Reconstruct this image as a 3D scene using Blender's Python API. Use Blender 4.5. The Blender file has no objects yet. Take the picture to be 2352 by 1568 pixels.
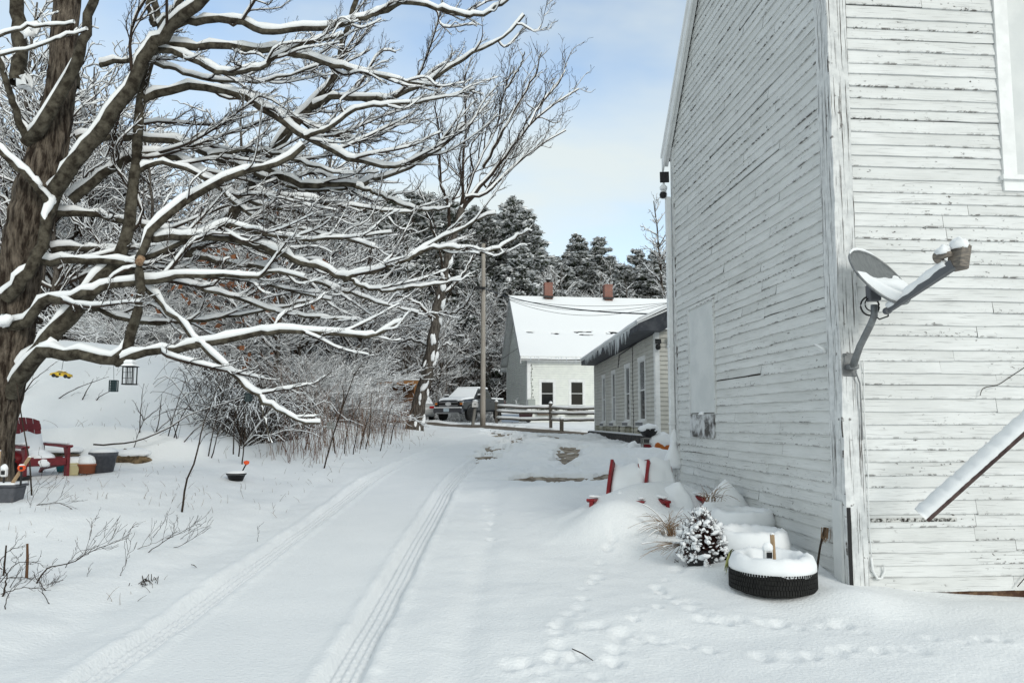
import bpy, math, random
import numpy as np
from mathutils import Vector
R = math.radians
scn = bpy.context.scene
COL = scn.collection
rng = np.random.default_rng(7)
random.seed(7)

# ---------------------------------------------------------------- camera, sky, sun, exposure
F = 1700.0; SH = 31.0; PITCH = math.atan(150 / 1700); CAMZ = 1.55
cd = bpy.data.cameras.new('camera'); cam = bpy.data.objects.new('camera', cd); COL.objects.link(cam)
cam.location = (0, 0, CAMZ); cam.rotation_euler = (math.pi / 2 + PITCH, 0, 0)
cd.sensor_width = 36; cd.lens = 36 * F / 2352; cd.shift_y = SH / 2352
cd.clip_start = 0.05; cd.clip_end = 3000
scn.camera = cam

SUN_EL = 27; SUN_AZ = 150           # degrees; azimuth clockwise from +Y: behind the camera, to the right
w = bpy.data.worlds.new('World'); scn.world = w; w.use_nodes = True
nt = w.node_tree; nt.nodes.clear()
def wn(t, **k):
    n = nt.nodes.new(t)
    for a, b in k.items(): setattr(n, a, b)
    return n
sky = wn('ShaderNodeTexSky', sky_type='NISHITA', sun_disc=False, sun_elevation=R(SUN_EL), sun_rotation=R(SUN_AZ))
sky.altitude = 200; sky.air_density = 1.0; sky.dust_density = 0.6; sky.ozone_density = 1.6
tc = wn('ShaderNodeTexCoord')
mp = wn('ShaderNodeMapping'); mp.inputs['Scale'].default_value = (1.0, 1.0, 2.6)
nz = wn('ShaderNodeTexNoise'); nz.inputs['Scale'].default_value = 1.9; nz.inputs['Detail'].default_value = 5; nz.inputs['Roughness'].default_value = 0.5
nz.inputs['Distortion'].default_value = 0.25
mp.inputs['Location'].default_value = (0.35, 1.2, 0.4)
cr = wn('ShaderNodeValToRGB'); cr.color_ramp.elements[0].position = 0.36; cr.color_ramp.elements[1].position = 0.66; cr.color_ramp.elements[0].color = (.12, .12, .12, 1)
sx = wn('ShaderNodeSeparateXYZ')
hz = wn('ShaderNodeMapRange'); hz.inputs[1].default_value = 0.04; hz.inputs[2].default_value = 0.42; hz.inputs[3].default_value = 0.92; hz.inputs[4].default_value = 0.05
mx = wn('ShaderNodeMath', operation='MAXIMUM'); ml = wn('ShaderNodeMath', operation='MULTIPLY'); ml.inputs[1].default_value = 0.86
mixc = wn('ShaderNodeMixRGB'); mixc.inputs[2].default_value = (7.75, 8.25, 7.85, 1)
bl = wn('ShaderNodeMixRGB', blend_type='MULTIPLY'); bl.inputs[0].default_value = 1; bl.inputs[2].default_value = (2.3, 2.35, 2.25, 1)
bg = wn('ShaderNodeBackground'); bg.inputs[1].default_value = 0.095
out = wn('ShaderNodeOutputWorld')
L = nt.links.new
L(tc.outputs['Generated'], mp.inputs[0]); L(mp.outputs[0], nz.inputs['Vector']); L(nz.outputs[0], cr.inputs[0])
L(tc.outputs['Generated'], sx.inputs[0]); L(sx.outputs[2], hz.inputs[0])
bk = wn('ShaderNodeMapRange'); bk.inputs[1].default_value = 0.35; bk.inputs[2].default_value = -0.15; bk.inputs[3].default_value = 0; bk.inputs[4].default_value = 1
mx2 = wn('ShaderNodeMath', operation='MAXIMUM')
L(sx.outputs[1], bk.inputs[0]); L(bk.outputs[0], mx2.inputs[1])     # extra cloud added out of view behind the camera to brighten and neutralise snow
L(cr.outputs[0], mx.inputs[0]); L(hz.outputs[0], mx.inputs[1]); L(mx.outputs[0], mx2.inputs[0]); L(mx2.outputs[0], ml.inputs[0]); L(ml.outputs[0], mixc.inputs[0])
L(sky.outputs[0], bl.inputs[1]); L(bl.outputs[0], mixc.inputs[1]); L(mixc.outputs[0], bg.inputs[0]); L(bg.outputs[0], out.inputs[0])

sd = bpy.data.lights.new('sun', 'SUN'); so = bpy.data.objects.new('sun', sd); COL.objects.link(so)
sd.energy = 1.35; sd.angle = R(16); sd.color = (1.0, 0.985, 0.93)
so.rotation_euler = (R(90 - SUN_EL), 0, R(180 - SUN_AZ)); so.location = (0, 0, 30)
scn.view_settings.view_transform = 'Standard'; scn.view_settings.look = 'None'
scn.view_settings.exposure = 0.19; scn.view_settings.gamma = 1.0
scn.render.engine = 'CYCLES'

# ---------------------------------------------------------------- helpers
CA, SA = math.cos(PITCH), math.sin(PITCH)
def ray(x, y):
    cx = (x - 1176) / F; cy = (784 - y + SH) / F
    return np.array([cx, CA - SA * cy, SA + CA * cy])
def at(x, y, Y):
    d = ray(x, y); t = Y / d[1]
    return np.array([d[0] * t, Y, CAMZ + d[2] * t])

def sm(a, b, x):
    t = np.clip((x - a) / (b - a), 0, 1); return t * t * (3 - 2 * t)
_tab = np.random.default_rng(3).random((256, 256))
def vnoise(x, y, s=1.0, o=0):
    x = np.asarray(x) / s + 57.3 + o * 17.7; y = np.asarray(y) / s + 91.7 + o * 9.1
    xi = np.floor(x).astype(int); yi = np.floor(y).astype(int); fx = x - xi; fy = y - yi
    fx = fx * fx * (3 - 2 * fx); fy = fy * fy * (3 - 2 * fy)
    g = lambda a, b: _tab[a & 255, b & 255]
    return (g(xi, yi) * (1 - fx) + g(xi + 1, yi) * fx) * (1 - fy) + (g(xi, yi + 1) * (1 - fx) + g(xi + 1, yi + 1) * fx) * fy - 0.5

def mesh_np(name, v, faces):
    """faces: list of int arrays (M,k)"""
    me = bpy.data.meshes.new(name)
    v = np.asarray(v, dtype=np.float32).reshape(-1, 3)
    me.vertices.add(len(v)); me.vertices.foreach_set('co', v.ravel())
    li = []; st = []; off = 0
    for f in faces:
        f = np.asarray(f, dtype=np.int32)
        if f.size == 0: continue
        li.append(f.ravel()); st.append(off + np.arange(len(f), dtype=np.int32) * f.shape[1]); off += f.size
    li = np.concatenate(li); st = np.concatenate(st)
    me.loops.add(len(li)); me.loops.foreach_set('vertex_index', li)
    me.polygons.add(len(st)); me.polygons.foreach_set('loop_start', st)
    me.update(calc_edges=True)
    return me

class MB:
    """mesh builder collecting world-space shapes"""
    def __init__(s): s.v = []; s.f = []; s.n = 0; s.uv = []
    def add(s, v, f):
        v = np.asarray(v, float).reshape(-1, 3); s.v.append(v)
        for q in f: s.f.append([i + s.n for i in q])
        s.n += len(v); return s
    def addnp(s, v, fa):
        v = np.asarray(v, float).reshape(-1, 3); s.v.append(v); s.f.extend((np.asarray(fa) + s.n).tolist()); s.n += len(v); return s
    def box(s, c, d, rz=0, rx=0, ry=0, taper=1.0, bev=0.0):
        hx, hy, hzz = d[0] / 2, d[1] / 2, d[2] / 2
        if bev > 0:
            b = min(bev, hx * .9, hy * .9, hzz * .9); rings = []
            for z, i in ((-hzz, b), (-hzz + b, 0), (hzz - b, 0), (hzz, b)):
                t = taper if z > 0 else 1
                x1, y1 = (hx - i) * t, (hy - i) * t; bb = b * .6 if i == 0 else 0.0
                x0, y0 = x1 - max(bb, 1e-4), y1 - max(bb, 1e-4)
                rings.append([(-x0, -y1, z), (x0, -y1, z), (x1, -y0, z), (x1, y0, z), (x0, y1, z), (-x0, y1, z), (-x1, y0, z), (-x1, -y0, z)])
            v = np.array(rings).reshape(-1, 3); f = [list(range(7, -1, -1)), list(range(24, 32))]
            for r in range(3):
                for k in range(8): f.append([r * 8 + k, r * 8 + (k + 1) % 8, r * 8 + 8 + (k + 1) % 8, r * 8 + 8 + k])
        else:
            t = taper
            v = np.array([(-hx, -hy, -hzz), (hx, -hy, -hzz), (hx, hy, -hzz), (-hx, hy, -hzz), (-hx * t, -hy * t, hzz), (hx * t, -hy * t, hzz), (hx * t, hy * t, hzz), (-hx * t, hy * t, hzz)])
            f = [[3, 2, 1, 0], [4, 5, 6, 7], [0, 1, 5, 4], [1, 2, 6, 5], [2, 3, 7, 6], [3, 0, 4, 7]]
        v = rot(v, rx, ry, rz) + np.asarray(c, float)
        return s.add(v, f)
    def tube(s, pts, r, k=8, cap=True, sq=1.0):
        pts = np.asarray(pts, float); n = len(pts); r = np.broadcast_to(np.asarray(r, float), (n,))
        V = tube_v(pts[None], r[None], k)[0]
        s_ = V.reshape(-1, 3); f = []
        for i in range(n - 1):
            for j in range(k): f.append([i * k + j, i * k + (j + 1) % k, (i + 1) * k + (j + 1) % k, (i + 1) * k + j])
        if cap: f.append(list(range(k - 1, -1, -1))); f.append([(n - 1) * k + j for j in range(k)])
        return s.add(s_, f)
    def lathe(s, c, prof, k=24, sx=1, sy=1, rx=0, ry=0, rz=0, cap=True):
        a = np.arange(k) * 2 * np.pi / k; v = []
        for r, z in prof:
            v.append(np.stack([r * np.cos(a) * sx, r * np.sin(a) * sy, np.full(k, z)], 1))
        v = np.concatenate(v); f = []; n = len(prof)
        for i in range(n - 1):
            for j in range(k): f.append([i * k + j, i * k + (j + 1) % k, (i + 1) * k + (j + 1) % k, (i + 1) * k + j])
        if cap: f.append(list(range(k - 1, -1, -1))); f.append([(n - 1) * k + j for j in range(k)])
        return s.add(rot(v, rx, ry, rz) + np.asarray(c, float), f)
    def prism(s, poly, d, origin=(0, 0, 0), ax=((1, 0, 0), (0, 0, 1), (0, 1, 0))):
        """poly in (a,b); extruded d along third axis, centred"""
        A, B, C = (np.array(q, float) for q in ax); p = np.asarray(poly, float); n = len(p); o = np.asarray(origin, float)
        base = p[:, :1] * A + p[:, 1:2] * B
        v = np.concatenate([base - C * d / 2, base + C * d / 2]) + o
        f = [list(range(n)), list(range(2 * n - 1, n - 1, -1))] + [[i, n + i, n + (i + 1) % n, (i + 1) % n] for i in range(n)]
        return s.add(v, f)
    def quad(s, a, b, c, d): return s.add([a, b, c, d], [[0, 1, 2, 3]])

def rot(v, rx=0, ry=0, rz=0):
    v = np.asarray(v, float)
    if rx: c, s_ = math.cos(rx), math.sin(rx); v = v @ np.array([[1, 0, 0], [0, c, s_], [0, -s_, c]])
    if ry: c, s_ = math.cos(ry), math.sin(ry); v = v @ np.array([[c, 0, -s_], [0, 1, 0], [s_, 0, c]])
    if rz: c, s_ = math.cos(rz), math.sin(rz); v = v @ np.array([[c, s_, 0], [-s_, c, 0], [0, 0, 1]])
    return v

def frames(P):
    T = np.gradient(P, axis=1); T /= np.linalg.norm(T, axis=2, keepdims=True) + 1e-9
    m = T.mean(1, keepdims=True); up = np.where(np.abs(m[..., 2:3]) > 0.93, np.array([0., -1., 0.2]), np.array([0., 0., 1.]))
    Sd = np.cross(T, np.broadcast_to(up, T.shape)); Sd /= np.linalg.norm(Sd, axis=2, keepdims=True) + 1e-9
    N = np.cross(Sd, T); return T, Sd, N
def tube_v(P, r, k):
    T, Sd, N = frames(P); a = np.arange(k) * 2 * np.pi / k
    return P[:, :, None] + r[:, :, None, None] * (np.cos(a)[None, None, :, None] * Sd[:, :, None] + np.sin(a)[None, None, :, None] * N[:, :, None])

class Branches:
    """batches of tapered polylines -> bark tubes and snow caps"""
    def __init__(s): s.b = {}
    def add(s, P, r, snow=1.0):
        P = np.asarray(P, float); s.b.setdefault(len(P), []).append((P, np.asarray(r, float), snow))
    def bark(s, k=5, kmin=3, thin=0.012):
        vs, fs, off = [], [], 0
        for n, L_ in s.b.items():
            for thick in (True, False):
                S_ = [q for q in L_ if (q[1].max() >= thin) == thick]
                if not S_: continue
                kk = k if thick else kmin
                P = np.stack([q[0] for q in S_]); r = np.stack([q[1] for q in S_])
                V = tube_v(P, r, kk); B = len(S_)
                vs.append(V.reshape(-1, 3)); fs.append(grid_faces(B, n, kk) + off); off += B * n * kk
        return vs, fs
    def snow(s, s0=0.03, k=5, wmin=0.006, rel=0.5, seed=1):
        rg = np.random.default_rng(seed); vs, fs, off = [], [], 0
        for n, L_ in s.b.items():
            L_ = [q for q in L_ if q[2] > 0.02]
            if not L_: continue
            P = np.stack([q[0] for q in L_]); r = np.stack([q[1] for q in L_]); am = np.array([q[2] for q in L_])[:, None]
            T, Sd, N = frames(P); h = np.sqrt(np.clip(1 - T[..., 2] ** 2, 0, 1))
            fac = sm(0.22, 0.72, h) * am * (0.8 + 0.4 * rg.random(h.shape))
            fac *= np.where(rg.random(h.shape) < 0.06, 0.35, 1)
            s_ = np.minimum(s0, rel * r + s0 * .36) * fac
            hw = np.maximum(0.88 * r, wmin + .22 * s_) * np.clip(fac * 2.0, 0.02, 1); hh = (0.3 * r + s_ * 0.5)
            hh = hh * np.clip(fac * 3, 0.02, 1)
            c = P + N * (r * 0.7 + s_ * 0.5)[..., None]
            a = np.arange(k) * 2 * np.pi / k + np.pi / 2
            V = c[:, :, None] + hw[:, :, None, None] * np.cos(a)[None, None, :, None] * Sd[:, :, None] + hh[:, :, None, None] * np.sin(a)[None, None, :, None] * N[:, :, None]
            B = len(L_); vs.append(V.reshape(-1, 3)); fs.append(grid_faces(B, n, k) + off); off += B * n * k
        return vs, fs
def grid_faces(B, n, k):
    b = np.arange(B)[:, None, None] * n * k; i = np.arange(n - 1)[None, :, None] * k; j = np.arange(k)[None, None, :]; j2 = (j + 1) % k
    return np.stack([b + i + j, b + i + j2, b + i + k + j2, b + i + k + j], -1).reshape(-1, 4)

def smooth(o):
    o.data.polygons.foreach_set('use_smooth', np.ones(len(o.data.polygons), bool)); return o
def thing(name, label, cat, loc=(0, 0, 0), group=None, rz=0):
    o = bpy.data.objects.new(name, None); COL.objects.link(o); o.location = loc; o.rotation_euler = (0, 0, rz)
    o.empty_display_size = 0.2; o['label'] = label; o['category'] = cat
    if group: o['group'] = group
    return o
def base_of(p):
    v = Vector((0, 0, 0))
    while p is not None: v += p.location; p = p.parent
    return np.array(v)
def obj(name, mb, mat, parent=None, shade=False, label=None):
    """mb: MB or (vs, fs) numpy lists, in world coordinates"""
    if isinstance(mb, MB):
        v = np.concatenate(mb.v)
        if parent is not None: v = v - base_of(parent)
        me = bpy.data.meshes.new(name); me.from_pydata(v.tolist(), [], mb.f); me.update()
    else:
        v = np.concatenate(mb[0])
        if parent is not None: v = v - base_of(parent)
        me = mesh_np(name, v, mb[1])
    o = bpy.data.objects.new(name, me); COL.objects.link(o)
    for m in (mat if isinstance(mat, (list, tuple)) else [mat]): me.materials.append(m)
    if parent is not None: o.parent = parent
    o.data.polygons.foreach_set('use_smooth', np.full(len(o.data.polygons), bool(shade)))
    if label: o['label'] = label
    return o
def tag(o, label, cat, group=None):
    o['label'] = label; o['category'] = cat
    if group: o['group'] = group
    return o
def copy_tree(o, parent=None):
    c = o.copy(); COL.objects.link(c); c.parent = parent
    for ch in o.children: copy_tree(ch, c)
    return c

# ---------------------------------------------------------------- materials
def mat(name, col, rough=0.7, col2=None, nscale=8.0, stretch=(1, 1, 1), bump=0.0, bscale=None, metal=0.0, lo=0.4, hi=0.6, detail=5, spec=0.3, coord='Object', bdist=0.01):
    m = bpy.data.materials.new(name); m.use_nodes = True; t = m.node_tree; b = t.nodes['Principled BSDF']
    b.inputs['Base Color'].default_value = (*col, 1); b.inputs['Roughness'].default_value = rough; b.inputs['Metallic'].default_value = metal
    b.inputs['Specular IOR Level'].default_value = spec
    if col2 is not None or bump:
        c = t.nodes.new('ShaderNodeTexCoord'); p = t.nodes.new('ShaderNodeMapping'); p.inputs['Scale'].default_value = stretch
        t.links.new(c.outputs[coord], p.inputs[0])
    if col2 is not None:
        n = t.nodes.new('ShaderNodeTexNoise'); n.inputs['Scale'].default_value = nscale; n.inputs['Detail'].default_value = detail; n.inputs['Roughness'].default_value = 0.6
        r = t.nodes.new('ShaderNodeValToRGB'); r.color_ramp.elements[0].position = lo; r.color_ramp.elements[1].position = hi
        r.color_ramp.elements[0].color = (*col, 1); r.color_ramp.elements[1].color = (*col2, 1)
        t.links.new(p.outputs[0], n.inputs['Vector']); t.links.new(n.outputs[0], r.inputs[0]); t.links.new(r.outputs[0], b.inputs['Base Color'])
    if bump:
        n2 = t.nodes.new('ShaderNodeTexNoise'); n2.inputs['Scale'].default_value = bscale or nscale; n2.inputs['Detail'].default_value = 6
        bm_ = t.nodes.new('ShaderNodeBump'); bm_.inputs['Strength'].default_value = bump; bm_.inputs['Distance'].default_value = bdist
        t.links.new(p.outputs[0], n2.inputs['Vector']); t.links.new(n2.outputs[0], bm_.inputs['Height']); t.links.new(bm_.outputs[0], b.inputs['Normal'])
    return m
SNOWC = (0.80, 0.815, 0.83)
M_SNOW = mat('snow', SNOWC, 0.75, bump=0.5, bscale=60, bdist=0.004, spec=0.15)
M_BSNOW = mat('branch_snow', (0.84, 0.85, 0.86), 0.8, bump=0.4, bscale=30, bdist=0.01, spec=0.1)
M_BARK = mat('maple_bark', (0.028, 0.020, 0.015), 0.9, (0.17, 0.14, 0.11), 7, (2.2, 2.2, 0.5), bump=1.0, bscale=14, bdist=0.09, lo=.40, hi=.64, spec=.1)
M_LIMB = mat('limb_bark', (0.028, 0.023, 0.017), 0.9, (0.105, 0.094, 0.072), 9, (1, 1, 1), bump=0.8, bscale=28, bdist=0.02, lo=.38, hi=.66, spec=.1)
M_TWIG = mat('twig_bark', (0.026, 0.019, 0.015), 0.9, (0.056, 0.042, 0.033), 4, spec=.1)
M_TRUNK = mat('forest_bark', (0.05, 0.042, 0.036), 0.9, (0.13, 0.115, 0.10), 6, (3, 3, .6), bump=.6, bscale=14, bdist=.03, spec=.1)
M_BLACK = mat('black_plastic', (0.012, 0.012, 0.013), 0.45)
M_WHITE = mat('white_trim', (0.78, 0.79, 0.79), 0.5, (0.70, 0.71, 0.71), 5)
M_GLASS = mat('dark_glass', (0.010, 0.011, 0.012), 0.1, spec=0.3)
M_RED = mat('red_plastic', (0.23, 0.012, 0.016), 0.45, (0.17, 0.008, 0.012), 10)
M_WOOD = mat('stake_wood', (0.42, 0.30, 0.18), 0.8, (0.30, 0.20, 0.12), 12, (8, 8, 1))
# ---------------------------------------------------------------- terrain
_Y = np.array([-30, 0, 4.4, 6.8, 9, 12.6, 15, 18, 22, 27, 32, 36, 40, 44, 60, 80, 110, 160, 400])
_Z = np.array([-.9, -.25, -.08, .0, .13, .36, .55, .76, .90, .98, 1.02, 1.08, 1.25, 1.34, 1.6, 4.5, 9.5, 17, 40])
_yy = np.linspace(-30, 400, 4301); _zz = np.interp(_yy, _Y, _Z); _k = np.ones(21) / 21
_zz = np.convolve(np.pad(_zz, 10, 'edge'), _k, 'valid')
def xc(Y): return 0.9 * sm(13, 22, Y) + 0.5 * sm(20, 30, Y)
MOUNDS = []          # (x, y, rx, ry, h)
def Xb(Y): return np.interp(Y, [10, 13.4, 16, 20, 30, 36, 42, 60], [-5.3, -5.4, -5.4, -5.2, -5.6, -6.6, -9.0, -12])
def H0(X, Y):
    """ground before fine relief"""
    X = np.asarray(X, float); Y = np.asarray(Y, float)
    z = np.interp(Y, _yy, _zz)
    z = z + 0.2 * sm(-4.0, -5.8, X) * sm(7, 9.5, Y) * sm(20, 14, Y) + .12 * sm(-3.3, -4.6, X) * sm(2, 6, Y)
    z = z + 0.14 * sm(1.2, 2.4, X) * sm(5.5, 8, Y) * sm(22, 16, Y)
    z = z - 0.06 * np.clip(X, -1.5, 4) * sm(24, 34, Y) * sm(48, 42, Y)
    dl = Xb(Y) - X; dy = Y - 13.7 - .1 * np.sin(X * 1.3)
    d = np.minimum(dl, dy); k = 1.2; h = np.clip(0.5 + 0.5 * (dl - dy) / k, 0, 1); d = dl * (1 - h) + dy * h - k * h * (1 - h)
    bank = 0.5 * sm(-.15, .35, d) + np.where(d > 0, 2.0 * sm(0.1, 4.6, d) + 0.10 * np.clip(d - 4, 0, 60), 0)
    bank = bank * (0.55 + .45 * sm(-4.5, -9, X)) * sm(78, 40, Y)
    return z + bank
def H(X, Y):
    z = H0(X, Y)
    for (mx_, my_, rx_, ry_, h_) in MOUNDS:
        z = z + h_ * np.exp(-(((X - mx_) / rx_) ** 2 + ((Y - my_) / ry_) ** 2))
    return z
def hz_(x, y): return float(H(np.array(x), np.array(y)))
def ground_at(x, y, lo=3.0, hi=140.0):
    """where the ray through photo point (x, y) first meets the ground"""
    Ys = np.linspace(lo, hi, 6000); d = ray(x, y); X = d[0] / d[1] * Ys; Z = CAMZ + d[2] / d[1] * Ys
    g = H(X, Ys) - Z; i = int(np.argmax(g > 0)); return np.array([X[i], Ys[i], H(X[i], Ys[i])])

MOUNDS += [(5.0, 6.9, 1.4, .40, -.19), (1.45, 9.75, .72, .50, .40), (1.25, 9.05, .55, .42, .34), (2.2, 10.1, .6, .5, .30), (2.1, 8.9, .7, .6, .07), (2.35, 7.6, .5, .7, .05), (2.9, 6.4, .3, .3, .09), (2.85, 12.4, .35, .4, .2),
           (3.1, 16.6, .5, .5, .18), (-7.6, 13.9, 1.6, .45, .25), (1.0, 12.3, 1.6, .5, .16), (.9, 20, 1.2, .7, .12), (3.3, 6.0, .5, .35, -.03)]
for _i in range(26):
    a_ = rng.random(); MOUNDS.append((rng.uniform(-1.2, 3.4), rng.uniform(14.5, 31), rng.uniform(.15, .6), rng.uniform(.12, .5), rng.uniform(.03, .12)))
for _i in range(14):
    MOUNDS.append((rng.uniform(-1.5, 3.6), rng.uniform(30, 33.5), rng.uniform(.2, .5), rng.uniform(.2, .5), rng.uniform(.02, .06)))

ROAD = [(-60, 66), (-30, 54), (-14, 46.5), (-8, 43.2), (-4, 40.3), (0, 38.2), (4, 36.9), (10, 36), (25, 35), (70, 38)]
def road_d(X, Y):
    c = np.interp(X, [p[0] for p in ROAD], [p[1] for p in ROAD]); return Y - c
def bare(X, Y):
    """1 where tyres and the plough have worn the snow through"""
    n = vnoise(X, Y, .5) + .6 * vnoise(X, Y, .2, 3) + .4 * vnoise(X, Y, .09, 5)
    m = sm(2.8, 2.2, np.abs(road_d(X, Y)) + .5 * n)
    def patch(cx, cy, rx, ry, t=.55, a=0):
        dx = (X - cx) * math.cos(a) + (Y - cy) * math.sin(a); dy = -(X - cx) * math.sin(a) + (Y - cy) * math.cos(a)
        return sm(t + .25, t - .1, (dx / rx) ** 2 + (dy / ry) ** 2 + n * 1.3)
    m = np.maximum(m, patch(1.75, 14.1, 1.9, .55)); m = np.maximum(m, patch(1.45, 18.6, .42, 3.2, .6, -.1) * .9)
    m = np.maximum(m, patch(2.9, 13.7, .8, .4))
    m = np.maximum(m, patch(-.25, 21.2, .42, 4.2, 1.0, -.10) * sm(-.55, -.15, vnoise(X, Y, .22, 9) + .45 * np.sin(Y * 5.2 + X * 2)))
    m = np.maximum(m, patch(-.6, 30.5, .6, 5, .7, .1)); m = np.maximum(m, patch(1.1, 29, .5, 5.2, .7, .15))
    m = np.maximum(m, patch(.1, 25, .3, 3.4, .35, -.12))
    return m
def relief(X, Y):
    u = X - xc(Y)
    near = sm(34, 14, Y)
    z = 0.06 * vnoise(X, Y, 1.4) + .034 * vnoise(X, Y, .55, 1) + .013 * vnoise(X, Y, .2, 2) + .005 * vnoise(X, Y, .08, 12)
    rt = sm(1.1, .7, np.abs(u + 1.87))                       # smooth between the wheel marks
    z = z * (1 - .75 * rt)
    z = z + .012 * vnoise(X * .7, Y * .35, .35, 4) * sm(-2.9, -3.3, X)
    lump = sm(-1.4, .2, X) * sm(4.6, 3.4, X) * sm(12.8, 15, Y) * sm(36, 30, Y)
    z = z + lump * (.10 * vnoise(X, Y, .42, 6) + .06 * vnoise(X, Y, .16, 7) + .03 * vnoise(X, Y, .07, 8))
    # ploughed and trodden bands
    z = z + .035 * np.exp(-((road_d(X, Y) - 3.0) / .5) ** 2) * (1 + 1.6 * vnoise(X, Y, .5, 2))
    # two fresh wheel marks with tread ribs, one older softened mark
    fade = sm(25, 15, Y)
    for c, dp in ((-2.66, .050), (-1.10, .056)):
        a = np.abs(u - c - .02 * np.sin(Y * .5)); wv = .02 * vnoise(X, Y, .3, 3)
        z = z - dp * fade * sm(.155 + wv, .105 + wv, a)
        z = z + .016 * fade * np.exp(-((a - .19) / .05) ** 2) * (1 + .8 * vnoise(X, Y, .12, 5))
        z = z + .011 * fade * np.cos(a * 2 * np.pi / .062) * sm(.13, .11, a) * (1 + .5 * np.sign(np.sin(Y * 2 * np.pi / .11 + np.round(a / .062) * 1.7)))
    z = z - .028 * sm(20, 12, Y) * np.exp(-((u + .30 + .05 * np.sin(Y * .4)) / .13) ** 2)
    z = z - .018 * sm(20, 12, Y) * np.exp(-((u + 3.35) / .2) ** 2) + .03 * np.exp(-((u + 3.75) / .3) ** 2) * sm(24, 10, Y)
    return z
PRINTS = []
_r = np.random.default_rng(11)
for (x0, y0, x1, y1, n) in ((1240, 1560, 1420, 1210, 20), (1380, 1540, 1560, 1290, 15), (1180, 1530, 1330, 1500, 7), (1120, 1250, 1130, 1120, 9), (1600, 1420, 1980, 1440, 12), (1500, 1340, 1650, 1420, 8), (1290, 1440, 1600, 1480, 12), (1760, 1500, 2300, 1470, 12)):
    for k in range(n):
        t = k / max(n - 1, 1); PRINTS.append((x0 + (x1 - x0) * t + _r.normal(0, 12), y0 + (y1 - y0) * t + _r.normal(0, 6), _r.uniform(.028, .06), _r.uniform(.016, .036)))
def build_ground():
    u = np.concatenate([-np.geomspace(300, 9.2, 60), np.arange(-9.0, -3.1, .05), np.arange(-3.1, -2.95, .03), np.arange(-2.95, -2.38, .0125), np.arange(-2.38, -1.4, .03), np.arange(-1.4, -.82, .0125),
                        np.arange(-.8, 4.6, .035), np.arange(4.6, 9, .15), np.geomspace(9, 300, 50)])
    y = np.concatenate([np.linspace(-30, 2.8, 30), 2.9 * np.exp(np.arange(0, math.log(46 / 2.9), .0048)), np.geomspace(46.4, 120, 90), np.geomspace(123, 900, 40)])
    U, Yg = np.meshgrid(u, y); X = U + xc(Yg); Z = H(X, Yg) + relief(X, Yg)
    for (px, py, r_, d_) in PRINTS:
        g = ground_at(px, py, 3, 15); q = (np.abs(X - g[0]) < .35) & (np.abs(Yg - g[1]) < .35)
        e = ((X[q] - g[0]) / r_) ** 2 + ((Yg[q] - g[1]) / (r_ * 1.5)) ** 2; Z[q] += -d_ * np.exp(-e) + d_ * .25 * np.exp(-((np.sqrt(e) - 1.6) ** 2) * 3)
    Z -= .13 * bare(X, Yg) * ((np.abs(X) < 40) & (Yg > 12) & (Yg < 70))
    n, m = X.shape; v = np.stack([X, Yg, Z], -1).reshape(-1, 3)
    i = (np.arange(n - 1)[:, None] * m + np.arange(m - 1)[None]).ravel(); f = np.stack([i, i + 1, i + 1 + m, i + m], 1)
    o = obj('ground', ([v], [f]), M_GROUND, None, True); o['kind'] = 'structure'
    return o
M_GROUND = mat('ground_snow', (.80, .81, .815), 0.8, (.75, .765, .775), 1.3, bump=0.9, bscale=38, bdist=0.010, spec=0.12, lo=.3, hi=.7)
# tracked dirt stains the snow where the driveway meets the road: sheets of asphalt lie just under the snow
M_ASPH = mat('wet_asphalt', (.075, .058, .042), 0.75, (.15, .12, .09), 6, bump=.6, bscale=60, bdist=.01)
M_MUD = mat('muddy_slush', (.13, .098, .066), 0.8, (.36, .31, .245), 5, bump=.8, bscale=30, bdist=.02, lo=.42, hi=.6)
def sheet(name, x0, x1, y0, y1, dx, dy, m, dz, edge=None):
    X, Yg = np.meshgrid(np.arange(x0, x1 + dx, dx), np.arange(y0, y1 + dy, dy)); 
    if edge is not None: Yg = edge(X, Yg)
    Z = H(X, Yg) + dz; n, k = X.shape
    i = (np.arange(n - 1)[:, None] * k + np.arange(k - 1)[None]).ravel(); f = np.stack([i, i + 1, i + 1 + k, i + k], 1)
    o = obj(name, ([np.stack([X, Yg, Z], -1).reshape(-1, 3)], [f]), m, None, True); o['kind'] = 'structure'; return o
build_ground()
sheet('road', -40, 40, -2.9, 2.9, .5, .29, M_ASPH, -.075, lambda X, Y: Y + np.interp(X, [p[0] for p in ROAD], [p[1] for p in ROAD]))
sheet('driveway', -1.2, 4.4, 12.6, 33.0, .2, .25, M_MUD, -.088)
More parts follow.
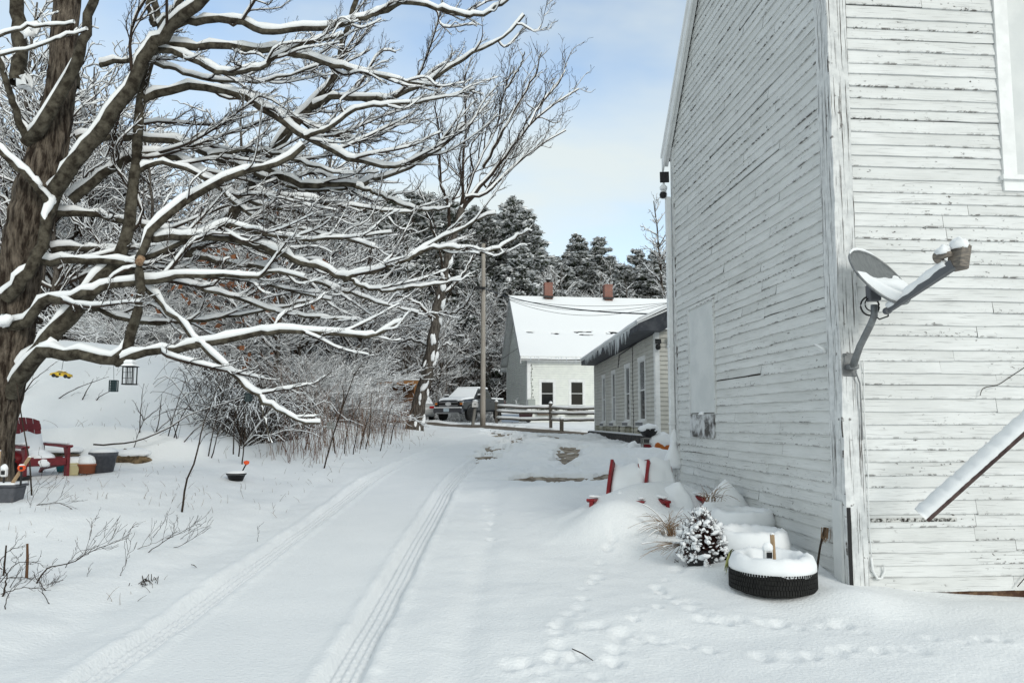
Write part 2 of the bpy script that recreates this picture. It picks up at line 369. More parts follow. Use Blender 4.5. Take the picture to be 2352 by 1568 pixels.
# ---------------------------------------------------------------- the old clapboard barn
def wood_paint(name, base=(.70, .71, .70), crack=.5, vertical=False, dirt=0.0):
    """white paint with hairline cracks and flaked spots showing grey wood; UV: metres along, board rows up"""
    m = bpy.data.materials.new(name); m.use_nodes = True; t = m.node_tree; b = t.nodes['Principled BSDF']; N = t.nodes.new; K = t.links.new
    b.inputs['Roughness'].default_value = .7; b.inputs['Specular IOR Level'].default_value = .2
    uv = N('ShaderNodeUVMap')
    def noise(sx_, sy_, sc, det=4, ro=.6):
        p = N('ShaderNodeMapping'); p.inputs['Scale'].default_value = (sx_, sy_, 1); n = N('ShaderNodeTexNoise'); n.inputs['Scale'].default_value = sc
        n.inputs['Detail'].default_value = det; n.inputs['Roughness'].default_value = ro; K(uv.outputs[0], p.inputs[0]); K(p.outputs[0], n.inputs['Vector']); return n.outputs[0]
    def rng_(a, lo, hi, o0=0., o1=1.):
        r = N('ShaderNodeMapRange'); K(a, r.inputs[0]); r.inputs[1].default_value = lo; r.inputs[2].default_value = hi; r.inputs[3].default_value = o0; r.inputs[4].default_value = o1; return r.outputs[0]
    def mth(op, a, c):
        q = N('ShaderNodeMath'); q.operation = op; K(a, q.inputs[0])
        if isinstance(c, float): q.inputs[1].default_value = c
        else: K(c, q.inputs[1])
        return q.outputs[0]
    s = N('ShaderNodeSeparateXYZ'); K(uv.outputs[0], s.inputs[0]); fr = mth('FRACT', s.outputs[1], 0.0)
    a1, a2 = (1, 1) if not vertical else (5, .35)
    chips = rng_(noise(9 * a1, 2.2 * a2, 1.6, 5, .65), .66 - .04 * crack, .69 - .04 * crack)          # flakes
    edge = rng_(fr, .16, .02)                                                                            # near a board's lower edge
    echip = mth('MULTIPLY', rng_(noise(7 * a1, 1.0 * a2, 1.5, 5, .7), .53 - .03 * crack, .57 - .03 * crack), edge)
    mask = rng_(noise(.9, .16, 1.0, 3, .5), .45, .60, .02, 1.0)
    if not vertical: chips = mth('MULTIPLY', chips, mask); echip = mth('MULTIPLY', echip, mask)
    hair = rng_(noise(1.6 * a1, 22 * a2, 1.3, 3, .5), .655, .70)                                         # hairline cracks with the grain
    if vertical: echip = chips
    dmg = mth('MAXIMUM', mth('MAXIMUM', chips, echip), mth('MULTIPLY', hair, .8))
    tone = N('ShaderNodeMixRGB'); tone.inputs[1].default_value = (*base, 1); tone.inputs[2].default_value = (base[0] * .80, base[1] * .80, base[2] * .79, 1)
    K(rng_(noise(.8, .35, 1.0, 5, .6), .40, .74), tone.inputs[0])
    t2 = N('ShaderNodeMixRGB'); t2.blend_type = 'MULTIPLY'; t2.inputs[0].default_value = .5 + dirt; K(tone.outputs[0], t2.inputs[1])
    rr = N('ShaderNodeValToRGB'); rr.color_ramp.elements[0].color = (.72, .73, .74, 1); rr.color_ramp.elements[0].position = .33; rr.color_ramp.elements[1].position = .6; K(noise(1.2 * a1, 14 * a2, 2.0, 4), rr.inputs[0]); K(rr.outputs[0], t2.inputs[2])
    fin = N('ShaderNodeMixRGB'); fin.inputs[2].default_value = (.105, .095, .088, 1); K(dmg, fin.inputs[0]); K(t2.outputs[0], fin.inputs[1]); K(fin.outputs[0], b.inputs['Base Color'])
    bp = N('ShaderNodeBump'); bp.inputs['Strength'].default_value = .7; bp.inputs['Distance'].default_value = .006; bp.invert = True; K(mth('ADD', dmg, mth('MULTIPLY', noise(2 * a1, 30 * a2, 1.5), .3)), bp.inputs['Height']); K(bp.outputs[0], b.inputs['Normal'])
    return m
M_CLAP = wood_paint('barn_clapboard_paint', crack=.9); M_CLAP2 = wood_paint('barn_front_paint', (.74, .75, .745), .8)
M_POST = wood_paint('barn_corner_paint', (.72, .73, .73), 2.2, True, .3)
M_PANEL = mat('painted_panel', (.58, .60, .60), .6, (.65, .665, .66), 2.5, bump=.15, bscale=30)

def clap_wall(name, P0, dvec, length, z0, z1, expo, nrm, m, parent, top=None, skip=(), jit=.004, seg=.22, seed=1, jointp=.33, low=None):
    """rows of lapped boards from P0 along dvec; top(s)->z limits the rows; skip: list of (s0,s1,z0,z1) openings"""
    rg = np.random.default_rng(seed); V = []; Fc = []; UV = []; n = 0; dvec = np.asarray(dvec, float); nrm = np.asarray(nrm, float)
    z = z0; row = 0
    while z < z1:
        ex = expo * rg.uniform(.90, 1.10) if jit > .002 else expo
        segs = [(0, length)]
        if top is not None:
            ss = np.linspace(0, length, 120); ok = top(ss) > z + ex * .5
            if not ok.any(): break
            segs = [(ss[ok][0], ss[ok][-1])]
        for (a, b, c, d) in skip:
            if z + ex * .55 > c and z + ex * .45 < d:
                nw = []
                for (p, q) in segs:
                    if b <= p or a >= q: nw.append((p, q)); continue
                    if a > p: nw.append((p, a))
                    if b < q: nw.append((b, q))
                segs = nw
        pieces = []
        for (p, q) in segs:
            s = p
            while s < q - 1e-3:
                L_ = rg.uniform(.9, 3.2) if jointp > 0 else 99
                e = min(q, s + L_)
                if q - e < .3: e = q
                pieces.append((s, e)); s = e
        for (p, q) in pieces:
            k = max(2, int((q - p) / seg) + 1); s = np.linspace(p + .0015, q - .0015, k)
            lo_off = rg.normal(0, jit * .9) + np.cumsum(rg.normal(0, jit * .35, k)) * .6 + rg.normal(0, jit * .4, k)
            if jit > .002 and rg.random() < .05: lo_off = lo_off + rg.uniform(.008, .02)
            o_out = .018 + rg.normal(0, jit * .35) + rg.normal(0, jit * .2, k); o_in = .001
            zb = z + lo_off; zt = z + ex * 1.06
            rows = [zb, zb, np.full(k, zt)]; offs = [np.zeros(k), np.full(k, 0) + o_out, np.full(k, o_in)]
            for rz_, of in zip(rows, offs):
                pt = np.asarray(P0, float)[None] + dvec[None] * s[:, None] + nrm[None] * np.asarray(of)[:, None]; pt[:, 2] = rz_; V.append(pt)
            ro = rg.integers(0, 50) * 3.0 if jit > .002 else 0
            UV += [[(ss_ + ro, row + .0) for ss_ in s], [(ss_ + ro, row + .02) for ss_ in s], [(ss_ + ro, row + .98) for ss_ in s]]
            for r_ in range(2):
                for j in range(k - 1): Fc.append([n + r_ * k + j, n + r_ * k + j + 1, n + (r_ + 1) * k + j + 1, n + (r_ + 1) * k + j])
            # end faces
            n += 3 * k
        z += ex; row += 1
    V = np.concatenate(V); UVf = np.concatenate([np.array(q) for q in UV]); Fc = np.array(Fc)
    A, B, C = V[Fc[0][0]], V[Fc[0][1]], V[Fc[0][3]]
    o = obj(name, ([V], [Fc]), m, parent)
    uvl = o.data.uv_layers.new(name='UVMap'); uvl.data.foreach_set('uv', UVf[Fc.ravel()].astype(np.float32).ravel())
    return o
def uv_planar(o, axis_u, scale_v=1 / .115, ofs=0.):
    """UV: metres along a horizontal direction and height"""
    me = o.data; co = np.zeros(len(me.vertices) * 3, np.float32); me.vertices.foreach_get('co', co); co = co.reshape(-1, 3)
    li = np.zeros(len(me.loops), np.int32); me.loops.foreach_get('vertex_index', li)
    u = co @ np.asarray(axis_u, float) + ofs; uv = np.stack([u, co[:, 2] * scale_v], 1)[li]
    me.uv_layers.new(name='UVMap').data.foreach_set('uv', uv.astype(np.float32).ravel()); return o

kb = -136 / 1700
P0 = np.array([3.062, 6.85, 0.])                       # near corner of the barn
dg = np.array([kb, 1, 0]) / math.hypot(kb, 1)          # along the gable wall, away from the camera
df = np.array([1, -kb, 0]) / math.hypot(kb, 1)         # along the long front wall, to the right
GL = 5.12; EZ = 6.02; RZ = EZ + GL / 2 * 1.2; BL = 9.0
barn = thing('barn', 'tall old white clapboard barn with peeling paint filling the right side of the picture', 'barn', tuple(P0))
def gtop(s): return EZ + (GL / 2 - np.abs(s - GL / 2)) * 1.2
ng = -df; nf = -dg
# boarded opening on the gable wall, measured from the photograph
def on_gable(x, y):
    d = ray(x, y); A = np.array([[d[0], -dg[0]], [d[1], -dg[1]]]); t, s = np.linalg.solve(A, P0[:2]); return s, CAMZ + t * d[2]
def on_front(x, y):
    d = ray(x, y); A = np.array([[d[0], -df[0]], [d[1], -df[1]]]); t, s = np.linalg.solve(A, P0[:2]); return s, CAMZ + t * d[2]
s1, zb1 = on_gable(1590, 952); s0, zb0 = on_gable(1646, 950); _, zt0 = on_gable(1646, 690)
OPEN = (s0, s1, zb0, zt0)
bb = MB(); ins = .02
core = [P0 + dg * ins + df * ins, P0 + dg * (GL - ins) + df * ins, P0 + dg * (GL - ins) + df * BL, P0 + dg * ins + df * BL]
zb = -.5
cv = [np.array([p[0], p[1], zb]) for p in core] + [np.array([p[0], p[1], EZ]) for p in core]
rm = [(core[0] + core[1]) / 2, (core[2] + core[3]) / 2]; cv += [np.array([q[0], q[1], RZ - .02]) for q in rm]
bb.add(cv, [[3, 2, 1, 0], [1, 0, 4, 8, 5], [0, 3, 7, 4], [3, 2, 6, 9, 7][::-1], [2, 1, 5, 6]])
obj('frame_wall', bb, mat('weathered_sheathing', (.07, .06, .05), .9), barn)
clap_wall('gable_wall', P0 + dg * .0, dg, GL, .02, RZ, .113, ng, M_CLAP, barn, top=gtop, skip=[(OPEN[0] - .03, OPEN[1] + .03, OPEN[2], OPEN[3])], jit=.0048, seed=4)
wl, _ = on_front(2288, 200); _, wsz = on_front(2295, 405)
clap_wall('front_wall', P0, df, BL, .0, EZ, .116, nf, M_CLAP2, barn, skip=[(wl, wl + 1.5, wsz, wsz + 2.0)], jit=.0042, seed=9)
# corner boards (two faces), downspout trim
cb = MB(); 
def slab(mb, P, d, n, s0, s1, z0, z1, t0, t1):
    a = P + d * s0; b = P + d * s1; q = []
    for z in (z0, z1):
        q += [a + n * t0, b + n * t0, b + n * t1, a + n * t1]
    q = [np.array([p[0], p[1], z0 if i < 4 else z1]) for i, p in enumerate(q)]
    f = [[3, 2, 1, 0], [4, 5, 6, 7], [0, 1, 5, 4], [1, 2, 6, 5], [2, 3, 7, 6], [3, 0, 4, 7]]
    mb.add(q, f)
def wob_post(mb, P, d, n, wd, z0, z1, t1, seed, ns=46):
    rg = np.random.default_rng(seed); zs = np.linspace(z0, z1, ns); v = []
    for i, z in enumerate(zs):
        j = rg.normal(0, .0035, 4); a = P + d * (-.0 + j[0]); b = P + d * (wd + j[1])
        for p, t in ((a, .0), (b, .0), (b, t1 + j[2]), (a, t1 + j[3])): q = p + n * t; v.append([q[0], q[1], z])
    f = [[3, 2, 1, 0], [(ns - 1) * 4 + k for k in range(4)]]
    for i in range(ns - 1):
        for k in range(4): f.append([i * 4 + k, i * 4 + (k + 1) % 4, i * 4 + 4 + (k + 1) % 4, i * 4 + 4 + k])
    mb.add(v, f)
wob_post(cb, P0 - df * .028, df, nf, .19, .02, EZ, .030, 5)
o = obj('corner_board', cb, M_POST, barn); uv_planar(o, df, 1.0)
cb = MB(); wob_post(cb, P0 + dg * .004, dg, ng, .215, .05, EZ, .026, 6); o = obj('corner_board', cb, M_POST, barn); uv_planar(o, dg, 1.0)
cb = MB(); slab(cb, P0, dg, ng, GL - .13, GL + .01, .2, EZ, 0, .026); o = obj('corner_board', cb, M_POST, barn); uv_planar(o, dg, 1.0)
# lower patch board leaning at the corner, with a dark split beside it
cb = MB(); z_lo = on_front(1947, 1330)[1]; zpt = on_gable(1915, 1145)[1]
slab(cb, P0, dg, ng, .035, .185, z_lo - .1, zpt, .03, .052); obj('patch_board', cb, M_PANEL, barn)
cb = MB(); slab(cb, P0 - df * .026, df, nf, .0, .035, z_lo - .1, zpt - .05, .031, .036); obj('split', cb, M_BLACK, barn)
# thin cable clipped down the corner, ending in a hook
cb = MB(); q = P0 + df * .185 + nf * .034
cb.tube([q + np.array([0, 0, z]) + df * .006 * math.sin(z * 7) for z in np.linspace(.32, 2.1, 20)], .006, 6)
hk = [q + np.array([0, 0, .32]), q + np.array([0, 0, .2]) + df * .01, q + np.array([0, 0, .13]) + df * .05, q + np.array([0, 0, .13]) + df * .09, q + np.array([0, 0, .19]) + df * .12, q + np.array([0, 0, .27]) + df * .12]
cb.tube(hk, .012, 8); obj('cable', cb, M_WHITE, barn, True)
# roof with overhang, verge boards and snow
sl = math.hypot(GL / 2, RZ - EZ); ov = .16
def rp(s, z, f_): p = P0 + dg * s + df * f_; return [p[0], p[1], z]
def roof_slab(s_e, s_r, f0, f1, t0, t1, ext):
    """one slope between eave s_e and ridge s_r"""
    k = (RZ - EZ) / abs(s_r - s_e); sg = 1 if s_r > s_e else -1; se = s_e - sg * ext; ze = EZ - k * ext
    return [rp(se, ze + t0, f0), rp(s_r, RZ + t0, f0), rp(s_r, RZ + t0, f1), rp(se, ze + t0, f1), rp(se, ze + t1, f0), rp(s_r, RZ + t1, f0), rp(s_r, RZ + t1, f1), rp(se, ze + t1, f1)]
BF = [[3, 2, 1, 0], [4, 5, 6, 7], [0, 1, 5, 4], [1, 2, 6, 5], [2, 3, 7, 6], [3, 0, 4, 7]]
rf = MB(); rf.add(roof_slab(0, GL / 2, -.10, BL, 0.02, .08, .14), BF); rf.add(roof_slab(GL, GL / 2, -.10, BL, 0.02, .08, .14), BF)
obj('roof', rf, mat('roof_shingle', (.05, .05, .052), .9), barn)
rf = MB(); rf.add(roof_slab(0, GL / 2, -.13, -.10, -.16, .07, .15), BF); rf.add(roof_slab(GL, GL / 2, -.13, -.10, -.16, .07, .15), BF)
rf.add(roof_slab(GL, GL / 2, -.10, -.03, -.10, .02, .12), BF)
obj('verge_board', rf, M_WHITE, barn)
rf = MB(); rf.add(roof_slab(0, GL / 2, -.15, BL, .082, .14, .15), BF); rf.add(roof_slab(GL, GL / 2, -.15, BL, .082, .14, .15), BF)
obj('snow', rf, M_SNOW, barn)
# boarded-up opening
pn = MB(); slab(pn, P0, dg, ng, OPEN[0] + .0, OPEN[1] - .0, OPEN[2] + .02, OPEN[3], -.0, .022); obj('window_panel', pn, M_PANEL, barn, label='blank grey painted panel over the window')
pn = MB(); 
for (a, b, c, d) in ((OPEN[0] - .045, OPEN[0], OPEN[2], OPEN[3] + .03), (OPEN[1], OPEN[1] + .045, OPEN[2], OPEN[3] + .03), (OPEN[0] - .045, OPEN[1] + .045, OPEN[3] + .03, OPEN[3] + .075)): slab(pn, P0, dg, ng, a, b, c, d, 0, .03)
o = obj('window_frame', pn, M_CLAP, barn); uv_planar(o, dg)
_, zs = on_gable(1618, 1004)
pn = MB(); slab(pn, P0, dg, ng, OPEN[0] + .03, OPEN[1] + .02, zs, OPEN[2] - .005, .018, .032)
obj('stained_board', pn, mat('stained_board', (.08, .075, .07), .8, (.58, .59, .60), 5, (1, 1, 1), lo=.40, hi=.58), barn, label='square of stained board below the window panel')
sn = MB(); sn.lathe(P0 + dg * (OPEN[0] + OPEN[1]) / 2 + ng * .03 + np.array([0, 0, OPEN[2] - .01]), [(.09, 0), (.085, .02), (.05, .045), (.0, .05)], 12, sx=.5); obj('snow', sn, M_SNOW, barn, True)
# window on the front wall, boarded with a plain panel
fw = MB(); slab(fw, P0, df, nf, wl, wl + .11, wsz, wsz + 2.1, 0, .035); slab(fw, P0, df, nf, wl + .11, wl + .15, wsz, wsz + 2.1, 0, .02)
slab(fw, P0, df, nf, wl - .03, wl + 1.6, wsz - .045, wsz, 0, .065); slab(fw, P0, df, nf, wl - .0, wl + 1.6, wsz - .15, wsz - .045, 0, .032)
slab(fw, P0, df, nf, wl + 1.4, wl + 1.51, wsz, wsz + 2.1, 0, .035)
w_ = obj('window', fw, M_WHITE, barn); fw = MB(); slab(fw, P0, df, nf, wl + .15, wl + 1.4, wsz, wsz + 2.1, 0, .012); obj('panel', fw, M_PANEL, w_)
# downspout at the far corner
ds = MB(); pd = P0 + dg * (GL + .02) - df * .075
ds.box([pd[0], pd[1], (1.05 + EZ - .9) / 2 + .1], (.075, .10, EZ - .9 - 1.05), rz=math.atan2(df[1], df[0]), bev=.012)
ds.tube([pd + np.array([0, 0, 1.2]), pd + np.array([-.0, -.02, 1.0]), pd + np.array([-.05, -.12, .86])], .045, 8)
for z in (1.5, 2.75, 4.2): ds.box([pd[0], pd[1], z], (.088, .113, .03), rz=math.atan2(df[1], df[0]))
obj('downspout', ds, M_WHITE, barn)
ds = MB(); ds.box([pd[0] - .01, pd[1], .55], (.14, .10, .7), rz=math.atan2(df[1], df[0])); o = obj('post_base', ds, M_POST, barn); uv_planar(o, df, 1)
sn = MB(); sn.lathe([pd[0] - .0, pd[1] - .06, .86], [(.16, -.06), (.17, .0), (.13, .12), (.07, .26), (.03, .38), (0, .44)], 14); sn.lathe([pd[0] + .02, pd[1] - .03, 1.22], [(.03, -.1), (.07, 0), (.05, .12), (.0, .25)], 10)
obj('snow', sn, M_SNOW, barn, True)
# rotten row under the board end, weathered foundation strip
ft = MB(); slab(ft, P0, df, nf, .2, BL, -.2, .03, -.005, .006); obj('sill', ft, mat('leaf_litter', (.07, .035, .022), .95, (.16, .10, .06), 14), barn)
bt = MB(); a0, az = on_front(1998, 1195); a1, _ = on_front(2195, 1195); slab(bt, P0, df, nf, a0, a1, az - .012, az + .02, .014, .019); obj('rotten_edge', bt, mat('rotten_wood', (.03, .027, .024), .95, (.55, .55, .53), 30, lo=.42, hi=.56), barn)
# ---------------------------------------------------------------- farmhouse beyond the road
M_FSIDE = mat('farmhouse_siding', (.76, .78, .74), .6, (.70, .72, .69), 3)
M_LAP = mat('vinyl_siding', (.60, .585, .53), .55, (.54, .525, .48), 2.5)
def lap_plain(mb, P, d, n, L_, z0, z1, ex, out=.018, skip=(), top=None):
    z = z0
    while z < z1:
        a, b = 0, L_
        if top is not None:
            ss = np.linspace(0, L_, 80); ok = top(ss) > z + ex * .5
            if not ok.any(): break
            a, b = ss[ok][0], ss[ok][-1]
        sg = [(a, b)]
        for (p, q, c, e) in skip:
            if z + ex * .6 > c and z + ex * .4 < e:
                nw = []
                for (s, t) in sg:
                    if q <= s or p >= t: nw.append((s, t)); continue
                    if p > s: nw.append((s, p))
                    if q < t: nw.append((q, t))
                sg = nw
        for (s, t) in sg:
            A = P + d * s; B = P + d * t; k = lambda p, z_, o_: [p[0] + n[0] * o_, p[1] + n[1] * o_, z_]
            zt = min(z + ex, z1)
            mb.add([k(A, z, 0), k(B, z, 0), k(B, z, out), k(A, z, out), k(B, zt, .001), k(A, zt, .001)], [[3, 2, 1, 0][::-1], [3, 2, 4, 5]])
        z += ex
def slabv(mb, P, d, n, s0, s1, z0, z1, t0, t1): slab(mb, P, d, n, s0, s1, z0, z1, t0, t1)
def window(parent, P, d, n, s0, s1, z0, z1, trim=.11, rail=True, glass=None, header=True, label=None, snow=True, split=.5):
    f = MB(); ft = trim
    slab(f, P, d, n, s0 - ft, s0, z0, z1, 0, .035); slab(f, P, d, n, s1, s1 + ft, z0, z1, 0, .035)
    slab(f, P, d, n, s0 - ft - .02, s1 + ft + .02, z1, z1 + ft * 1.25, 0, .045); slab(f, P, d, n, s0 - ft - .03, s1 + ft + .03, z0 - .05, z0, 0, .07)
    w_ = obj('window', f, M_WHITE, parent, label=label)
    g = MB(); slab(g, P, d, n, s0, s1, z0, z1, -.02, -.012); obj('pane', g, glass or M_GLASS, w_)
    r = MB(); h = .028; zm = z0 + (z1 - z0) * split
    for a, b, c, e in ((s0, s0 + h, z0, z1), (s1 - h, s1, z0, z1), (s0 + h, s1 - h, z0, z0 + h), (s0 + h, s1 - h, z1 - h, z1), (s0 + h, s1 - h, zm - .02, zm + .02)): slab(r, P, d, n, a, b, c, e, -.012, .012)
    obj('sash', r, M_WHITE, w_)
    if snow:
        q = MB(); slab(q, P, d, n, s0 - ft, s1 + ft, z0, z0 + .018, .036, .075); obj('snow', q, M_SNOW, w_)
    return w_
kf = -.13
FP = at(1212, 966, 50.0); FP[2] = 1.2
fd = np.array([1, -kf, 0]) / math.hypot(1, kf); fg = np.array([kf, 1, 0]) / math.hypot(1, kf); fn = -fg; gn = -fd
FL, FG, FE, FRZ = 15.0, 11.3, 5.95, 10.75
farm = thing('farmhouse', 'white clapboard farmhouse with snowy roof and two brick chimneys across the road', 'house', tuple(FP))
core = MB(); c4 = [FP + fd * .02 + fg * .02, FP + fd * FL + fg * .02, FP + fd * FL + fg * FG, FP + fd * .02 + fg * FG]
cv = [np.array([p[0], p[1], 0.9]) for p in c4] + [np.array([p[0], p[1], FE]) for p in c4]; m1 = (c4[0] + c4[3]) / 2; m2 = (c4[1] + c4[2]) / 2
cv += [np.array([m1[0], m1[1], FRZ - .05]), np.array([m2[0], m2[1], FRZ - .05])]
core.add(cv, [[0, 1, 5, 4], [1, 2, 6, 9, 5], [2, 3, 7, 6], [3, 0, 4, 8, 7]]); obj('frame_wall', core, M_WHITE, farm)
def on_ff(x, y):
    d = ray(x, y); t, s = np.linalg.solve(np.array([[d[0], -fd[0]], [d[1], -fd[1]]]), FP[:2]); return s, CAMZ + t * d[2]
def on_fg(x, y):
    d = ray(x, y); t, s = np.linalg.solve(np.array([[d[0], -fg[0]], [d[1], -fg[1]]]), FP[:2]); return s, CAMZ + t * d[2]
WF = []
for xa, xb in ((1243, 1271), (1311, 1339)):
    a, z1_ = on_ff(xa, 877); b, z0_ = on_ff(xb, 930); WF.append((a, b, z0_, z1_))
a = WF[1][0] - WF[0][0]; 
for k in (2, 3, 4): WF.append((WF[0][0] + a * k * 1.15, WF[0][1] + a * k * 1.15, WF[0][2], WF[0][3]))
m = MB(); lap_plain(m, FP, fd, fn, FL, 1.1, FE - .55, .15, .05, skip=[(p - .1, q + .1, r - .05, s + .12) for p, q, r, s in WF]); obj('front_wall', m, M_FSIDE, farm)
def ftop(s): return FE + (FG / 2 - np.abs(s - FG / 2)) * (FRZ - FE) / (FG / 2)
GW = []
for (xa, ya, xb, yb) in ((1201, 830, 1196, 889), ): pass
g1a, gz1 = on_fg(1192, 838); g1b, _ = on_fg(1184, 838); _, gz0 = on_fg(1188, 893)
m = MB(); lap_plain(m, FP, fg, gn, FG, 1.1, FRZ, .15, .05, top=ftop); obj('gable_wall', m, M_FSIDE, farm)
for (xn, xf, yt, yb) in ((1197, 1191, 881, 930), (1183, 1178, 835, 880), (1199.5, 1196, 826, 838), (1178, 1174, 889, 933)):
    a, z1_ = on_fg(xn, yt); b, _ = on_fg(xf, yt); _, z0_ = on_fg(xn, yb); window(farm, FP, fg, gn, a, b, z0_, z1_, .09, snow=False)
for k in WF: window(farm, FP, fd, fn, *k, trim=.16)
t = MB(); slab(t, FP, fd, fn, -.03, .20, 1.1, FE - .35, 0, .06); obj('corner_board', t, M_WHITE, farm)
t = MB(); slab(t, FP, fg, gn, 0, .18, 1.1, FE - .3, 0, .06); obj('corner_board', t, M_WHITE, farm)
t = MB(); slab(t, FP, fg, gn, FG - .18, FG, 1.1, FE - .3, 0, .06); obj('corner_board', t, M_WHITE, farm)
t = MB(); slab(t, FP, fd, fn, -.0, FL, FE - .55, FE - .08, 0, .05); slab(t, FP, fd, fn, -.05, FL, FE - .16, FE - .08, .05, .42); obj('cornice', t, M_WHITE, farm)
t = MB(); slab(t, FP, fd, fn, -.55, .0, FE - .3, FE - .08, -.2, .5); obj('eave_return', t, M_WHITE, farm)
t = MB(); slab(t, FP, fd, fn, -.55, .0, FE - .3, FE - .08, -FG - .4, -FG + .3); obj('eave_return', t, M_WHITE, farm)
def frp(s, z, f_): p = FP + fg * s + fd * f_; return [p[0], p[1], z]
def froof(t0, t1, f0, f1, e):
    k = (FRZ - FE) / (FG / 2); out_ = []
    for se, sr in ((-e, FG / 2), (FG + e, FG / 2)):
        ze = FE - k * e; out_.append([frp(se, ze + t0, f0), frp(sr, FRZ + t0, f0), frp(sr, FRZ + t0, f1), frp(se, ze + t0, f1), frp(se, ze + t1, f0), frp(sr, FRZ + t1, f0), frp(sr, FRZ + t1, f1), frp(se, ze + t1, f1)])
    return out_
t = MB(); [t.add(q, BF) for q in froof(0.0, .10, -.5, FL, .42)]; obj('roof', t, mat('dark_shingle', (.02, .02, .022), .9), farm)
t = MB(); [t.add(q, BF) for q in froof(-.04, -.005, -.5, FL, .42)]; obj('soffit', t, M_WHITE, farm)
t = MB(); [t.add(q, BF) for q in froof(-.22, .09, -.56, -.5, .44)]; obj('rake_board', t, mat('grey_white_trim', (.5, .5, .5), .6), farm)
# roof snow as a fine sheet with a few melted strips
ns_, nf_ = 150, 260; S_, Fq = np.meshgrid(np.linspace(-.44, FG / 2 + .03, ns_), np.linspace(-.55, FL, nf_), indexing='ij'); k = (FRZ - FE) / (FG / 2)
Z_ = FE + k * np.minimum(S_, FG / 2) + .20 + .03 * vnoise(S_, Fq, .8)
band = np.zeros_like(S_)
for (f_, w_, s_, h_) in ((.5, .3, 1.95, .10), (2.2, .35, 1.9, .08), (4.3, .75, 2.08, .10), (4.5, .6, 1.78, .09), (6.9, .8, 2.02, .15), (7.1, .55, 1.70, .09), (9.8, 1.0, 2., .10)):
    band = np.maximum(band, np.exp(-((Fq - f_) / w_) ** 4 - ((S_ - s_ - .02 * np.sin(Fq * 5)) / h_) ** 2) + .8 * vnoise(Fq, S_ * 5, .3, 4) * (np.abs(S_ - 1.9) < .4))
Z_ = Z_ - .16 * sm(.34, .52, band) - .04 * np.exp(-((S_ - 1.9) / .25) ** 2)
V_ = FP[None, None, :2] + fg[None, None, :2] * S_[..., None] + fd[None, None, :2] * Fq[..., None]; V_ = np.concatenate([V_, Z_[..., None]], -1).reshape(-1, 3)
i = (np.arange(ns_ - 1)[:, None] * nf_ + np.arange(nf_ - 1)[None]).ravel(); fa = np.stack([i, i + 1, i + 1 + nf_, i + nf_], 1)
e0 = V_[:nf_].copy(); e0[:, 2] -= .12; e1 = V_[::nf_].copy(); e1[:, 2] -= .12; nv = len(V_); V2 = np.concatenate([V_, e0, e1]); j = np.arange(nf_ - 1); j2 = np.arange(ns_ - 1)
fa2 = np.stack([nv + j, nv + j + 1, j + 1, j], 1); fa3 = np.stack([nv + nf_ + j2, nv + nf_ + j2 + 1, (j2 + 1) * nf_, j2 * nf_], 1)
obj('snow', ([V2], [np.concatenate([fa, fa2, fa3])]), M_SNOW, farm, True)
t = MB(); t.add([frp(FG / 2, FRZ + .1, -.5), frp(FG + .42, FE - k * .42 + .1, -.5), frp(FG + .42, FE - k * .42 + .1, FL), frp(FG / 2, FRZ + .1, FL), frp(FG / 2, FRZ + .22, -.5), frp(FG + .42, FE - k * .42 + .22, -.5), frp(FG + .42, FE - k * .42 + .22, FL), frp(FG / 2, FRZ + .22, FL)], BF); obj('snow', t, M_SNOW, farm)
def brick_mat():
    m = bpy.data.materials.new('chimney_brick'); m.use_nodes = True; t = m.node_tree; b = t.nodes['Principled BSDF']; c = t.nodes.new('ShaderNodeTexCoord'); br = t.nodes.new('ShaderNodeTexBrick')
    mp_ = t.nodes.new('ShaderNodeMapping'); mp_.inputs['Rotation'].default_value = (math.pi / 2, 0, 0)
    br.inputs['Scale'].default_value = 1; br.inputs['Brick Width'].default_value = .21; br.inputs['Row Height'].default_value = .075; br.inputs['Mortar Size'].default_value = .01
    br.inputs[1].default_value = (.22, .055, .035, 1); br.inputs[2].default_value = (.15, .04, .028, 1); br.inputs[3].default_value = (.35, .27, .23, 1)
    t.links.new(c.outputs['Object'], mp_.inputs[0]); t.links.new(mp_.outputs[0], br.inputs[0]); t.links.new(br.outputs[0], b.inputs['Base Color']); b.inputs['Roughness'].default_value = .9; return m
M_BRICK = brick_mat()
M_ICE = mat('ice', (.62, .66, .69), .18, spec=.6)
M_LEAD = mat('lead_flashing', (.035, .035, .035), .6)
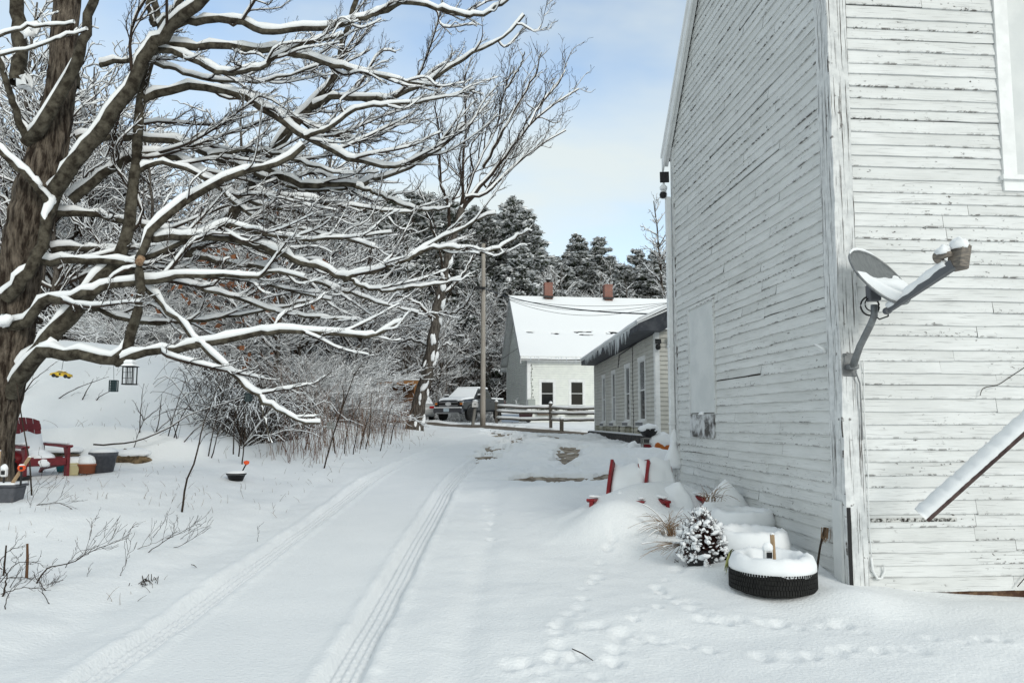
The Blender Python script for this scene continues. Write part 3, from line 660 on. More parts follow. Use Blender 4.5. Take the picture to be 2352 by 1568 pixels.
for px, cap in ((1259, True), (1396, False)):
    y0 = 653 if cap else 657
    s_f, _ = on_ff(px, 700); p = FP + fg * (FG / 2 - .1) + fd * (s_f * 56.2 / 50 - .55 if False else 0)
    # along the ridge: solve the ray against the ridge plane
    rd = ray(px, 680); O = FP + fg * (FG / 2); t_, s_ = np.linalg.solve(np.array([[rd[0], -fd[0]], [rd[1], -fd[1]]]), O[:2]); p = O + fd * s_; ztop = at(px, y0, p[1])[2]
    ch = MB(); ch.box([p[0], p[1], (FRZ - .6 + ztop) / 2], (.62, .62, ztop - FRZ + .6), rz=math.atan2(fd[1], fd[0])); ch.box([p[0], p[1], ztop + .04], (.68, .68, .10), rz=math.atan2(fd[1], fd[0]), bev=.02)
    c_ = obj('chimney', ch, M_BRICK, farm); fl = MB(); fl.box([p[0], p[1] - .25, FRZ + .12], (.72, .6, .12), rz=math.atan2(fd[1], fd[0])); obj('flashing', fl, M_LEAD, c_)
    if cap:
        cp = MB(); cp.lathe([p[0], p[1], ztop + .06], [(.14, 0), (.14, .22), (.2, .24), (.2, .30), (.05, .38)], 12); obj('cap', cp, M_LEAD, c_, True)
        sn = MB(); sn.lathe([p[0], p[1], ztop + .06 + .32], [(.2, 0), (.17, .06), (.0, .1)], 12); obj('snow', sn, M_SNOW, c_, True)
ic = MB(); rg = np.random.default_rng(5)
for k in range(70):
    s_ = rg.uniform(0, 9.5); l_ = rg.uniform(.1, .3) * (1 if rg.random() < .8 else 2.2); p = FP + fd * s_ + fn * .43; ic = MB(); ic.lathe([p[0], p[1], FE - .14], [(.004, -l_), (.018, -l_ * .4), (.03, 0)], 5)
    obj('icicle', ic, M_ICE, farm, True)
for (a, b, c, d) in WF[:2]:
    bx = MB(); z_ = c - .52; s_m = (a + b) / 2; p = FP + fd * s_m + fn * .17
    bx.box([p[0], p[1], z_], (1.4, .28, .30), rz=math.atan2(fd[1], fd[0]), rx=0, taper=1.12, bev=.03); o = obj('window_box', bx, mat('weathered_wood', (.17, .12, .09), .9, (.28, .22, .18), 6), farm)
    gr = MB(); 
    for k in range(60):
        q = p + fd * rg.uniform(-.66, .66) + fn * rg.uniform(-.1, .15); e = np.array([rg.normal(0, .12), rg.normal(-.05, .06), rg.uniform(.0, .18)]); gr.tube([[q[0], q[1], z_ + .14], [q[0] + e[0] * .6, q[1] + e[1], z_ + .16 + e[2]], [q[0] + e[0] * 1.5, q[1] + e[1], z_ + .12 + e[2] * .6]], .012, 3)
    obj('greenery', gr, mat('pine_sprig', (.03, .045, .025), .9), o)
    sn = MB(); sn.box([p[0], p[1], z_ + .16], (1.1, .2, .06), rz=math.atan2(fd[1], fd[0]), bev=.03); obj('snow', sn, M_SNOW, o)
# string of lights down the corner, junction box
ic = MB(); ic.tube([FP + fd * (.26 + .03 * math.sin(z * 4)) + fn * .04 + np.array([0, 0, z - FP[2]]) for z in np.linspace(1.6, FE - .6, 30)], .012, 4)
for z in np.linspace(1.7, FE - .7, 16): q = FP + fd * (.3 + rg.uniform(-.08, .08)) + fn * .05; ic.box([q[0], q[1], z], (.05, .04, .07), ry=.5)
obj('light_string', ic, mat('green_cable', (.04, .05, .045), .7), farm)
ic = MB(); q = FP + fd * .25 + fn * .09; ic.box([q[0], q[1], 2.75], (.5, .16, .45), rz=math.atan2(fd[1], fd[0]), bev=.02); obj('utility_box', ic, mat('grey_box', (.33, .36, .34), .6), farm)

# ---------------------------------------------------------------- vinyl sided annex with tall windows
ka = -.026
AY0, AY1 = 20.0, 32.0
AP = at(1509, 965, AY0); AP[2] = .95
ad = np.array([ka, 1, 0]) / math.hypot(1, ka); af = np.array([1, -ka, 0]) / math.hypot(1, ka); an = -af; afn = -ad
def on_a(x, y):
    d = ray(x, y); t, s = np.linalg.solve(np.array([[d[0], -ad[0]], [d[1], -ad[1]]]), AP[:2]); return s, CAMZ + t * d[2]
AL = on_a(1367, 900)[0]
ZE = on_a(1500, 769)[1]
annex = thing('annex', 'low beige vinyl sided house wing with four tall windows and icicles under its eave', 'house', tuple(AP))
cr_ = MB(); cr_.add([[p[0], p[1], z] for z in (.6, ZE + .02) for p in (AP + ad * .02 + af * .02, AP + ad * AL + af * .02, AP + ad * AL + af * 6, AP + ad * .02 + af * 6)], [[0, 1, 5, 4][::-1], [1, 2, 6, 5], [2, 3, 7, 6], [3, 0, 4, 7], [4, 5, 6, 7]]); obj('frame_wall', cr_, M_LAP, annex)
AW = []
for (xf, xn, yt, yb) in ((1385, 1390.5, 869, 970), (1407, 1413.5, 858, 967), (1437.5, 1447, 841, 963), (1469, 1482, 821, 960)):
    a, _ = on_a(xn, yt); b, _ = on_a(xf, yt); zt = on_a(xn, yt)[1]; zb_ = on_a(xn, yb)[1]; AW.append((a, b, zb_, zt))
zt_m = np.mean([w_[3] for w_ in AW]); zb_m = np.mean([w_[2] for w_ in AW])
AW = [(a, b, zb_m * .6 + c * .4, zt_m * .6 + d * .4) for a, b, c, d in AW]
m = MB(); lap_plain(m, AP, ad, an, AL, .85, ZE, .122, .032, skip=[(p - .12, q + .12, r - .2, s + .14) for p, q, r, s in AW])
M_LAPD = M_LAP
obj('side_wall', m, mat('stained_vinyl', (.56, .555, .52), .6, (.50, .495, .46), 3), annex)
m = MB(); lap_plain(m, AP, af, afn, 2.6, .85, ZE + .6, .122, .032, top=lambda s: ZE + .04 + s * .48); obj('end_wall', m, M_LAP, annex)
# mossy lower courses
m = MB(); lap_plain(m, AP, ad, an * 1.0, AL - .02, .85, .85 + .122 * 4, .122, .035); obj('lower_siding', m, mat('mossy_siding', (.50, .48, .40), .8, (.16, .155, .09), 2.6, (1, 1, .5), lo=.42, hi=.68), annex, label='mildew stained lower courses of siding')
M_BGL = mat('curtained_glass', (.07, .08, .09), .15, (.12, .135, .15), 1.2, spec=.4)
M_BTRIM = mat('blue_grey_trim', (.33, .38, .42), .6)
for i_, (a, b, c, d) in enumerate(AW):
    w_ = window(annex, AP, ad, an, a, b, c, d, .10, glass=M_GLASS, snow=False)
    g = MB(); zm = (c + d) / 2
    if i_ != 1: slab(g, AP, ad, an, a + .03, b - .03, zm + .02, d - .03, -.011, -.006)
    else: slab(g, AP, ad, an, a + .03, b - .03, c + .03, zm - .02, -.011, -.006)
    obj('pane', g, M_BGL, w_, label='pale curtained half of the window')
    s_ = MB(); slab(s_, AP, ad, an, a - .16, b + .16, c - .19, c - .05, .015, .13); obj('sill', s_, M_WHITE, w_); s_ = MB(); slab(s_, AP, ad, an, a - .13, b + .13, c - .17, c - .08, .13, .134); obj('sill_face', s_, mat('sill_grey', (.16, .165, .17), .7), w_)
t = MB(); slab(t, AP, ad, an, -.03, .10, .85, ZE, 0, .045); slab(t, AP, af, afn, -.03, .09, .85, ZE + .05, 0, .045); obj('corner_board', t, M_WHITE, annex)
t = MB(); slab(t, AP, ad, an, AL - .05, AL + .01, .85, ZE, 0, .045); obj('corner_board', t, M_WHITE, annex)
# roof: shallow, dark soffit and fascia, thick snow with a rounded lip
RS = .42; zr = ZE + .05
sof = MB(); NS = .78
def ar(s, f_, z): p = AP + ad * s + af * f_; return [p[0], p[1], z]
o_ = .55; sof.add([ar(-.35, -o_, zr), ar(-.35, 0.1, zr - .02), ar(AL + .35, .1, zr - .02), ar(AL + .35, -o_, zr), ar(-.35, -o_, zr + .20), ar(-.35, 3, zr + 3.4 * .5), ar(AL + .35, 3, zr + 3.4 * .5), ar(AL + .35, -o_, zr + .2)], BF)
obj('roof', sof, mat('dark_eave', (.035, .04, .05), .6, (.07, .075, .085), 5), annex)
t = MB(); t.add([ar(-.38, -o_ - .02, zr + .17), ar(-.38, 3, zr + 3.4 * .5 + .01), ar(-.35, 3, zr + 3.4 * .5 + .01), ar(-.35, -o_ - .02, zr + .17), ar(-.38, -o_ - .02, zr + .21), ar(-.38, 3, zr + 3.4 * .5 + .06), ar(-.35, 3, zr + 3.4 * .5 + .06), ar(-.35, -o_ - .02, zr + .21)], BF)
slab(t, AP - af * o_, ad, an, -.38, AL + .35, zr + .16, zr + .205, 0, .02); obj('fascia', t, M_WHITE, annex)
prof = [(-o_ - .03, .205), (-o_ - .05, .27), (-o_ + .02, .33), (.3, .30 + .85 * .48), (1.5, .30 + 2.05 * .49), (3, .30 + 3.55 * .49), (3, .2 + 3.5 * .49)]
t = MB(); ss = np.linspace(-.42, AL + .38, 40); vv = [ar(s, f_, zr + z_ + .02 * float(vnoise(s, f_, .6))) for s in ss for f_, z_ in prof]; n_ = len(prof)
ff = [[i * n_ + j, i * n_ + j + 1, (i + 1) * n_ + j + 1, (i + 1) * n_ + j] for i in range(39) for j in range(n_ - 1)] + [list(range(n_)), list(range(39 * n_ + n_ - 1, 39 * n_ - 1, -1))]
t.add(vv, ff); obj('snow', t, M_SNOW, annex, True)
ic = MB()
for k in range(95):
    ic = MB(); s_ = rg.uniform(.8, AL - 1); l_ = rg.uniform(.06, .3) * (1 + 1.0 * math.exp(-((s_ - 3.2) / 1.5) ** 2)); q = AP + ad * s_ + an * (o_ + .01); ic.lathe([q[0], q[1], zr + .18], [(.004, -l_), (.014, -l_ * .45), (.026, 0)], 5)
    obj('icicle', ic, M_ICE, annex, True)
# cables on the wall
ic = MB()
s5 = on_a(1456, 900)[0]; ic.tube([AP + ad * (s5 + .02 * math.sin(z * 3)) + an * .03 + np.array([0, 0, z - AP[2]]) for z in np.linspace(1.05, ZE - .05, 14)], .012, 5)
s6 = on_a(1423, 900)[0]; ic.tube([AP + ad * s_ + an * .03 + np.array([0, 0, z - AP[2]]) for s_, z in ((s5 - .6, ZE), (s6 - .2, ZE - .1), (s6 - .05, ZE - .35), (s6 + .05, AW[2][3] + .12))], .02, 5)
ic.tube([AP + ad * (s6 + .0) + an * .03 + np.array([0, 0, z - AP[2]]) for z in (AW[2][2] - .2, 1.3, 1.05)], .02, 5)
obj('cable', ic, mat('cable_grey', (.05, .05, .05), .6), annex)

def camera_unit(name, label, p, s, z_rot, panel=True, col=M_BLACK):
    c = thing(name, label, 'camera', tuple(p)); b = MB(); b.lathe([p[0], p[1], p[2]], [(.02 * s, -.10 * s), (.055 * s, -.085 * s), (.065 * s, -.03 * s), (.05 * s, .02 * s), (.03 * s, .04 * s)], 16); obj('body', b, col, c, True)
    l_ = MB(); l_.lathe([p[0], p[1] - .05 * s, p[2] - .05 * s], [(.0, -.02 * s), (.025 * s, -.012 * s), (.028 * s, .012 * s), (0, .02 * s)], 12, rx=math.pi / 2); obj('lens', l_, M_GLASS, c, True)
    k_ = MB(); k_.box([p[0] + .03 * s, p[1] + .02 * s, p[2] + .05 * s], (.04 * s, .10 * s, .04 * s)); obj('bracket', k_, M_WHITE if not panel else col, c)
    if panel: q = MB(); q.box([p[0], p[1] - .01, p[2] + .11 * s], (.15 * s, .012, .12 * s), rx=-.35, rz=z_rot, bev=.004); obj('solar_panel', q, M_GLASS, c)
    return c
p = AP + np.array([.04, -.13, 0]); p[2] = at(1517, 792, p[1])[2] - .02
camera_unit('security_camera', 'small black security camera with tilted panel on the white corner of the beige wing', p, 1.1, 0)
p = AP + af * .42 + afn * .12; p[2] = at(1530, 785, p[1])[2]
fl = thing('floodlight', 'small round floodlight tucked behind the downspout on the beige end wall', 'light', tuple(p)); b = MB(); b.lathe(p, [(.03, -.06), (.07, -.04), (.08, .06), (.02, .07)], 14, rx=1.2); obj('lamp_head', b, M_BLACK, fl, True); b = MB(); b.lathe([p[0] - .06, p[1] - .02, p[2] + .12], [(.02, -.03), (.05, -.02), (.055, .03)], 14, rx=1.3); obj('sensor', b, mat('beige_lamp', (.4, .38, .32), .5), fl, True)
# devices on the barn's far corner: square panel and round camera, above the downspout
p = P0 + dg * (GL + .02) - df * .15; p[2] = at(1530, 443, p[1])[2]
c = camera_unit('security_camera', 'black and white security camera under a square panel on the far corner of the barn', p, 1.0, 0, False, M_WHITE)
b = MB(); b.lathe([p[0] - .01, p[1] - .03, p[2] - .03], [(.02, -.07), (.05, -.055), (.058, 0), (.04, .03)], 16); obj('dome', b, M_BLACK, c, True)
b = MB(); b.box([p[0] + .01, p[1], p[2] + .1], (.03, .03, .16)); obj('bracket', b, M_WHITE, c)
z = at(1532, 408, p[1])[2]; b = MB(); b.box([p[0] + .02, p[1] - .02, z], (.15, .02, .19), rx=-.12, rz=-.1, bev=.006); obj('solar_panel', b, M_BLACK, c)
sn = MB(); sn.lathe([p[0] + .0, p[1] - .02, p[2] + .07], [(.06, -.02), (.065, .02), (.03, .06), (0, .065)], 10); obj('snow', sn, M_SNOW, c, True)
# ---------------------------------------------------------------- trees
def spline(pts, n):
    p = np.asarray(pts, float); m = len(p); t = np.linspace(0, m - 1, n); i = np.clip(t.astype(int), 0, m - 2); f = (t - i)[:, None]
    g = lambda k: p[np.clip(k, 0, m - 1)]
    a, b, c, d = g(i - 1), g(i), g(i + 1), g(i + 2)
    return .5 * (2 * b + (c - a) * f + (2 * a - 5 * b + 4 * c - d) * f ** 2 + (3 * b - a - 3 * c + d) * f ** 3)
def sprout(B, P, r, lv, rg, gap, ratio, spread, up=.1, lmin=.12, tmin=.12, rmin=.0022, depth=3, npts=(10, 7, 4), bias=None, snow=1.0, r0f=.55, endfac=.35, twig_snow=1.0, wig=1.0, thk=.012):
    """grow side branches off a polyline"""
    seg = np.linalg.norm(np.diff(P, axis=0), axis=1); cum = np.concatenate([[0], np.cumsum(seg)]); Lt = cum[-1]
    if Lt < lmin * 1.2: return
    g = gap[min(lv, len(gap) - 1)]; s = Lt * tmin + rg.random() * g; sd = rg.choice([-1, 1])
    while s < Lt * .985:
        i = min(np.searchsorted(cum, s) - 1, len(P) - 2); f = (s - cum[i]) / (seg[i] + 1e-9); p = P[i] * (1 - f) + P[i + 1] * f; T = P[i + 1] - P[i]; T /= np.linalg.norm(T) + 1e-9
        rr = r[i] * (1 - f) + r[i + 1] * f; rem = (1 - s / Lt)
        L_ = Lt * (ratio if np.isscalar(ratio) else ratio[min(lv, len(ratio) - 1)]) * (endfac + (1 - endfac) * rem) * rg.uniform(.45, 1.25); L_ = max(L_, lmin * rg.uniform(.6, 1.3))
        side = np.cross(T, (0, 0, 1)); nn = np.linalg.norm(side); side = side / nn if nn > .1 else np.array([rg.normal(), rg.normal(), 0])
        N = np.cross(side, T); a = rg.normal(0, .75) + (0 if sd > 0 else math.pi); sd = -sd
        lat = side * math.cos(a) + N * math.sin(a); an_ = spread * rg.uniform(.55, 1.25)
        D = T * math.cos(an_) + lat * math.sin(an_) + np.array([0, 0, up * rg.uniform(-.6, 1.6)])
        if bias is not None: D = D + bias
        D /= np.linalg.norm(D)
        n = npts[min(lv, len(npts) - 1)]; t = np.linspace(0, 1, n)[:, None]
        c1 = rg.normal(0, .21, 3) * wig; c1[2] = abs(c1[2]) * np.sign(up + .03) ; c2 = rg.normal(0, .055 if lv < 2 else .11, 3) * wig
        Q = p + L_ * (D * t + c1 * t ** 2 + c2 * np.sin(t * 7 + rg.random() * 6)) - L_ * c2 * math.sin(0)
        Q = Q - (Q[0] - p)
        r1 = max(min(rr * r0f, (thk if lv == 0 else .012) * L_ + rmin), rmin); rad = r1 * (1 - .72 * t[:, 0]) ; rad = np.maximum(rad, rmin * .8)
        B.add(Q, rad, snow * (1 if lv < 1 else (1 if twig_snow > 0 else .45) if lv < 2 else twig_snow))
        if lv + 1 < depth: sprout(B, Q, rad, lv + 1, rg, gap, ratio, spread, up, lmin, .18, rmin, depth, npts, bias * .6 if bias is not None else None, snow, r0f, endfac, twig_snow, wig, thk)
        s += g * rg.uniform(.55, 1.5) * (.5 + .5 * (rem + .3))

# ---- the great maple at the left, limb by limb
g0 = ground_at(12, 1118)
maple = thing('maple_tree', 'huge old maple with snow lined limbs filling the left half of the picture', 'tree', tuple(g0))
YT = g0[1]
def px(pts): return np.array([at(x, y, Y) for x, y, Y in pts])
def limb(pts, w0, w1, n=26, wob=.014, pw=1.15):
    P = spline(px(pts), n); Ym = P[:, 1]; w_ = w1 + (w0 - w1) * (1 - np.linspace(0, 1, n)) ** pw; r = w_ / 2 * Ym / F
    rg = np.random.default_rng(int(abs(pts[0][0] * 7 + pts[-1][1] * 13)) + 1); P[1:-1] += rg.normal(0, wob, (n - 2, 3)) * np.minimum(1, r[1:-1, None] * 30 + .3)
    return P, r
def trunk_mesh(P, r, k, seed, rough=.07, flare=0):
    rg = np.random.default_rng(seed); n = len(P); V = tube_v(P[None], r[None], k)[0]; C = P[:, None]; a = np.arange(k) * 2 * np.pi / k
    d = V - C; zz = P[:, 2][:, None]
    ridge = 1 + rough * (.7 * np.sin(a * 9 + 2 * vnoise(zz * 1.0, a[None] * 0 + 1, .6) * 6) + .6 * np.sin(a * 17 + 1.3 * zz) + 3.2 * vnoise(a[None] * 5 + 0 * zz, zz * 3, 1.0, seed))
    ridge = ridge + flare * np.exp(-(zz - zz.min()) / .35) * (1 + .35 * np.sin(a * 5 + 1))
    return (C + d * ridge[..., None])
tr, rr_ = limb([(-40, 1150, YT), (-26, 1040, YT), (-8, 930, YT), (14, 840, YT), (34, 730, YT), (48, 610, YT), (72, 500, YT), (98, 400, YT + .05), (122, 300, YT + .1), (140, 190, YT + .15), (150, 60, YT + .2), (158, -90, YT + .3)], 100, 50, 70, .006, 1.0)
rr_ = rr_ * (1 + .30 * np.exp(-((np.linspace(0, 1, 70) - .60) / .14) ** 2))
V = trunk_mesh(tr, rr_, 40, 3, .05, .35); obj('trunk', ([V.reshape(-1, 3)], [grid_faces(1, 70, 40)]), M_BARK, maple, True)
LIMBS = [  # traced polylines (x, y, depth), start and end width in photo pixels, children scale
 ('a', [(112, 478, 11.0), (150, 400, 10.8), (205, 332, 10.7), (273, 244, 10.6), (332, 127, 10.5), (371, 88, 10.5), (464, 0, 10.3), (560, -90, 10.2)], 50, 30, .7),
 ('b', [(63, 330, 10.9), (100, 285, 10.7), (170, 160, 10.6), (195, 80, 10.5), (222, -20, 10.4)], 44, 26, .3),
 ('c', [(66, 330, 10.9), (45, 280, 10.7), (29, 230, 10.6), (10, 170, 10.5), (-10, 120, 10.4)], 26, 16, .4),
 ('d', [(116, 476, 10.8), (92, 440, 10.6), (68, 415, 10.5), (30, 375, 10.4), (-20, 335, 10.3)], 24, 14, .3),
 ('e', [(118, 470, 10.9), (107, 500, 10.7), (92, 575, 10.65), (54, 640, 10.6), (15, 685, 10.7)], 30, 40, .0),
 ('f', [(30, 880, 11.0), (75, 820, 10.8), (120, 770, 10.7), (180, 705, 10.7), (235, 640, 10.8), (268, 600, 10.8), (292, 530, 10.9), (310, 400, 11.0), (322, 273, 11.0), (342, 150, 11.0), (362, 60, 11.0), (350, -10, 11.0)], 58, 22, .35),
 ('g', [(25, 905, 10.9), (55, 850, 10.6), (95, 808, 10.4), (140, 812, 10.3), (200, 818, 10.2), (265, 832, 10.1), (300, 790, 10.1), (316, 720, 10.1), (322, 640, 10.15), (318, 590, 10.2), (340, 545, 10.2), (386, 493, 10.25), (464, 439, 10.3), (537, 405, 10.3), (600, 388, 10.3), (650, 372, 10.4), (700, 335, 10.4)], 44, 14, .8),
 ('h', [(268, 834, 10.1), (330, 812, 10.0), (420, 800, 9.9), (500, 785, 9.8), (580, 768, 9.8), (640, 763, 9.7), (720, 765, 9.7), (830, 775, 9.6), (870, 765, 9.6), (925, 742, 9.6)], 26, 8, .75),
 ('i', [(5, 760, 10.9), (63, 735, 10.7), (103, 690, 10.6), (146, 690, 10.5), (200, 672, 10.4), (244, 659, 10.4), (312, 650, 10.3), (380, 642, 10.3), (415, 636, 10.2), (500, 634, 10.2), (586, 636, 10.2), (640, 624, 10.2), (700, 640, 10.1)], 34, 7, .8),
 ('j', [(95, 600, 10.9), (150, 598, 10.8), (220, 603, 10.7), (293, 606, 10.6), (345, 590, 10.5), (390, 571, 10.5), (478, 532, 10.4), (517, 515, 10.4), (586, 532, 10.4), (689, 552, 10.3), (780, 548, 10.3), (860, 570, 10.3)], 24, 7, .9),
 ('k', [(120, 575, 11.2), (200, 570, 11.2), (280, 578, 11.2), (370, 600, 11.3), (450, 622, 11.3), (560, 640, 11.4), (660, 668, 11.4), (760, 690, 11.4)], 20, 6, .8),
 ('l', [(130, 490, 11.2), (205, 492, 11.3), (293, 512, 11.4), (366, 525, 11.5), (440, 535, 11.6), (478, 532, 11.6), (560, 560, 11.7), (650, 590, 11.7), (740, 600, 11.8)], 22, 6, .9),
 ('m', [(180, 320, 11.3), (234, 317, 11.4), (303, 317, 11.5), (381, 322, 11.6), (439, 337, 11.6), (498, 366, 11.7), (561, 386, 11.7), (640, 420, 11.8), (720, 440, 11.8), (820, 430, 11.9)], 26, 7, .9),
 ('n', [(165, 460, 11.2), (210, 420, 11.2), (250, 390, 11.2), (300, 365, 11.3), (360, 355, 11.4), (420, 372, 11.5), (470, 410, 11.5), (520, 440, 11.6), (590, 470, 11.7), (690, 490, 11.7), (800, 500, 11.8)], 32, 7, .9),
 ('o', [(330, 230, 11.0), (361, 215, 11.0), (439, 198, 11.0), (537, 215, 11.0), (610, 254, 11.0), (656, 287, 11.0), (700, 316, 11.0), (788, 360, 10.9), (850, 376, 10.9), (898, 382, 10.9), (964, 365, 10.9), (1030, 325, 10.8), (1069, 286, 10.8)], 28, 6, .9),
 ('p', [(335, 120, 10.8), (366, 117, 10.7), (439, 137, 10.6), (508, 166, 10.5), (586, 161, 10.4), (635, 132, 10.3), (700, 100, 10.2), (790, 80, 10.2)], 22, 7, .8),
 ('q', [(380, 106, 10.7), (450, 105, 10.7), (537, 108, 10.7), (612, 116, 10.7), (678, 127, 10.7), (766, 150, 10.7), (810, 163, 10.7), (876, 176, 10.7), (940, 190, 10.7), (1010, 200, 10.7)], 26, 6, .85),
 ('r', [(400, 60, 10.6), (450, 48, 10.5), (537, 50, 10.5), (612, 70, 10.4), (678, 68, 10.4), (788, 60, 10.3), (860, 35, 10.3), (920, 2, 10.2), (960, -30, 10.2)], 26, 9, .8),
 ('s', [(860, 35, 10.3), (930, 5, 10.2), (1007, 22, 10.1), (1060, 33, 10.1), (1110, 35, 10.1), (1161, 4, 10.0), (1190, -20, 10.0)], 14, 6, .9),
 ('t', [(612, 571, 10.5), (660, 590, 10.4), (700, 604, 10.4), (745, 620, 10.3), (788, 637, 10.3), (830, 630, 10.2), (876, 620, 10.2), (942, 593, 10.1), (986, 567, 10.1), (1030, 541, 10.0), (1087, 510, 10.0), (1139, 492, 9.9)], 20, 5, .8),
 ('u', [(340, 545, 10.3), (400, 548, 10.4), (470, 545, 10.4), (540, 552, 10.5), (612, 571, 10.5)], 22, 19, .7),
 ('v', [(942, 593, 10.1), (986, 572, 10.1), (1051, 571, 10.0), (1117, 580, 10.0), (1183, 549, 10.0), (1215, 530, 9.9)], 11, 4, .8),
 ('w', [(788, 637, 10.3), (830, 655, 10.2), (880, 668, 10.2), (940, 660, 10.2), (1000, 655, 10.2), (1060, 640, 10.2)], 12, 4, .8),
 ('x', [(240, 645, 11.6), (330, 610, 11.8), (420, 585, 12.0), (490, 540, 12.1), (547, 474, 12.2), (586, 415, 12.3), (640, 340, 12.4), (678, 286, 12.4), (722, 240, 12.4), (757, 196, 12.4), (775, 154, 12.4), (790, 88, 12.4), (814, 20, 12.4), (830, -40, 12.4)], 46, 15, .7),
 ('y', [(722, 246, 12.2), (755, 228, 12.1), (788, 224, 12.1), (876, 229, 12.0), (920, 219, 12.0), (986, 185, 11.9), (1051, 150, 11.9), (1095, 119, 11.8), (1161, 84, 11.8), (1205, 35, 11.8)], 20, 5, .9),
 ('z', [(586, 395, 11.9), (640, 405, 11.8), (700, 426, 11.7), (760, 424, 11.7), (818, 427, 11.7), (850, 418, 11.7), (876, 409, 11.7), (950, 382, 11.6), (1007, 334, 11.6), (1040, 300, 11.6)], 24, 5, .8),
 ('aa', [(818, 430, 11.6), (850, 440, 11.5), (876, 449, 11.5), (942, 479, 11.5), (1007, 483, 11.4), (1040, 470, 11.4)], 12, 4, .8),
 ('ab', [(586, 440, 11.3), (640, 450, 11.3), (722, 461, 11.3), (810, 475, 11.3), (920, 488, 11.3), (970, 480, 11.3)], 15, 4, .8),
 ('ac', [(330, 655, 10.5), (370, 700, 10.3), (416, 740, 10.0), (469, 803, 9.8), (527, 852, 9.7), (580, 899, 9.7), (615, 929, 9.7), (659, 951, 9.6), (689, 968, 9.6), (735, 972, 9.6)], 18, 6, .45),
 ('ad', [(598, 915, 9.7), (603, 935, 9.7), (606, 960, 9.7), (624, 1017, 9.7)], 6, 3, .0),
 ('ae', [(700, 316, 10.9), (745, 300, 10.8), (800, 262, 10.8), (850, 245, 10.7), (930, 240, 10.7), (1010, 225, 10.7), (1090, 205, 10.6)], 14, 4, .9),
 ('af', [(300, 610, 10.6), (380, 640, 10.8), (460, 660, 11.0), (560, 690, 11.2), (650, 720, 11.3), (740, 730, 11.4), (820, 735, 11.5)], 15, 5, .8),
 ('ag', [(150, 690, 11.4), (230, 715, 11.5), (320, 738, 11.6), (430, 740, 11.8), (540, 725, 12.0), (640, 705, 12.1), (720, 690, 12.2)], 18, 5, .8),
 ('ah', [(420, 585, 12.0), (500, 600, 12.0), (600, 615, 12.0), (700, 640, 12.0), (800, 672, 12.0), (880, 700, 12.0), (960, 720, 12.0)], 17, 4, .9),
 ('ai', [(310, 400, 11.0), (360, 375, 11.1), (430, 390, 11.2), (500, 430, 11.3), (540, 470, 11.3), (600, 505, 11.4), (700, 530, 11.4), (800, 545, 11.4), (900, 535, 11.4)], 16, 4, .9),
 ('aj', [(-20, 90, 10.2), (40, 70, 10.2), (85, 62, 10.2), (130, 60, 10.2), (170, 55, 10.2)], 9, 5, .4),
 ('ak', [(-20, 130, 10.0), (40, 118, 10.0), (110, 100, 10.0), (150, 82, 10.0), (200, 70, 10.0)], 8, 4, .4),
 ('al', [(40, 190, 11.5), (45, 100, 11.6), (42, 20, 11.7), (40, -60, 11.8)], 46, 38, .0),
 ('am', [(172, 200, 11.4), (170, 100, 11.5), (176, 0, 11.6), (180, -60, 11.7)], 28, 22, .0),
 ('an', [(355, 60, 11.0), (340, 20, 10.9), (350, -30, 10.8)], 18, 14, .2),
 ('ao', [(365, 60, 10.9), (400, 20, 10.7), (440, -40, 10.6)], 16, 12, .3),
 ('ap', [(230, 150, 11.5), (290, 140, 11.5), (350, 145, 11.5), (400, 160, 11.6), (470, 185, 11.6), (560, 190, 11.7), (650, 178, 11.7), (760, 140, 11.7)], 16, 5, .9),
 ('aq', [(480, 360, 11.6), (560, 345, 11.6), (640, 355, 11.6), (720, 385, 11.5), (800, 400, 11.5), (870, 395, 11.5)], 12, 4, .9),
]
rgm = np.random.default_rng(21)
for nm, pts, w0, w1, ch in LIMBS:
    w0 = w0 * .74; w1 = w1 * .74
    P, r = limb(pts, w0, w1, 26 if len(pts) > 5 else 14); big = w0 > 24
    B = Branches(); B.add(P, r)
    if big:
        k = 16; V = trunk_mesh(P, r, k, len(pts), .025); vs, fs = [V.reshape(-1, 3)], [grid_faces(1, len(P), k)]
    else: vs, fs = tube_v(P[None], r[None], 10).reshape(1, -1, 3), [grid_faces(1, len(P), 10)]
    o = obj('branch', (list(vs), fs), M_LIMB, maple, True)
    T = Branches()
    if ch > 0: sprout(T, P[13 if nm == 'g' else 0:], r[13 if nm == 'g' else 0:], 0, rgm, (.44 / ch, .11, .031), (.46, .32, .28), .56, .12, .09, .12 if nm not in ('a', 'f', 'x') else .25, .0031, 3, (10, 7, 4), np.array([.22, -.02, .02]), r0f=.62, twig_snow=0.0, thk=.013)
    if not T.b: ch = 0
    if ch > 0:
        vs, fs = T.bark(5, 3, .008); obj('twigs', (vs, fs), M_TWIG, o)
    sv, sf = B.snow(.085, 8, .016, 1.3, 5); off = sum(len(q) for q in sv)
    if ch > 0:
        tv, tf = T.snow(.056, 5, .0052, 1.6, 6); sf = sf + [q + off for q in tf]; sv = sv + tv
    obj('snow', (sv, sf), M_BSNOW, o, True)
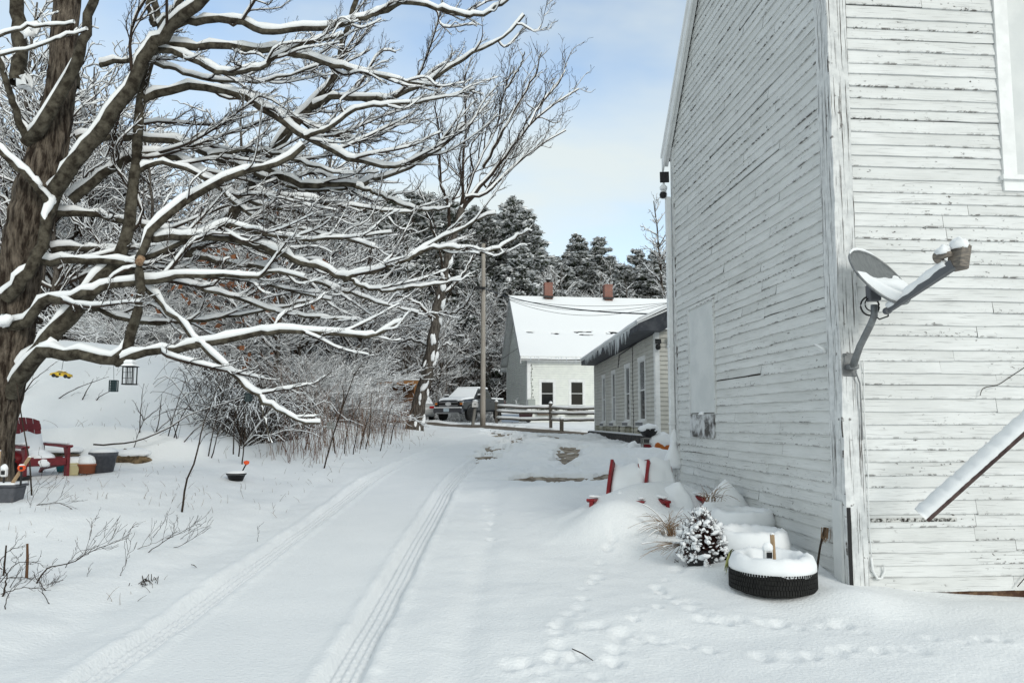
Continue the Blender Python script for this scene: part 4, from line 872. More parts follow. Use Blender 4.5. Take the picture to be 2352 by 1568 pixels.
# snow lodged in the crotches and on stubs
for (x, y, Y, s) in ((62, 190, 11.0, .13), (75, 70, 11.1, .13), (112, 800, 10.45, .13), (10, 735, 10.62, .10)):
    p = at(x, y, Y); b = MB(); b.lathe(p, [(.35 * s, -s * .8), (.8 * s, -s * .5), (s, 0), (.8 * s, .5 * s), (.4 * s, .9 * s), (.0, s)], 12, sx=1, sy=.7); v = np.concatenate(b.v); v += 1.1 * s * (np.stack([vnoise(v[:, 0] * 1.3 + v[:, 2], v[:, 1] + v[:, 2] * .7, .06, k) for k in (1, 2, 3)], 1)); b.v = [v]; obj('snow', b, M_BSNOW, maple, True)
b = MB(); p = at(322, 597, 10.15); b.tube([p - [.02, 0, .05], p + [.05, -.06, 0.02]], [.055, .05], 12); obj('cut_stub', b, mat('cut_wood', (.20, .11, .06), .8, (.35, .24, .15), 30), maple, True)

# ---- leaning roadside tree, its crown fanning over the road
def tree_thing(name, label, cat, base, group=None): return thing(name, label, cat, tuple(base), group)
gb = ground_at(952, 986, 20, 60)
lean = tree_thing('leaning_tree', 'leaning bare tree with snow plastered trunk at the road edge left of the pickup', 'tree', gb)
YL = gb[1]
P, r = limb([(950, 995, YL), (962, 930, YL), (983, 850, YL), (1000, 740, YL), (1014, 660, YL), (1035, 570, YL), (1062, 480, YL)], 34, 15, 40, .03); V = trunk_mesh(P, r, 20, 9, .07, .4); obj('trunk', ([V.reshape(-1, 3)], [grid_faces(1, 40, 20)]), M_TRUNK, lean, True)
B = Branches(); rgl = np.random.default_rng(5)
LT = [([(1062, 480), (1095, 440), (1130, 400), (1170, 350), (1215, 290), (1262, 250), (1330, 205)], 11), ([(1062, 480), (1080, 420), (1110, 350), (1140, 290), (1160, 210), (1175, 150)], 9), ([(1058, 490), (1062, 420), (1066, 340), (1070, 270), (1066, 200), (1080, 140)], 9),
      ([(1110, 385), (1140, 330), (1190, 240), (1230, 170), (1245, 120)], 7), ([(1070, 455), (1120, 445), (1150, 410), (1210, 360), (1260, 320), (1300, 300)], 7), ([(1035, 570), (1030, 480), (1010, 400), (1010, 320), (1000, 250), (1010, 190)], 9), ([(1020, 640), (1005, 560), (985, 500), (960, 430)], 7),
      ([(1215, 290), (1250, 230), (1290, 180), (1300, 150)], 5), ([(1160, 210), (1190, 160), (1205, 120)], 4), ([(1000, 740), (960, 700), (920, 680), (880, 690)], 7), ([(1010, 680), (1050, 650), (1080, 600), (1100, 560)], 6), ([(992, 800), (940, 780), (900, 800)], 5), ([(1005, 720), (1040, 720), (1070, 700), (1090, 660)], 5), ([(985, 850), (1010, 800), (1040, 790)], 5)]
for pts, w_ in LT:
    k = len(pts); Yo = rgl.uniform(-2.5, 2.5); Q, q = limb([(x, y, YL + Yo * i / (k - 1)) for i, (x, y) in enumerate(pts)], w_, 2.2, 16, .03); B.add(Q, q)
    sprout(B, Q, q, 0, rgl, (.42, .34, .22), .38, .5, .25, .4, .12, .010, 3, (9, 6, 4), np.array([.05, 0, .12]), snow=.45, r0f=.6, twig_snow=.0)
obj('crown', B.bark(5, 3, .02), M_TWIG, lean); obj('snow', B.snow(.10, 5, .014, .9, 3), M_BSNOW, lean, True)
rgs = np.random.default_rng(2)
for k in range(34):
    b = MB()
    i = rgs.integers(1, 34); s_ = rgs.uniform(.05, .16); a = rgs.uniform(-2.6, .2); p = P[i] + np.array([math.cos(a), math.sin(a), 0]) * r[i] * 1.0; b.lathe((0, 0, 0), [(.2 * s_, -1.8 * s_), (.8 * s_, -.9 * s_), (s_, .2 * s_), (.6 * s_, 1.2 * s_), (0, 1.9 * s_)], 7, sx=.75, sy=.4, ry=.15 + .3 * rgs.normal()); v_ = b.v[0]; b.v = [v_ * (1 + .5 * vnoise(v_[:, 0] * 9 + k, v_[:, 2] * 9, 1.0)[:, None]) + p]
    obj('trunk_snow', b, M_BSNOW, lean, True)

# ---- prototypes for the woods
def proto_decid(seed, h=13, spreadf=.55, wid=.5):
    rg = np.random.default_rng(seed); B = Branches(); n = 18; t = np.linspace(0, 1, n)
    P = np.stack([np.cumsum(rg.normal(0, .07, n)) + .02 * h * np.sin(t * 3), np.cumsum(rg.normal(0, .07, n)), t * h], 1); P -= P[0]; r = .011 * h * (1 - .86 * t) + .01
    T = Branches(); T.add(P, r)
    for k in range(int(h * 2.6)):
        tt = rg.uniform(.14, .97); i = int(tt * (n - 1)); a = rg.uniform(0, 2 * np.pi); L_ = h * wid * (1.05 - tt) * rg.uniform(.5, 1.1) + .6; el = rg.uniform(.15, .9) + .3 * tt
        D = np.array([math.cos(a) * math.cos(el), math.sin(a) * math.cos(el), math.sin(el)]); s = np.linspace(0, 1, 10)[:, None]
        Q = P[i] + L_ * (D * s + np.array([0, 0, rg.uniform(-.25, .12)]) * s ** 2) + rg.normal(0, .02 * L_, (10, 3)) * s; q = np.maximum(min(r[i] * .6, .02 * L_ + .012) * (1 - .8 * s[:, 0]), .011)
        B.add(Q, q); sprout(B, Q, q, 0, rg, (.40, .40, .34), .50, .62, .08, .35, .12, .011, 3, (7, 5, 4), None, r0f=.62, twig_snow=.35)
    return T, B
def proto_shrub(seed, h=2.6, n=46):
    rg = np.random.default_rng(seed); B = Branches()
    for k in range(n):
        a = rg.uniform(0, 2 * np.pi); L_ = h * rg.uniform(.5, 1.2); D = np.array([math.cos(a) * .75, math.sin(a) * .75, rg.uniform(.35, 1.1)]); s = np.linspace(0, 1, 9)[:, None]; q0 = rg.normal(0, .75, 3); q0[2] = 0; a = rg.uniform(0, 6.28)
        Q = q0 + L_ * (D * s * .9 + np.array([math.cos(a), math.sin(a), -1.0]) * .42 * rg.uniform(.2, 1.5) * s ** 2) + rg.normal(0, .03, (9, 3)) * s; q = .009 * (1 - .6 * s[:, 0]) + .003
        B.add(Q, q); sprout(B, Q, q, 0, rg, (.24, .2), .45, .7, .0, .2, .2, .0055, 2, (6, 4), None, r0f=.8, twig_snow=.6)
    return B
M_NEEDLE = mat('pine_needles', (.030, .040, .026), .8, (.070, .082, .052), 3, spec=.2)
def proto_conifer(seed, h=17, wid=.42, load=.85):
    rg = np.random.default_rng(seed); n = 12; t = np.linspace(0, 1, n); P = np.stack([rg.normal(0, .05, n), rg.normal(0, .05, n), t * h], 1); P[0, :2] = 0; r = .012 * h * (1 - .93 * t) + .01
    T = Branches(); T.add(P, r); G = []; S = []
    z = h * .10
    while z < h * .985:
        f = 1 - z / h; nb = rg.integers(4, 7); a0 = rg.uniform(0, 6.28)
        for b_ in range(nb):
            a = a0 + b_ * 6.28 / nb + rg.normal(0, .25); L_ = h * wid * (f ** .75) * rg.uniform(.6, 1.12) + .25; el = rg.uniform(-.05, .35) + .35 * (1 - f); k = 7; s = np.linspace(0, 1, k)[:, None]
            D = np.array([math.cos(a) * math.cos(el), math.sin(a) * math.cos(el), math.sin(el)]); Q = np.array([0, 0, z]) + L_ * (D * s + np.array([0, 0, -.28]) * s ** 2); T.add(Q, np.maximum(.012 * L_ * (1 - .8 * s[:, 0]), .012), .8)
            m = int(5 + L_ * 7); u = rg.uniform(.22, 1.0, m); C = np.array([0, 0, z]) + L_ * (D * u[:, None] + np.array([0, 0, -.28]) * u[:, None] ** 2); lat = np.array([-math.sin(a), math.cos(a), 0])
            wd = .34 * L_ * (1.15 - u) * rg.uniform(-1, 1, m); C = C + lat * wd[:, None] + np.array([0, 0, 1]) * (-.06 * np.abs(wd) + rg.normal(0, .05, m))[:, None]
            G.append((C, np.broadcast_to(D, C.shape) + lat * (np.sign(wd) * .7)[:, None])); 
        z += h * .030 * rg.uniform(.8, 1.25) + .12
    C = np.concatenate([g[0] for g in G]); Dd = np.concatenate([g[1] for g in G]); Dd = Dd / np.linalg.norm(Dd, axis=1, keepdims=True); m = len(C)
    def blades(C, D, ln, wdt, dz, jit, rep):
        C = np.repeat(C, rep, 0) + rg.normal(0, .09, (len(C) * rep, 3)); D = np.repeat(D, rep, 0) + rg.normal(0, jit, (len(C), 3)); D /= np.linalg.norm(D, axis=1, keepdims=True)
        sd = np.cross(D, (0, 0, 1)) + rg.normal(0, .35, D.shape); sd /= np.linalg.norm(sd, axis=1, keepdims=True) + 1e-6; l_ = ln * rg.uniform(.6, 1.3, (len(C), 1)); w_ = wdt * rg.uniform(.6, 1.3, (len(C), 1))
        a = C - D * l_ * .5; b = C + sd * w_ - D * l_ * .05; c = C + D * l_ * .5 + np.array([0, 0, -.25]) * l_; d = C - sd * w_ - D * l_ * .05
        return (np.stack([a, b, c, d], 1) + np.array([0, 0, dz])).reshape(-1, 3)
    gv = blades(C, Dd, .50, .055, 0, .45, 6); gf = np.arange(len(gv)).reshape(-1, 4)
    sel = rg.random(m) < load; sv = blades(C[sel], Dd[sel], .52, .17, .08, .16, 4); sf = np.arange(len(sv)).reshape(-1, 4)
    return T, (gv, gf), (sv, sf)
def make_decid(seed, **k):
    T, B = proto_decid(seed, **k); root = thing('bare_tree', '', 'tree'); obj('trunk', T.bark(9, 5, .0), M_TRUNK, root, True)
    obj('crown', B.bark(4, 3, .03), M_TWIG, root); vs, fs = B.snow(.075, 4, .013, 1.2, seed); obj('snow', (vs, fs), M_BSNOW, root); return root
def make_conifer(seed, **k):
    T, g, s = proto_conifer(seed, **k); root = thing('pine_tree', '', 'tree'); obj('trunk', T.bark(6, 4, .05), M_TRUNK, root); obj('crown', ([g[0]], [g[1]]), M_NEEDLE, root); obj('snow', ([s[0]], [s[1]]), M_BSNOW, root); return root
def make_shrub(seed, **k):
    B = proto_shrub(seed, **k); root = thing('shrub', '', 'shrub'); obj('stems', B.bark(4, 3, .01), M_TWIG, root); obj('snow', B.snow(.04, 4, .008, 1.2, seed), M_BSNOW, root); return root
PD = [make_decid(31, h=13), make_decid(32, h=11, wid=.6), make_decid(33, h=15, wid=.42), make_decid(34, h=9, wid=.6)]
PC = [make_conifer(41), make_conifer(42, h=14, wid=.46, load=.95), make_conifer(43, h=20, wid=.34, load=.8)]
PS = [make_shrub(51), make_shrub(52, h=3.4, n=38), make_shrub(53, h=1.8, n=50)]
_used = set()
def plant(protos, i, x, y, sc, label, group, rz=None, lean_=0, z=None, n=[0]):
    p = protos[i % len(protos)]; key = (id(protos), i % len(protos))
    o = p if key not in _used else copy_tree(p); _used.add(key)
    o.location = (x, y, (hz_(x, y) - .12) if z is None else z); o.rotation_euler = (rng.normal(0, .03), lean_ + rng.normal(0, .03), rng.uniform(0, 6.28) if rz is None else rz); o.scale = (sc,) * 3 if np.isscalar(sc) else sc
    o['label'] = label
    if group: o['group'] = group
    elif 'group' in o: del o['group']
    return o
rgf = np.random.default_rng(77)
def top_scale(x, Y, ytop, h0):
    """scale so that a tree standing in the direction x, depth Y, reaches photo row ytop"""
    X = (x - 1176) / F * Y; return ((965 - ytop) * Y / F + CAMZ - hz_(X, Y)) / h0, X
# conifers along the skyline
CON = [(1215, 78, 470, 0), (1165, 82, 440, 1), (1120, 80, 455, 2), (1070, 84, 470, 0), (1250, 86, 560, 1), (1302, 108, 560, 2), (1322, 100, 530, 0), (1388, 96, 535, 0), (1352, 104, 575, 1), (1420, 104, 580, 1), (1462, 98, 565, 1), (1500, 96, 570, 0), (1530, 100, 590, 2), (1285, 92, 640, 1),
       (1025, 76, 440, 0), (985, 80, 430, 1), (930, 78, 420, 2), (890, 72, 430, 0), (840, 76, 470, 1), (780, 74, 480, 0), (1570, 92, 560, 1), (1190, 72, 560, 1), (1100, 70, 590, 0), (1240, 74, 640, 1)]
HP = (17, 14, 20)
for x, Y, yt, k in CON:
    sc, X = top_scale(x, Y, yt, HP[k]); s_ = max(sc, .4); plant(PC, k, X, Y, (s_, s_, s_) if s_ < 1.2 else (s_ * .9, s_ * .9, s_), 'snow laden pine on the wooded hill behind the farmhouse and pickup', 'pines on the wooded hill')
HD = (13, 11, 15, 9)
for i in range(70):
    x = rgf.uniform(1090, 1600) if i < 58 else rgf.uniform(760, 1090); Y = rgf.uniform(82, 125); lim = np.interp(x, [760, 1000, 1120, 1230, 1270, 1340, 1400, 1600], [470, 450, 465, 520, 585, 570, 590, 600]) + rgf.uniform(-5, 45); k = i % 3
    sc, X = top_scale(x, Y, lim, HP[k]); sc = max(sc, .3); plant(PC, k, X, Y, (sc * 1.4, sc * 1.4, sc), 'snow laden pine on the wooded hill behind the farmhouse and pickup', 'pines on the wooded hill')
# bare trees on the hill behind the farmhouse
for k in range(44):
    x = rgf.uniform(1085, 1560); Y = rgf.uniform(68, 95); sc, X = top_scale(x, Y, rgf.uniform(600, 680), HD[k % 4]); plant(PD, k, X, Y, max(sc, .3), 'bare snow lined tree on the wooded hill behind the farmhouse roof', 'bare trees behind the farmhouse')
for (x, Y, yt, k) in ((1516, 70, 445, 2),):
    sc, X = top_scale(x, Y, yt, HD[k]); plant(PD, k, X, Y, sc, 'tall thin bare tree rising behind the far corner of the barn', None)
# woods left of the road: dense, from the bank back
for k in range(84):
    Y = 24 + 48 * rgf.random() ** 1.1; x = rgf.uniform(-120, 1120); X = (x - 1176) / F * Y
    if X > Xb(Y) - .8: X = Xb(Y) - 1 - rgf.random() * 4 if Y < 48 else X
    if Y > 40 and X > -7.5: Y = rgf.uniform(52, 72)
    h = rgf.uniform(7, 14) if x > 500 else rgf.uniform(8, 17); yv = 965 - (h + hz_(X, Y) - CAMZ) * F / Y
    lim = np.interp(x, [-100, 150, 300, 500, 800, 950, 1120], [-150, 60, 300, 370, 400, 450, 500]); 
    if yv < lim and k % 9: h *= (965 - lim) / (965 - yv)
    plant(PD, k, X, Y, max(h / HD[k % 4], .35), 'bare snow lined tree in the dense woods above the left bank', 'bare trees in the woods on the left', lean_=rgf.normal(0, .08))
for k in range(16):
    x = rgf.uniform(-50, 900); Y = rgf.uniform(45, 66); X = (x - 1176) / F * Y; plant(PC, k, X, Y, rgf.uniform(.45, .7), 'small snow laden pine deep in the woods on the left', 'small pines in the woods on the left')
# undergrowth: shrubs along the bank
for k in range(120):
    q = rgf.random()
    if k > 90: break
    if q < .30: Y = 25.0 + 12 * rgf.random(); x = rgf.uniform(330, 900); X = (x - 1176) / F * Y; X = min(X, Xb(Y) - .3 - rgf.random() * 1.0)
    elif q < .8: Y = rgf.uniform(22, 42); X = Xb(Y) - rgf.uniform(.3, 9)
    else: Y = rgf.uniform(50, 62); X = rgf.uniform(-14, -1)
    if X < -7.5 and Y < 23: Y += 6
    plant(PS, k, X, Y, rgf.uniform(.5, .95), 'snow covered shrub in the brushy edge of the woods', 'shrubs at the edge of the woods')

# the far wood: thin dark stems and brush past counting
n = 9000; Yq = rgf.uniform(36, 76, n); xq = rgf.uniform(-150, 1180, n); Xq = (xq - 1176) / F * Yq; Xq = np.where((Yq < 50), np.minimum(Xq, Xb(Yq) - 1), Xq); ok = ~((Xq > -4.5) & (Yq < 66)); Xq, Yq = Xq[ok], Yq[ok]; n = len(Xq); z = H(Xq, Yq); hh = rgf.uniform(1.5, 7.5, n); d = rgf.normal(0, .30, (n, 3)); d[:, 2] = 1; t_ = np.linspace(0, 1, 6)[None, :, None]
bend = rgf.normal(0, .22, (n, 1, 3)); PP = np.stack([Xq, Yq, z - .1], 1)[:, None] + hh[:, None, None] * (d[:, None] * t_ + bend * t_ ** 2); rad = np.repeat(rgf.uniform(.008, .03, n)[:, None], 6, 1) * np.linspace(1, .4, 6)
V = tube_v(PP, rad, 3); o = obj('distant_woods', ([V.reshape(-1, 3)], [grid_faces(n, 6, 3)]), mat('distant_bark', (.035, .027, .022), .9, (.085, .065, .052), .6)); tag(o, 'dark mass of thin stems deep in the woods behind the left bank', 'woods'); o['kind'] = 'stuff'
# ---------------------------------------------------------------- small things
def place(mb, o, fwd):
    """local (forward, left, up) -> world"""
    f = np.array([fwd[0], fwd[1], 0.]) / math.hypot(*fwd[:2]); l = np.array([-f[1], f[0], 0]); v = np.concatenate(mb.v); mb.v = [v[:, :1] * f + v[:, 1:2] * l + v[:, 2:3] * np.array([0, 0, 1.]) + np.asarray(o, float)]; return mb
def lump(c, rx, ry, rz, seed=0, rough=.12, k=20, rot_=0, low=.3):
    b = MB(); a = np.linspace(-low, .97, 13) * np.pi / 2; b.lathe((0, 0, 0), [(math.cos(q), math.sin(q)) for q in a], k); v = np.concatenate(b.v)
    v *= 1 + rough * 2 * vnoise(v[:, 0] * 3 + seed, v[:, 1] * 3 + v[:, 2] * 2, 1.0, seed)[:, None]; v = v * [rx, ry, rz]; b.v = [rot(v, 0, 0, rot_) + np.asarray(c, float)]; return b
def snowlump(parent, *a, **k): return obj('snow', lump(*a, **k), M_SNOW, parent, True)

# -- red lawn chairs
M_FADED = mat('faded_red_plastic', (.17, .022, .028), .55, (.12, .015, .02), 8)
def chair(label, o, fwd, scale=1.0, tilt=0., group='red lawn chairs', snow_seat=.13, snow_back=.5, rails=False, sink=0.0):
    o = np.asarray(o, float) - [0, 0, sink]; c = thing('lawn_chair', label, 'chair', tuple(o), group); S_ = scale
    def put(nm, mb, m=None, sh=False):
        m = m or (M_FADED if 'faded' in label else M_RED)
        mb.v = [rot(np.concatenate(mb.v) * S_, 0, tilt, 0)]; return obj(nm, place(mb, o, fwd), m, c, sh)
    ba = R(24)
    def bk(u, h, t=0): return np.array([-.22 - math.sin(ba) * h + math.cos(ba) * t, u, .30 + math.cos(ba) * h + math.sin(ba) * t])
    n = 5; wds = .50
    b = MB()
    for i in range(n):
        u0 = -wds / 2 + i * wds / n + .006; u1 = -wds / 2 + (i + 1) * wds / n - .006; hh = lambda u: .62 + .16 * math.sqrt(max(0, 1 - (u / .30) ** 2))
        sp = .66 if 0 < i < n - 0 else .66
        q = [bk(u0, 0, 0), bk(u1, 0, 0), bk(u1 * 1.05, hh(u1), 0), bk((u0 + u1) / 2, hh((u0 + u1) / 2), 0), bk(u0 * 1.05, hh(u0), 0)]; q2 = [p + np.array([.02, 0, .01]) for p in q]
        b.add(q + q2, [[0, 1, 2, 3, 4], [9, 8, 7, 6, 5]] + [[j, 5 + j, 5 + (j + 1) % 5, (j + 1) % 5] for j in range(5)])
    b.add([bk(-.26, .56, .02), bk(.26, .56, .02), bk(.26, .66, .02), bk(-.26, .66, .02), bk(-.26, .56, .03), bk(.26, .56, .03), bk(.26, .66, .03), bk(-.26, .66, .03)], BF)
    put('backrest', b)
    b = MB()
    for i in range(5): x = -.18 + i * .125; b.box([x, 0, .29 + .10 * (x + .2) / .6], (.115, .52, .02), ry=-.16)
    put('seat', b)
    b = MB(); b.box([.44, 0, .32], (.03, .56, .12), ry=.1, bev=.008); put('apron', b)
    for sy in (-1, 1):
        b = MB(); b.prism([(-.42, .56), (.10, .545), (.42, .53), (.47, .55), (.46, .575), (.1, .58), (-.42, .60)], .10, (0, sy * .32, 0)); put('arm', b)
        b = MB(); b.prism([(.36, 0), (.46, 0), (.46, .56), (.30, .56), (.38, .40)], .045, (0, sy * .31, 0)); put('leg', b)
        b = MB(); b.prism([(-.62, 0), (-.52, 0), (-.30, .28), (.44, .36), (.44, .26), (-.30, .16)][::1], .035, (0, sy * .27, 0)); put('leg', b)
        b = MB(); b.box([0, 0, 0], (.80, .075, .035), bev=.015); b.v = [np.concatenate(b.v) + [.0, sy * .32, .605]]; put('snow', b, M_SNOW, True)
    b = lump((.12, 0, .33), .36, .25, snow_seat, 3); put('snow', b, M_SNOW, True)
    if rails:
        for sy in (-1, 1):
            hs = np.linspace(.10, .84, 9); b = MB(); v = []
            for h in hs: w_ = .07 * min(1, (h + .3) * 1.0); v += [bk(sy * .275, h, -.02), bk(sy * .275, h, .10 + w_ + .03 * math.sin(h * 5)), bk(sy * .235, h, .10 + w_ + .03 * math.sin(h * 5)), bk(sy * .235, h, -.02)]
            b.add(v, [[0, 1, 2, 3], [35, 34, 33, 32]] + [[i * 4 + j, i * 4 + (j + 1) % 4, (i + 1) * 4 + (j + 1) % 4, (i + 1) * 4 + j] for i in range(8) for j in range(4)]); put('back_rail', b)
    if snow_back > 0:
        b = MB(); h = snow_back; nu, nh = 15, 13; g = []
        for j in range(nh):
            for i in range(nu): u = -1 + 2 * i / (nu - 1); hj = (-.05 + (h + .05) * j / (nh - 1)) + .03 * math.sin(u * 5 + 1) * (j == nh - 1); e = max(0, 1 - abs(u) ** 5) ** .5 * min(1, (nh - 1 - j) / 1.5) ** .5; g.append(bk(u * .255, hj, .028 + e * (.04 + .17 * (1 - j / (nh - 1)) ** .8 + .05 * float(vnoise(u * 2, hj * 6, 1.0, 4)))))
        b.add(g, [[j * nu + i, j * nu + i + 1, (j + 1) * nu + i + 1, (j + 1) * nu + i] for j in range(nh - 1) for i in range(nu - 1)]); put('snow', b, M_SNOW, True)
    return c
c1 = ground_at(100, 1120); chair('faded red plastic lawn chair heaped with snow beside the maple trunk', [-7.84, 12.25, hz_(-7.84, 12.25) - .10], (.80, -.55), 1.02, snow_seat=.17)
chair('red lawn chair buried to its back rails in a snow mound near the barn', [1.42, 9.70, -.04], (-.36, -.93), .98, -.10, snow_seat=.34, snow_back=.82, rails=True)
chair('red lawn chair almost wholly buried in snow against the far barn wall', [2.08, 9.85, .03], (.30, -.94), .95, .05, snow_seat=.42, snow_back=.78)

# -- pots
def pot(label, o, r0, r1, h, m, square=False, snow=.06, name='flower_pot', sx=1, sy=1, group=None, rz=0, rim=True):
    c = thing(name, label, 'planter' if square else 'pot', tuple(o), group); b = MB(); k = 4 if square else 28; q = math.pi / 4 if square else 0
    prof = [(r0, 0), (r0 + (r1 - r0) * .85, h * .82)] + ([(r1 * 1.02, h * .82), (r1 * 1.06, h), (r1 * .98, h)] if rim else [(r1, h), (r1 * .96, h)]) + [(r1 * .92, h * .75)]
    b.lathe((0, 0, 0), prof, k, rz=q); v = np.concatenate(b.v) * [sx, sy, 1]; b.v = [rot(v, 0, 0, rz) + np.asarray(o, float)]; obj('body', b, m, c, not square)
    s_ = MB(); s_.lathe((0, 0, 0), [(r1 * .95, h * .8), (r1 * .99, h + snow * .3), (r1 * .85, h + snow * .85), (r1 * .4, h + snow), (0.001, h + snow)], k if not square else 4, rz=q); v = np.concatenate(s_.v) * [sx, sy, 1]; s_.v = [rot(v, 0, 0, rz) + np.asarray(o, float)]; obj('snow', s_, M_SNOW, c, not square)
    return c
def G(x, y, Y): X = (x - 1176) / F * Y; return np.array([X, Y, hz_(X, Y)])
M_GREY = mat('grey_plastic', (.062, .065, .075), .6, (.085, .088, .10), 20)
o = G(245, 1095, 12.6); pot('large round dark grey plastic pot capped with snow, right end of the pot row', o - [0, 0, .03], .155, .215, .36, M_GREY, snow=.07)
o = G(211, 1090, 12.45); pot('low terracotta pot under a dome of snow beside the large grey pot', o, .12, .16, .16, mat('terracotta', (.27, .09, .045), .8), snow=.15)
o = G(180, 1090, 12.4); pot('small square beige pot with a tall cap of snow', o - [0, 0, .02], .10, .15, .20, mat('beige_plastic', (.46, .41, .24), .7), True, .10, rz=.3)
o = G(153, 1088, 12.8); pot('small teal pot with flared rim half filled with snow beside the red chair', o - [0, 0, .02], .10, .17, .22, mat('teal_plastic', (.01, .10, .12), .5), True, .03, rz=.5)
o = G(36, 1092, 12.0); k = thing('barrel_pot', 'round black glazed pot with red rim sitting behind the maple trunk', 'pot', tuple(o)); b = MB(); b.lathe(o, [(.06, .0), (.12, .06), (.19, .22), (.19, .30), (.12, .38), (0, .40)], 20); obj('body', b, M_BLACK, k, True); b = MB(); b.lathe(o + [.05, .05, .0], [(.10, .05), (.20, .25), (.19, .36), (.05, .42)], 20); obj('rim', b, M_RED, k, True)
o = G(63, 1104, 11.7); k = thing('small_dish', 'little black dish sunk in snow behind the grey planter', 'dish', tuple(o)); b = MB(); b.lathe(o, [(.03, -.02), (.11, .0), (.13, .05), (.12, .06), (.1, .02)], 18); obj('bowl', b, M_BLACK, k, True)
# long planter with stakes and solar lights
o = G(-6, 1158, 9.7); o[2] -= .02
pl = thing('planter_box', 'long dark grey planter filled with snow at the foot of the maple', 'planter', tuple(o)); rzp = .12
b = MB(); b.box((0, 0, .11), (.66, .26, .24), taper=1.1, bev=.02); b.box((0, 0, .235), (.76, .32, .03), bev=.008); b.v = [rot(np.concatenate(b.v), 0, 0, rzp) + o]; obj('body', b, M_GREY, pl)
b = MB(); b.box((0, 0, .255), (.69, .27, .035), bev=.015); b.v = [rot(np.concatenate(b.v), 0, 0, rzp) + o]; obj('snow', b, M_SNOW, pl)
pz = o[2] + .24
def on(x, dy=0): return np.array([(x - 1176) / F * 9.7, 9.7 + dy, pz])
def stake(label, a, b_, w_=.022, m=M_WOOD, th=.6):
    k = thing('stake', label, 'stake', tuple(a)); mb = MB(); mb.tube([a, (a + b_) / 2, b_], [w_, w_, w_ * .95], 4, sq=th); obj('shaft', mb, m, k); 
    s_ = MB(); s_.lathe(b_ - [0, 0, .004], [(w_ * .8, 0), (w_ * .9, .01), (0.001, .02)], 8); obj('snow', s_, M_SNOW, k, True)
stake('slanting wooden stake standing in the grey planter', on(42, -.03), on(75, .02) + [0, 0, .36])
stake('pale wooden board stake at the left edge in front of the maple', on(0, .02), on(2, .02) + [0, 0, .44], .04)
def solar(label, p, hgt, col, size=.045, square=False, cat='light', pitch=.0):
    k = thing('solar_light', label, cat, tuple(p)); b = MB(); b.tube([p, p + [0.0, 0, hgt]], .012, 8); obj('stem', b, M_BLACK, k)
    t = p + [0, 0, hgt]
    if square:
        b = MB(); b.box(t + [0, 0, .045], (.075, .05, .11), bev=.012); obj('head', b, mat('white_plastic', (.7, .7, .7), .5), k); b = MB(); b.box(t + [0.004, -.03, .045], (.045, .012, .05)); obj('panel', b, M_BLACK, k); snowlump(k, t + [0, 0, .10], .045, .035, .05, 2)
    else:
        b = MB(); b.lathe(t + [0, 0, .045], [(.01, -size), (size * .8, -size * .6), (size, 0), (size * .8, size * .6), (0.001, size)], 16); obj('head', b, col, k, True); b = MB(); b.box(t + [.022, -size * .9, .045], (.03, .02, .035)); obj('lens', b, M_BLACK, k); snowlump(k, t + [0, 0, .045 + size * .7], size * .7, size * .7, size * .3, 1)
    return k
M_ORANGE = mat('orange_plastic', (.75, .09, .02), .5)
solar('orange headed solar light on a black stem in the grey planter', on(66, -.05), .18, M_ORANGE, .048)
solar('white square solar light on a black stem in the grey planter', on(26, -.04), .12, None, square=True)
# thin leaning pole and short rod
a = G(88, 1146, 10.2); k = thing('garden_pole', 'long thin dark pole leaning in front of the red chair', 'pole', tuple(a)); b = MB(); b.tube([a - [0, 0, .05], at(68, 1060, 10.35), at(50, 960, 10.5), at(38, 880, 10.6)], [.011, .010, .009, .007], 6); obj('shaft', b, M_TWIG, k)
a = G(103, 1078, 13.2); k = thing('garden_rod', 'short thin rod standing in the snow above the red chair', 'rod', tuple(a)); b = MB(); b.tube([at(103, 1080, 13.2), at(102, 1022, 13.2)], .008, 6); obj('shaft', b, M_TWIG, k)
# rock ledge
o = G(304, 1066, 13.4); k = thing('rock_ledge', 'brown rock edge showing under the snow bank right of the pots', 'rock', tuple(o)); b = lump(o + [0, .1, .02], .30, .14, .17, 5, .5, 16); obj('stone', b, mat('brown_rock', (.06, .042, .025), .95, (.20, .14, .08), 9, bump=1, bscale=20, bdist=.03), k); snowlump(k, o + [-.03, .16, .15], .34, .2, .10, 6)
o = G(165, 1062, 13.55); k = thing('rock_ledge', 'dark rock gap under the snow bank behind the red chair arm', 'rock', tuple(o)); b = lump(o + [-.2, .05, .0], .36, .12, .13, 7, .5, 16); obj('stone', b, mat('dark_rock', (.03, .024, .018), .95, (.10, .075, .05), 9), k); snowlump(k, o + [-.2, .12, .12], .4, .2, .08, 8)
# little tub with an orange light, middle of the yard
o = G(549, 1089, 12.6); t_ = pot('small black tub with a snow cap alone in the middle of the left yard', o - [0, 0, .01], .09, .135, .13, M_BLACK, snow=.05, sx=1.2, sy=.9)
a = o + [.09, 0, .13]; k = thing('solar_light', 'orange flower shaped light leaning out of the small black tub', 'light', tuple(a)); b = MB(); b.tube([a, a + [.07, 0, .14]], .012, 6); obj('stem', b, M_BLACK, k); b = MB(); b.lathe(a + [.08, -.01, .17], [(.01, -.04), (.045, -.02), (.05, .02), (.001, .035)], 12); obj('head', b, M_ORANGE, k, True)

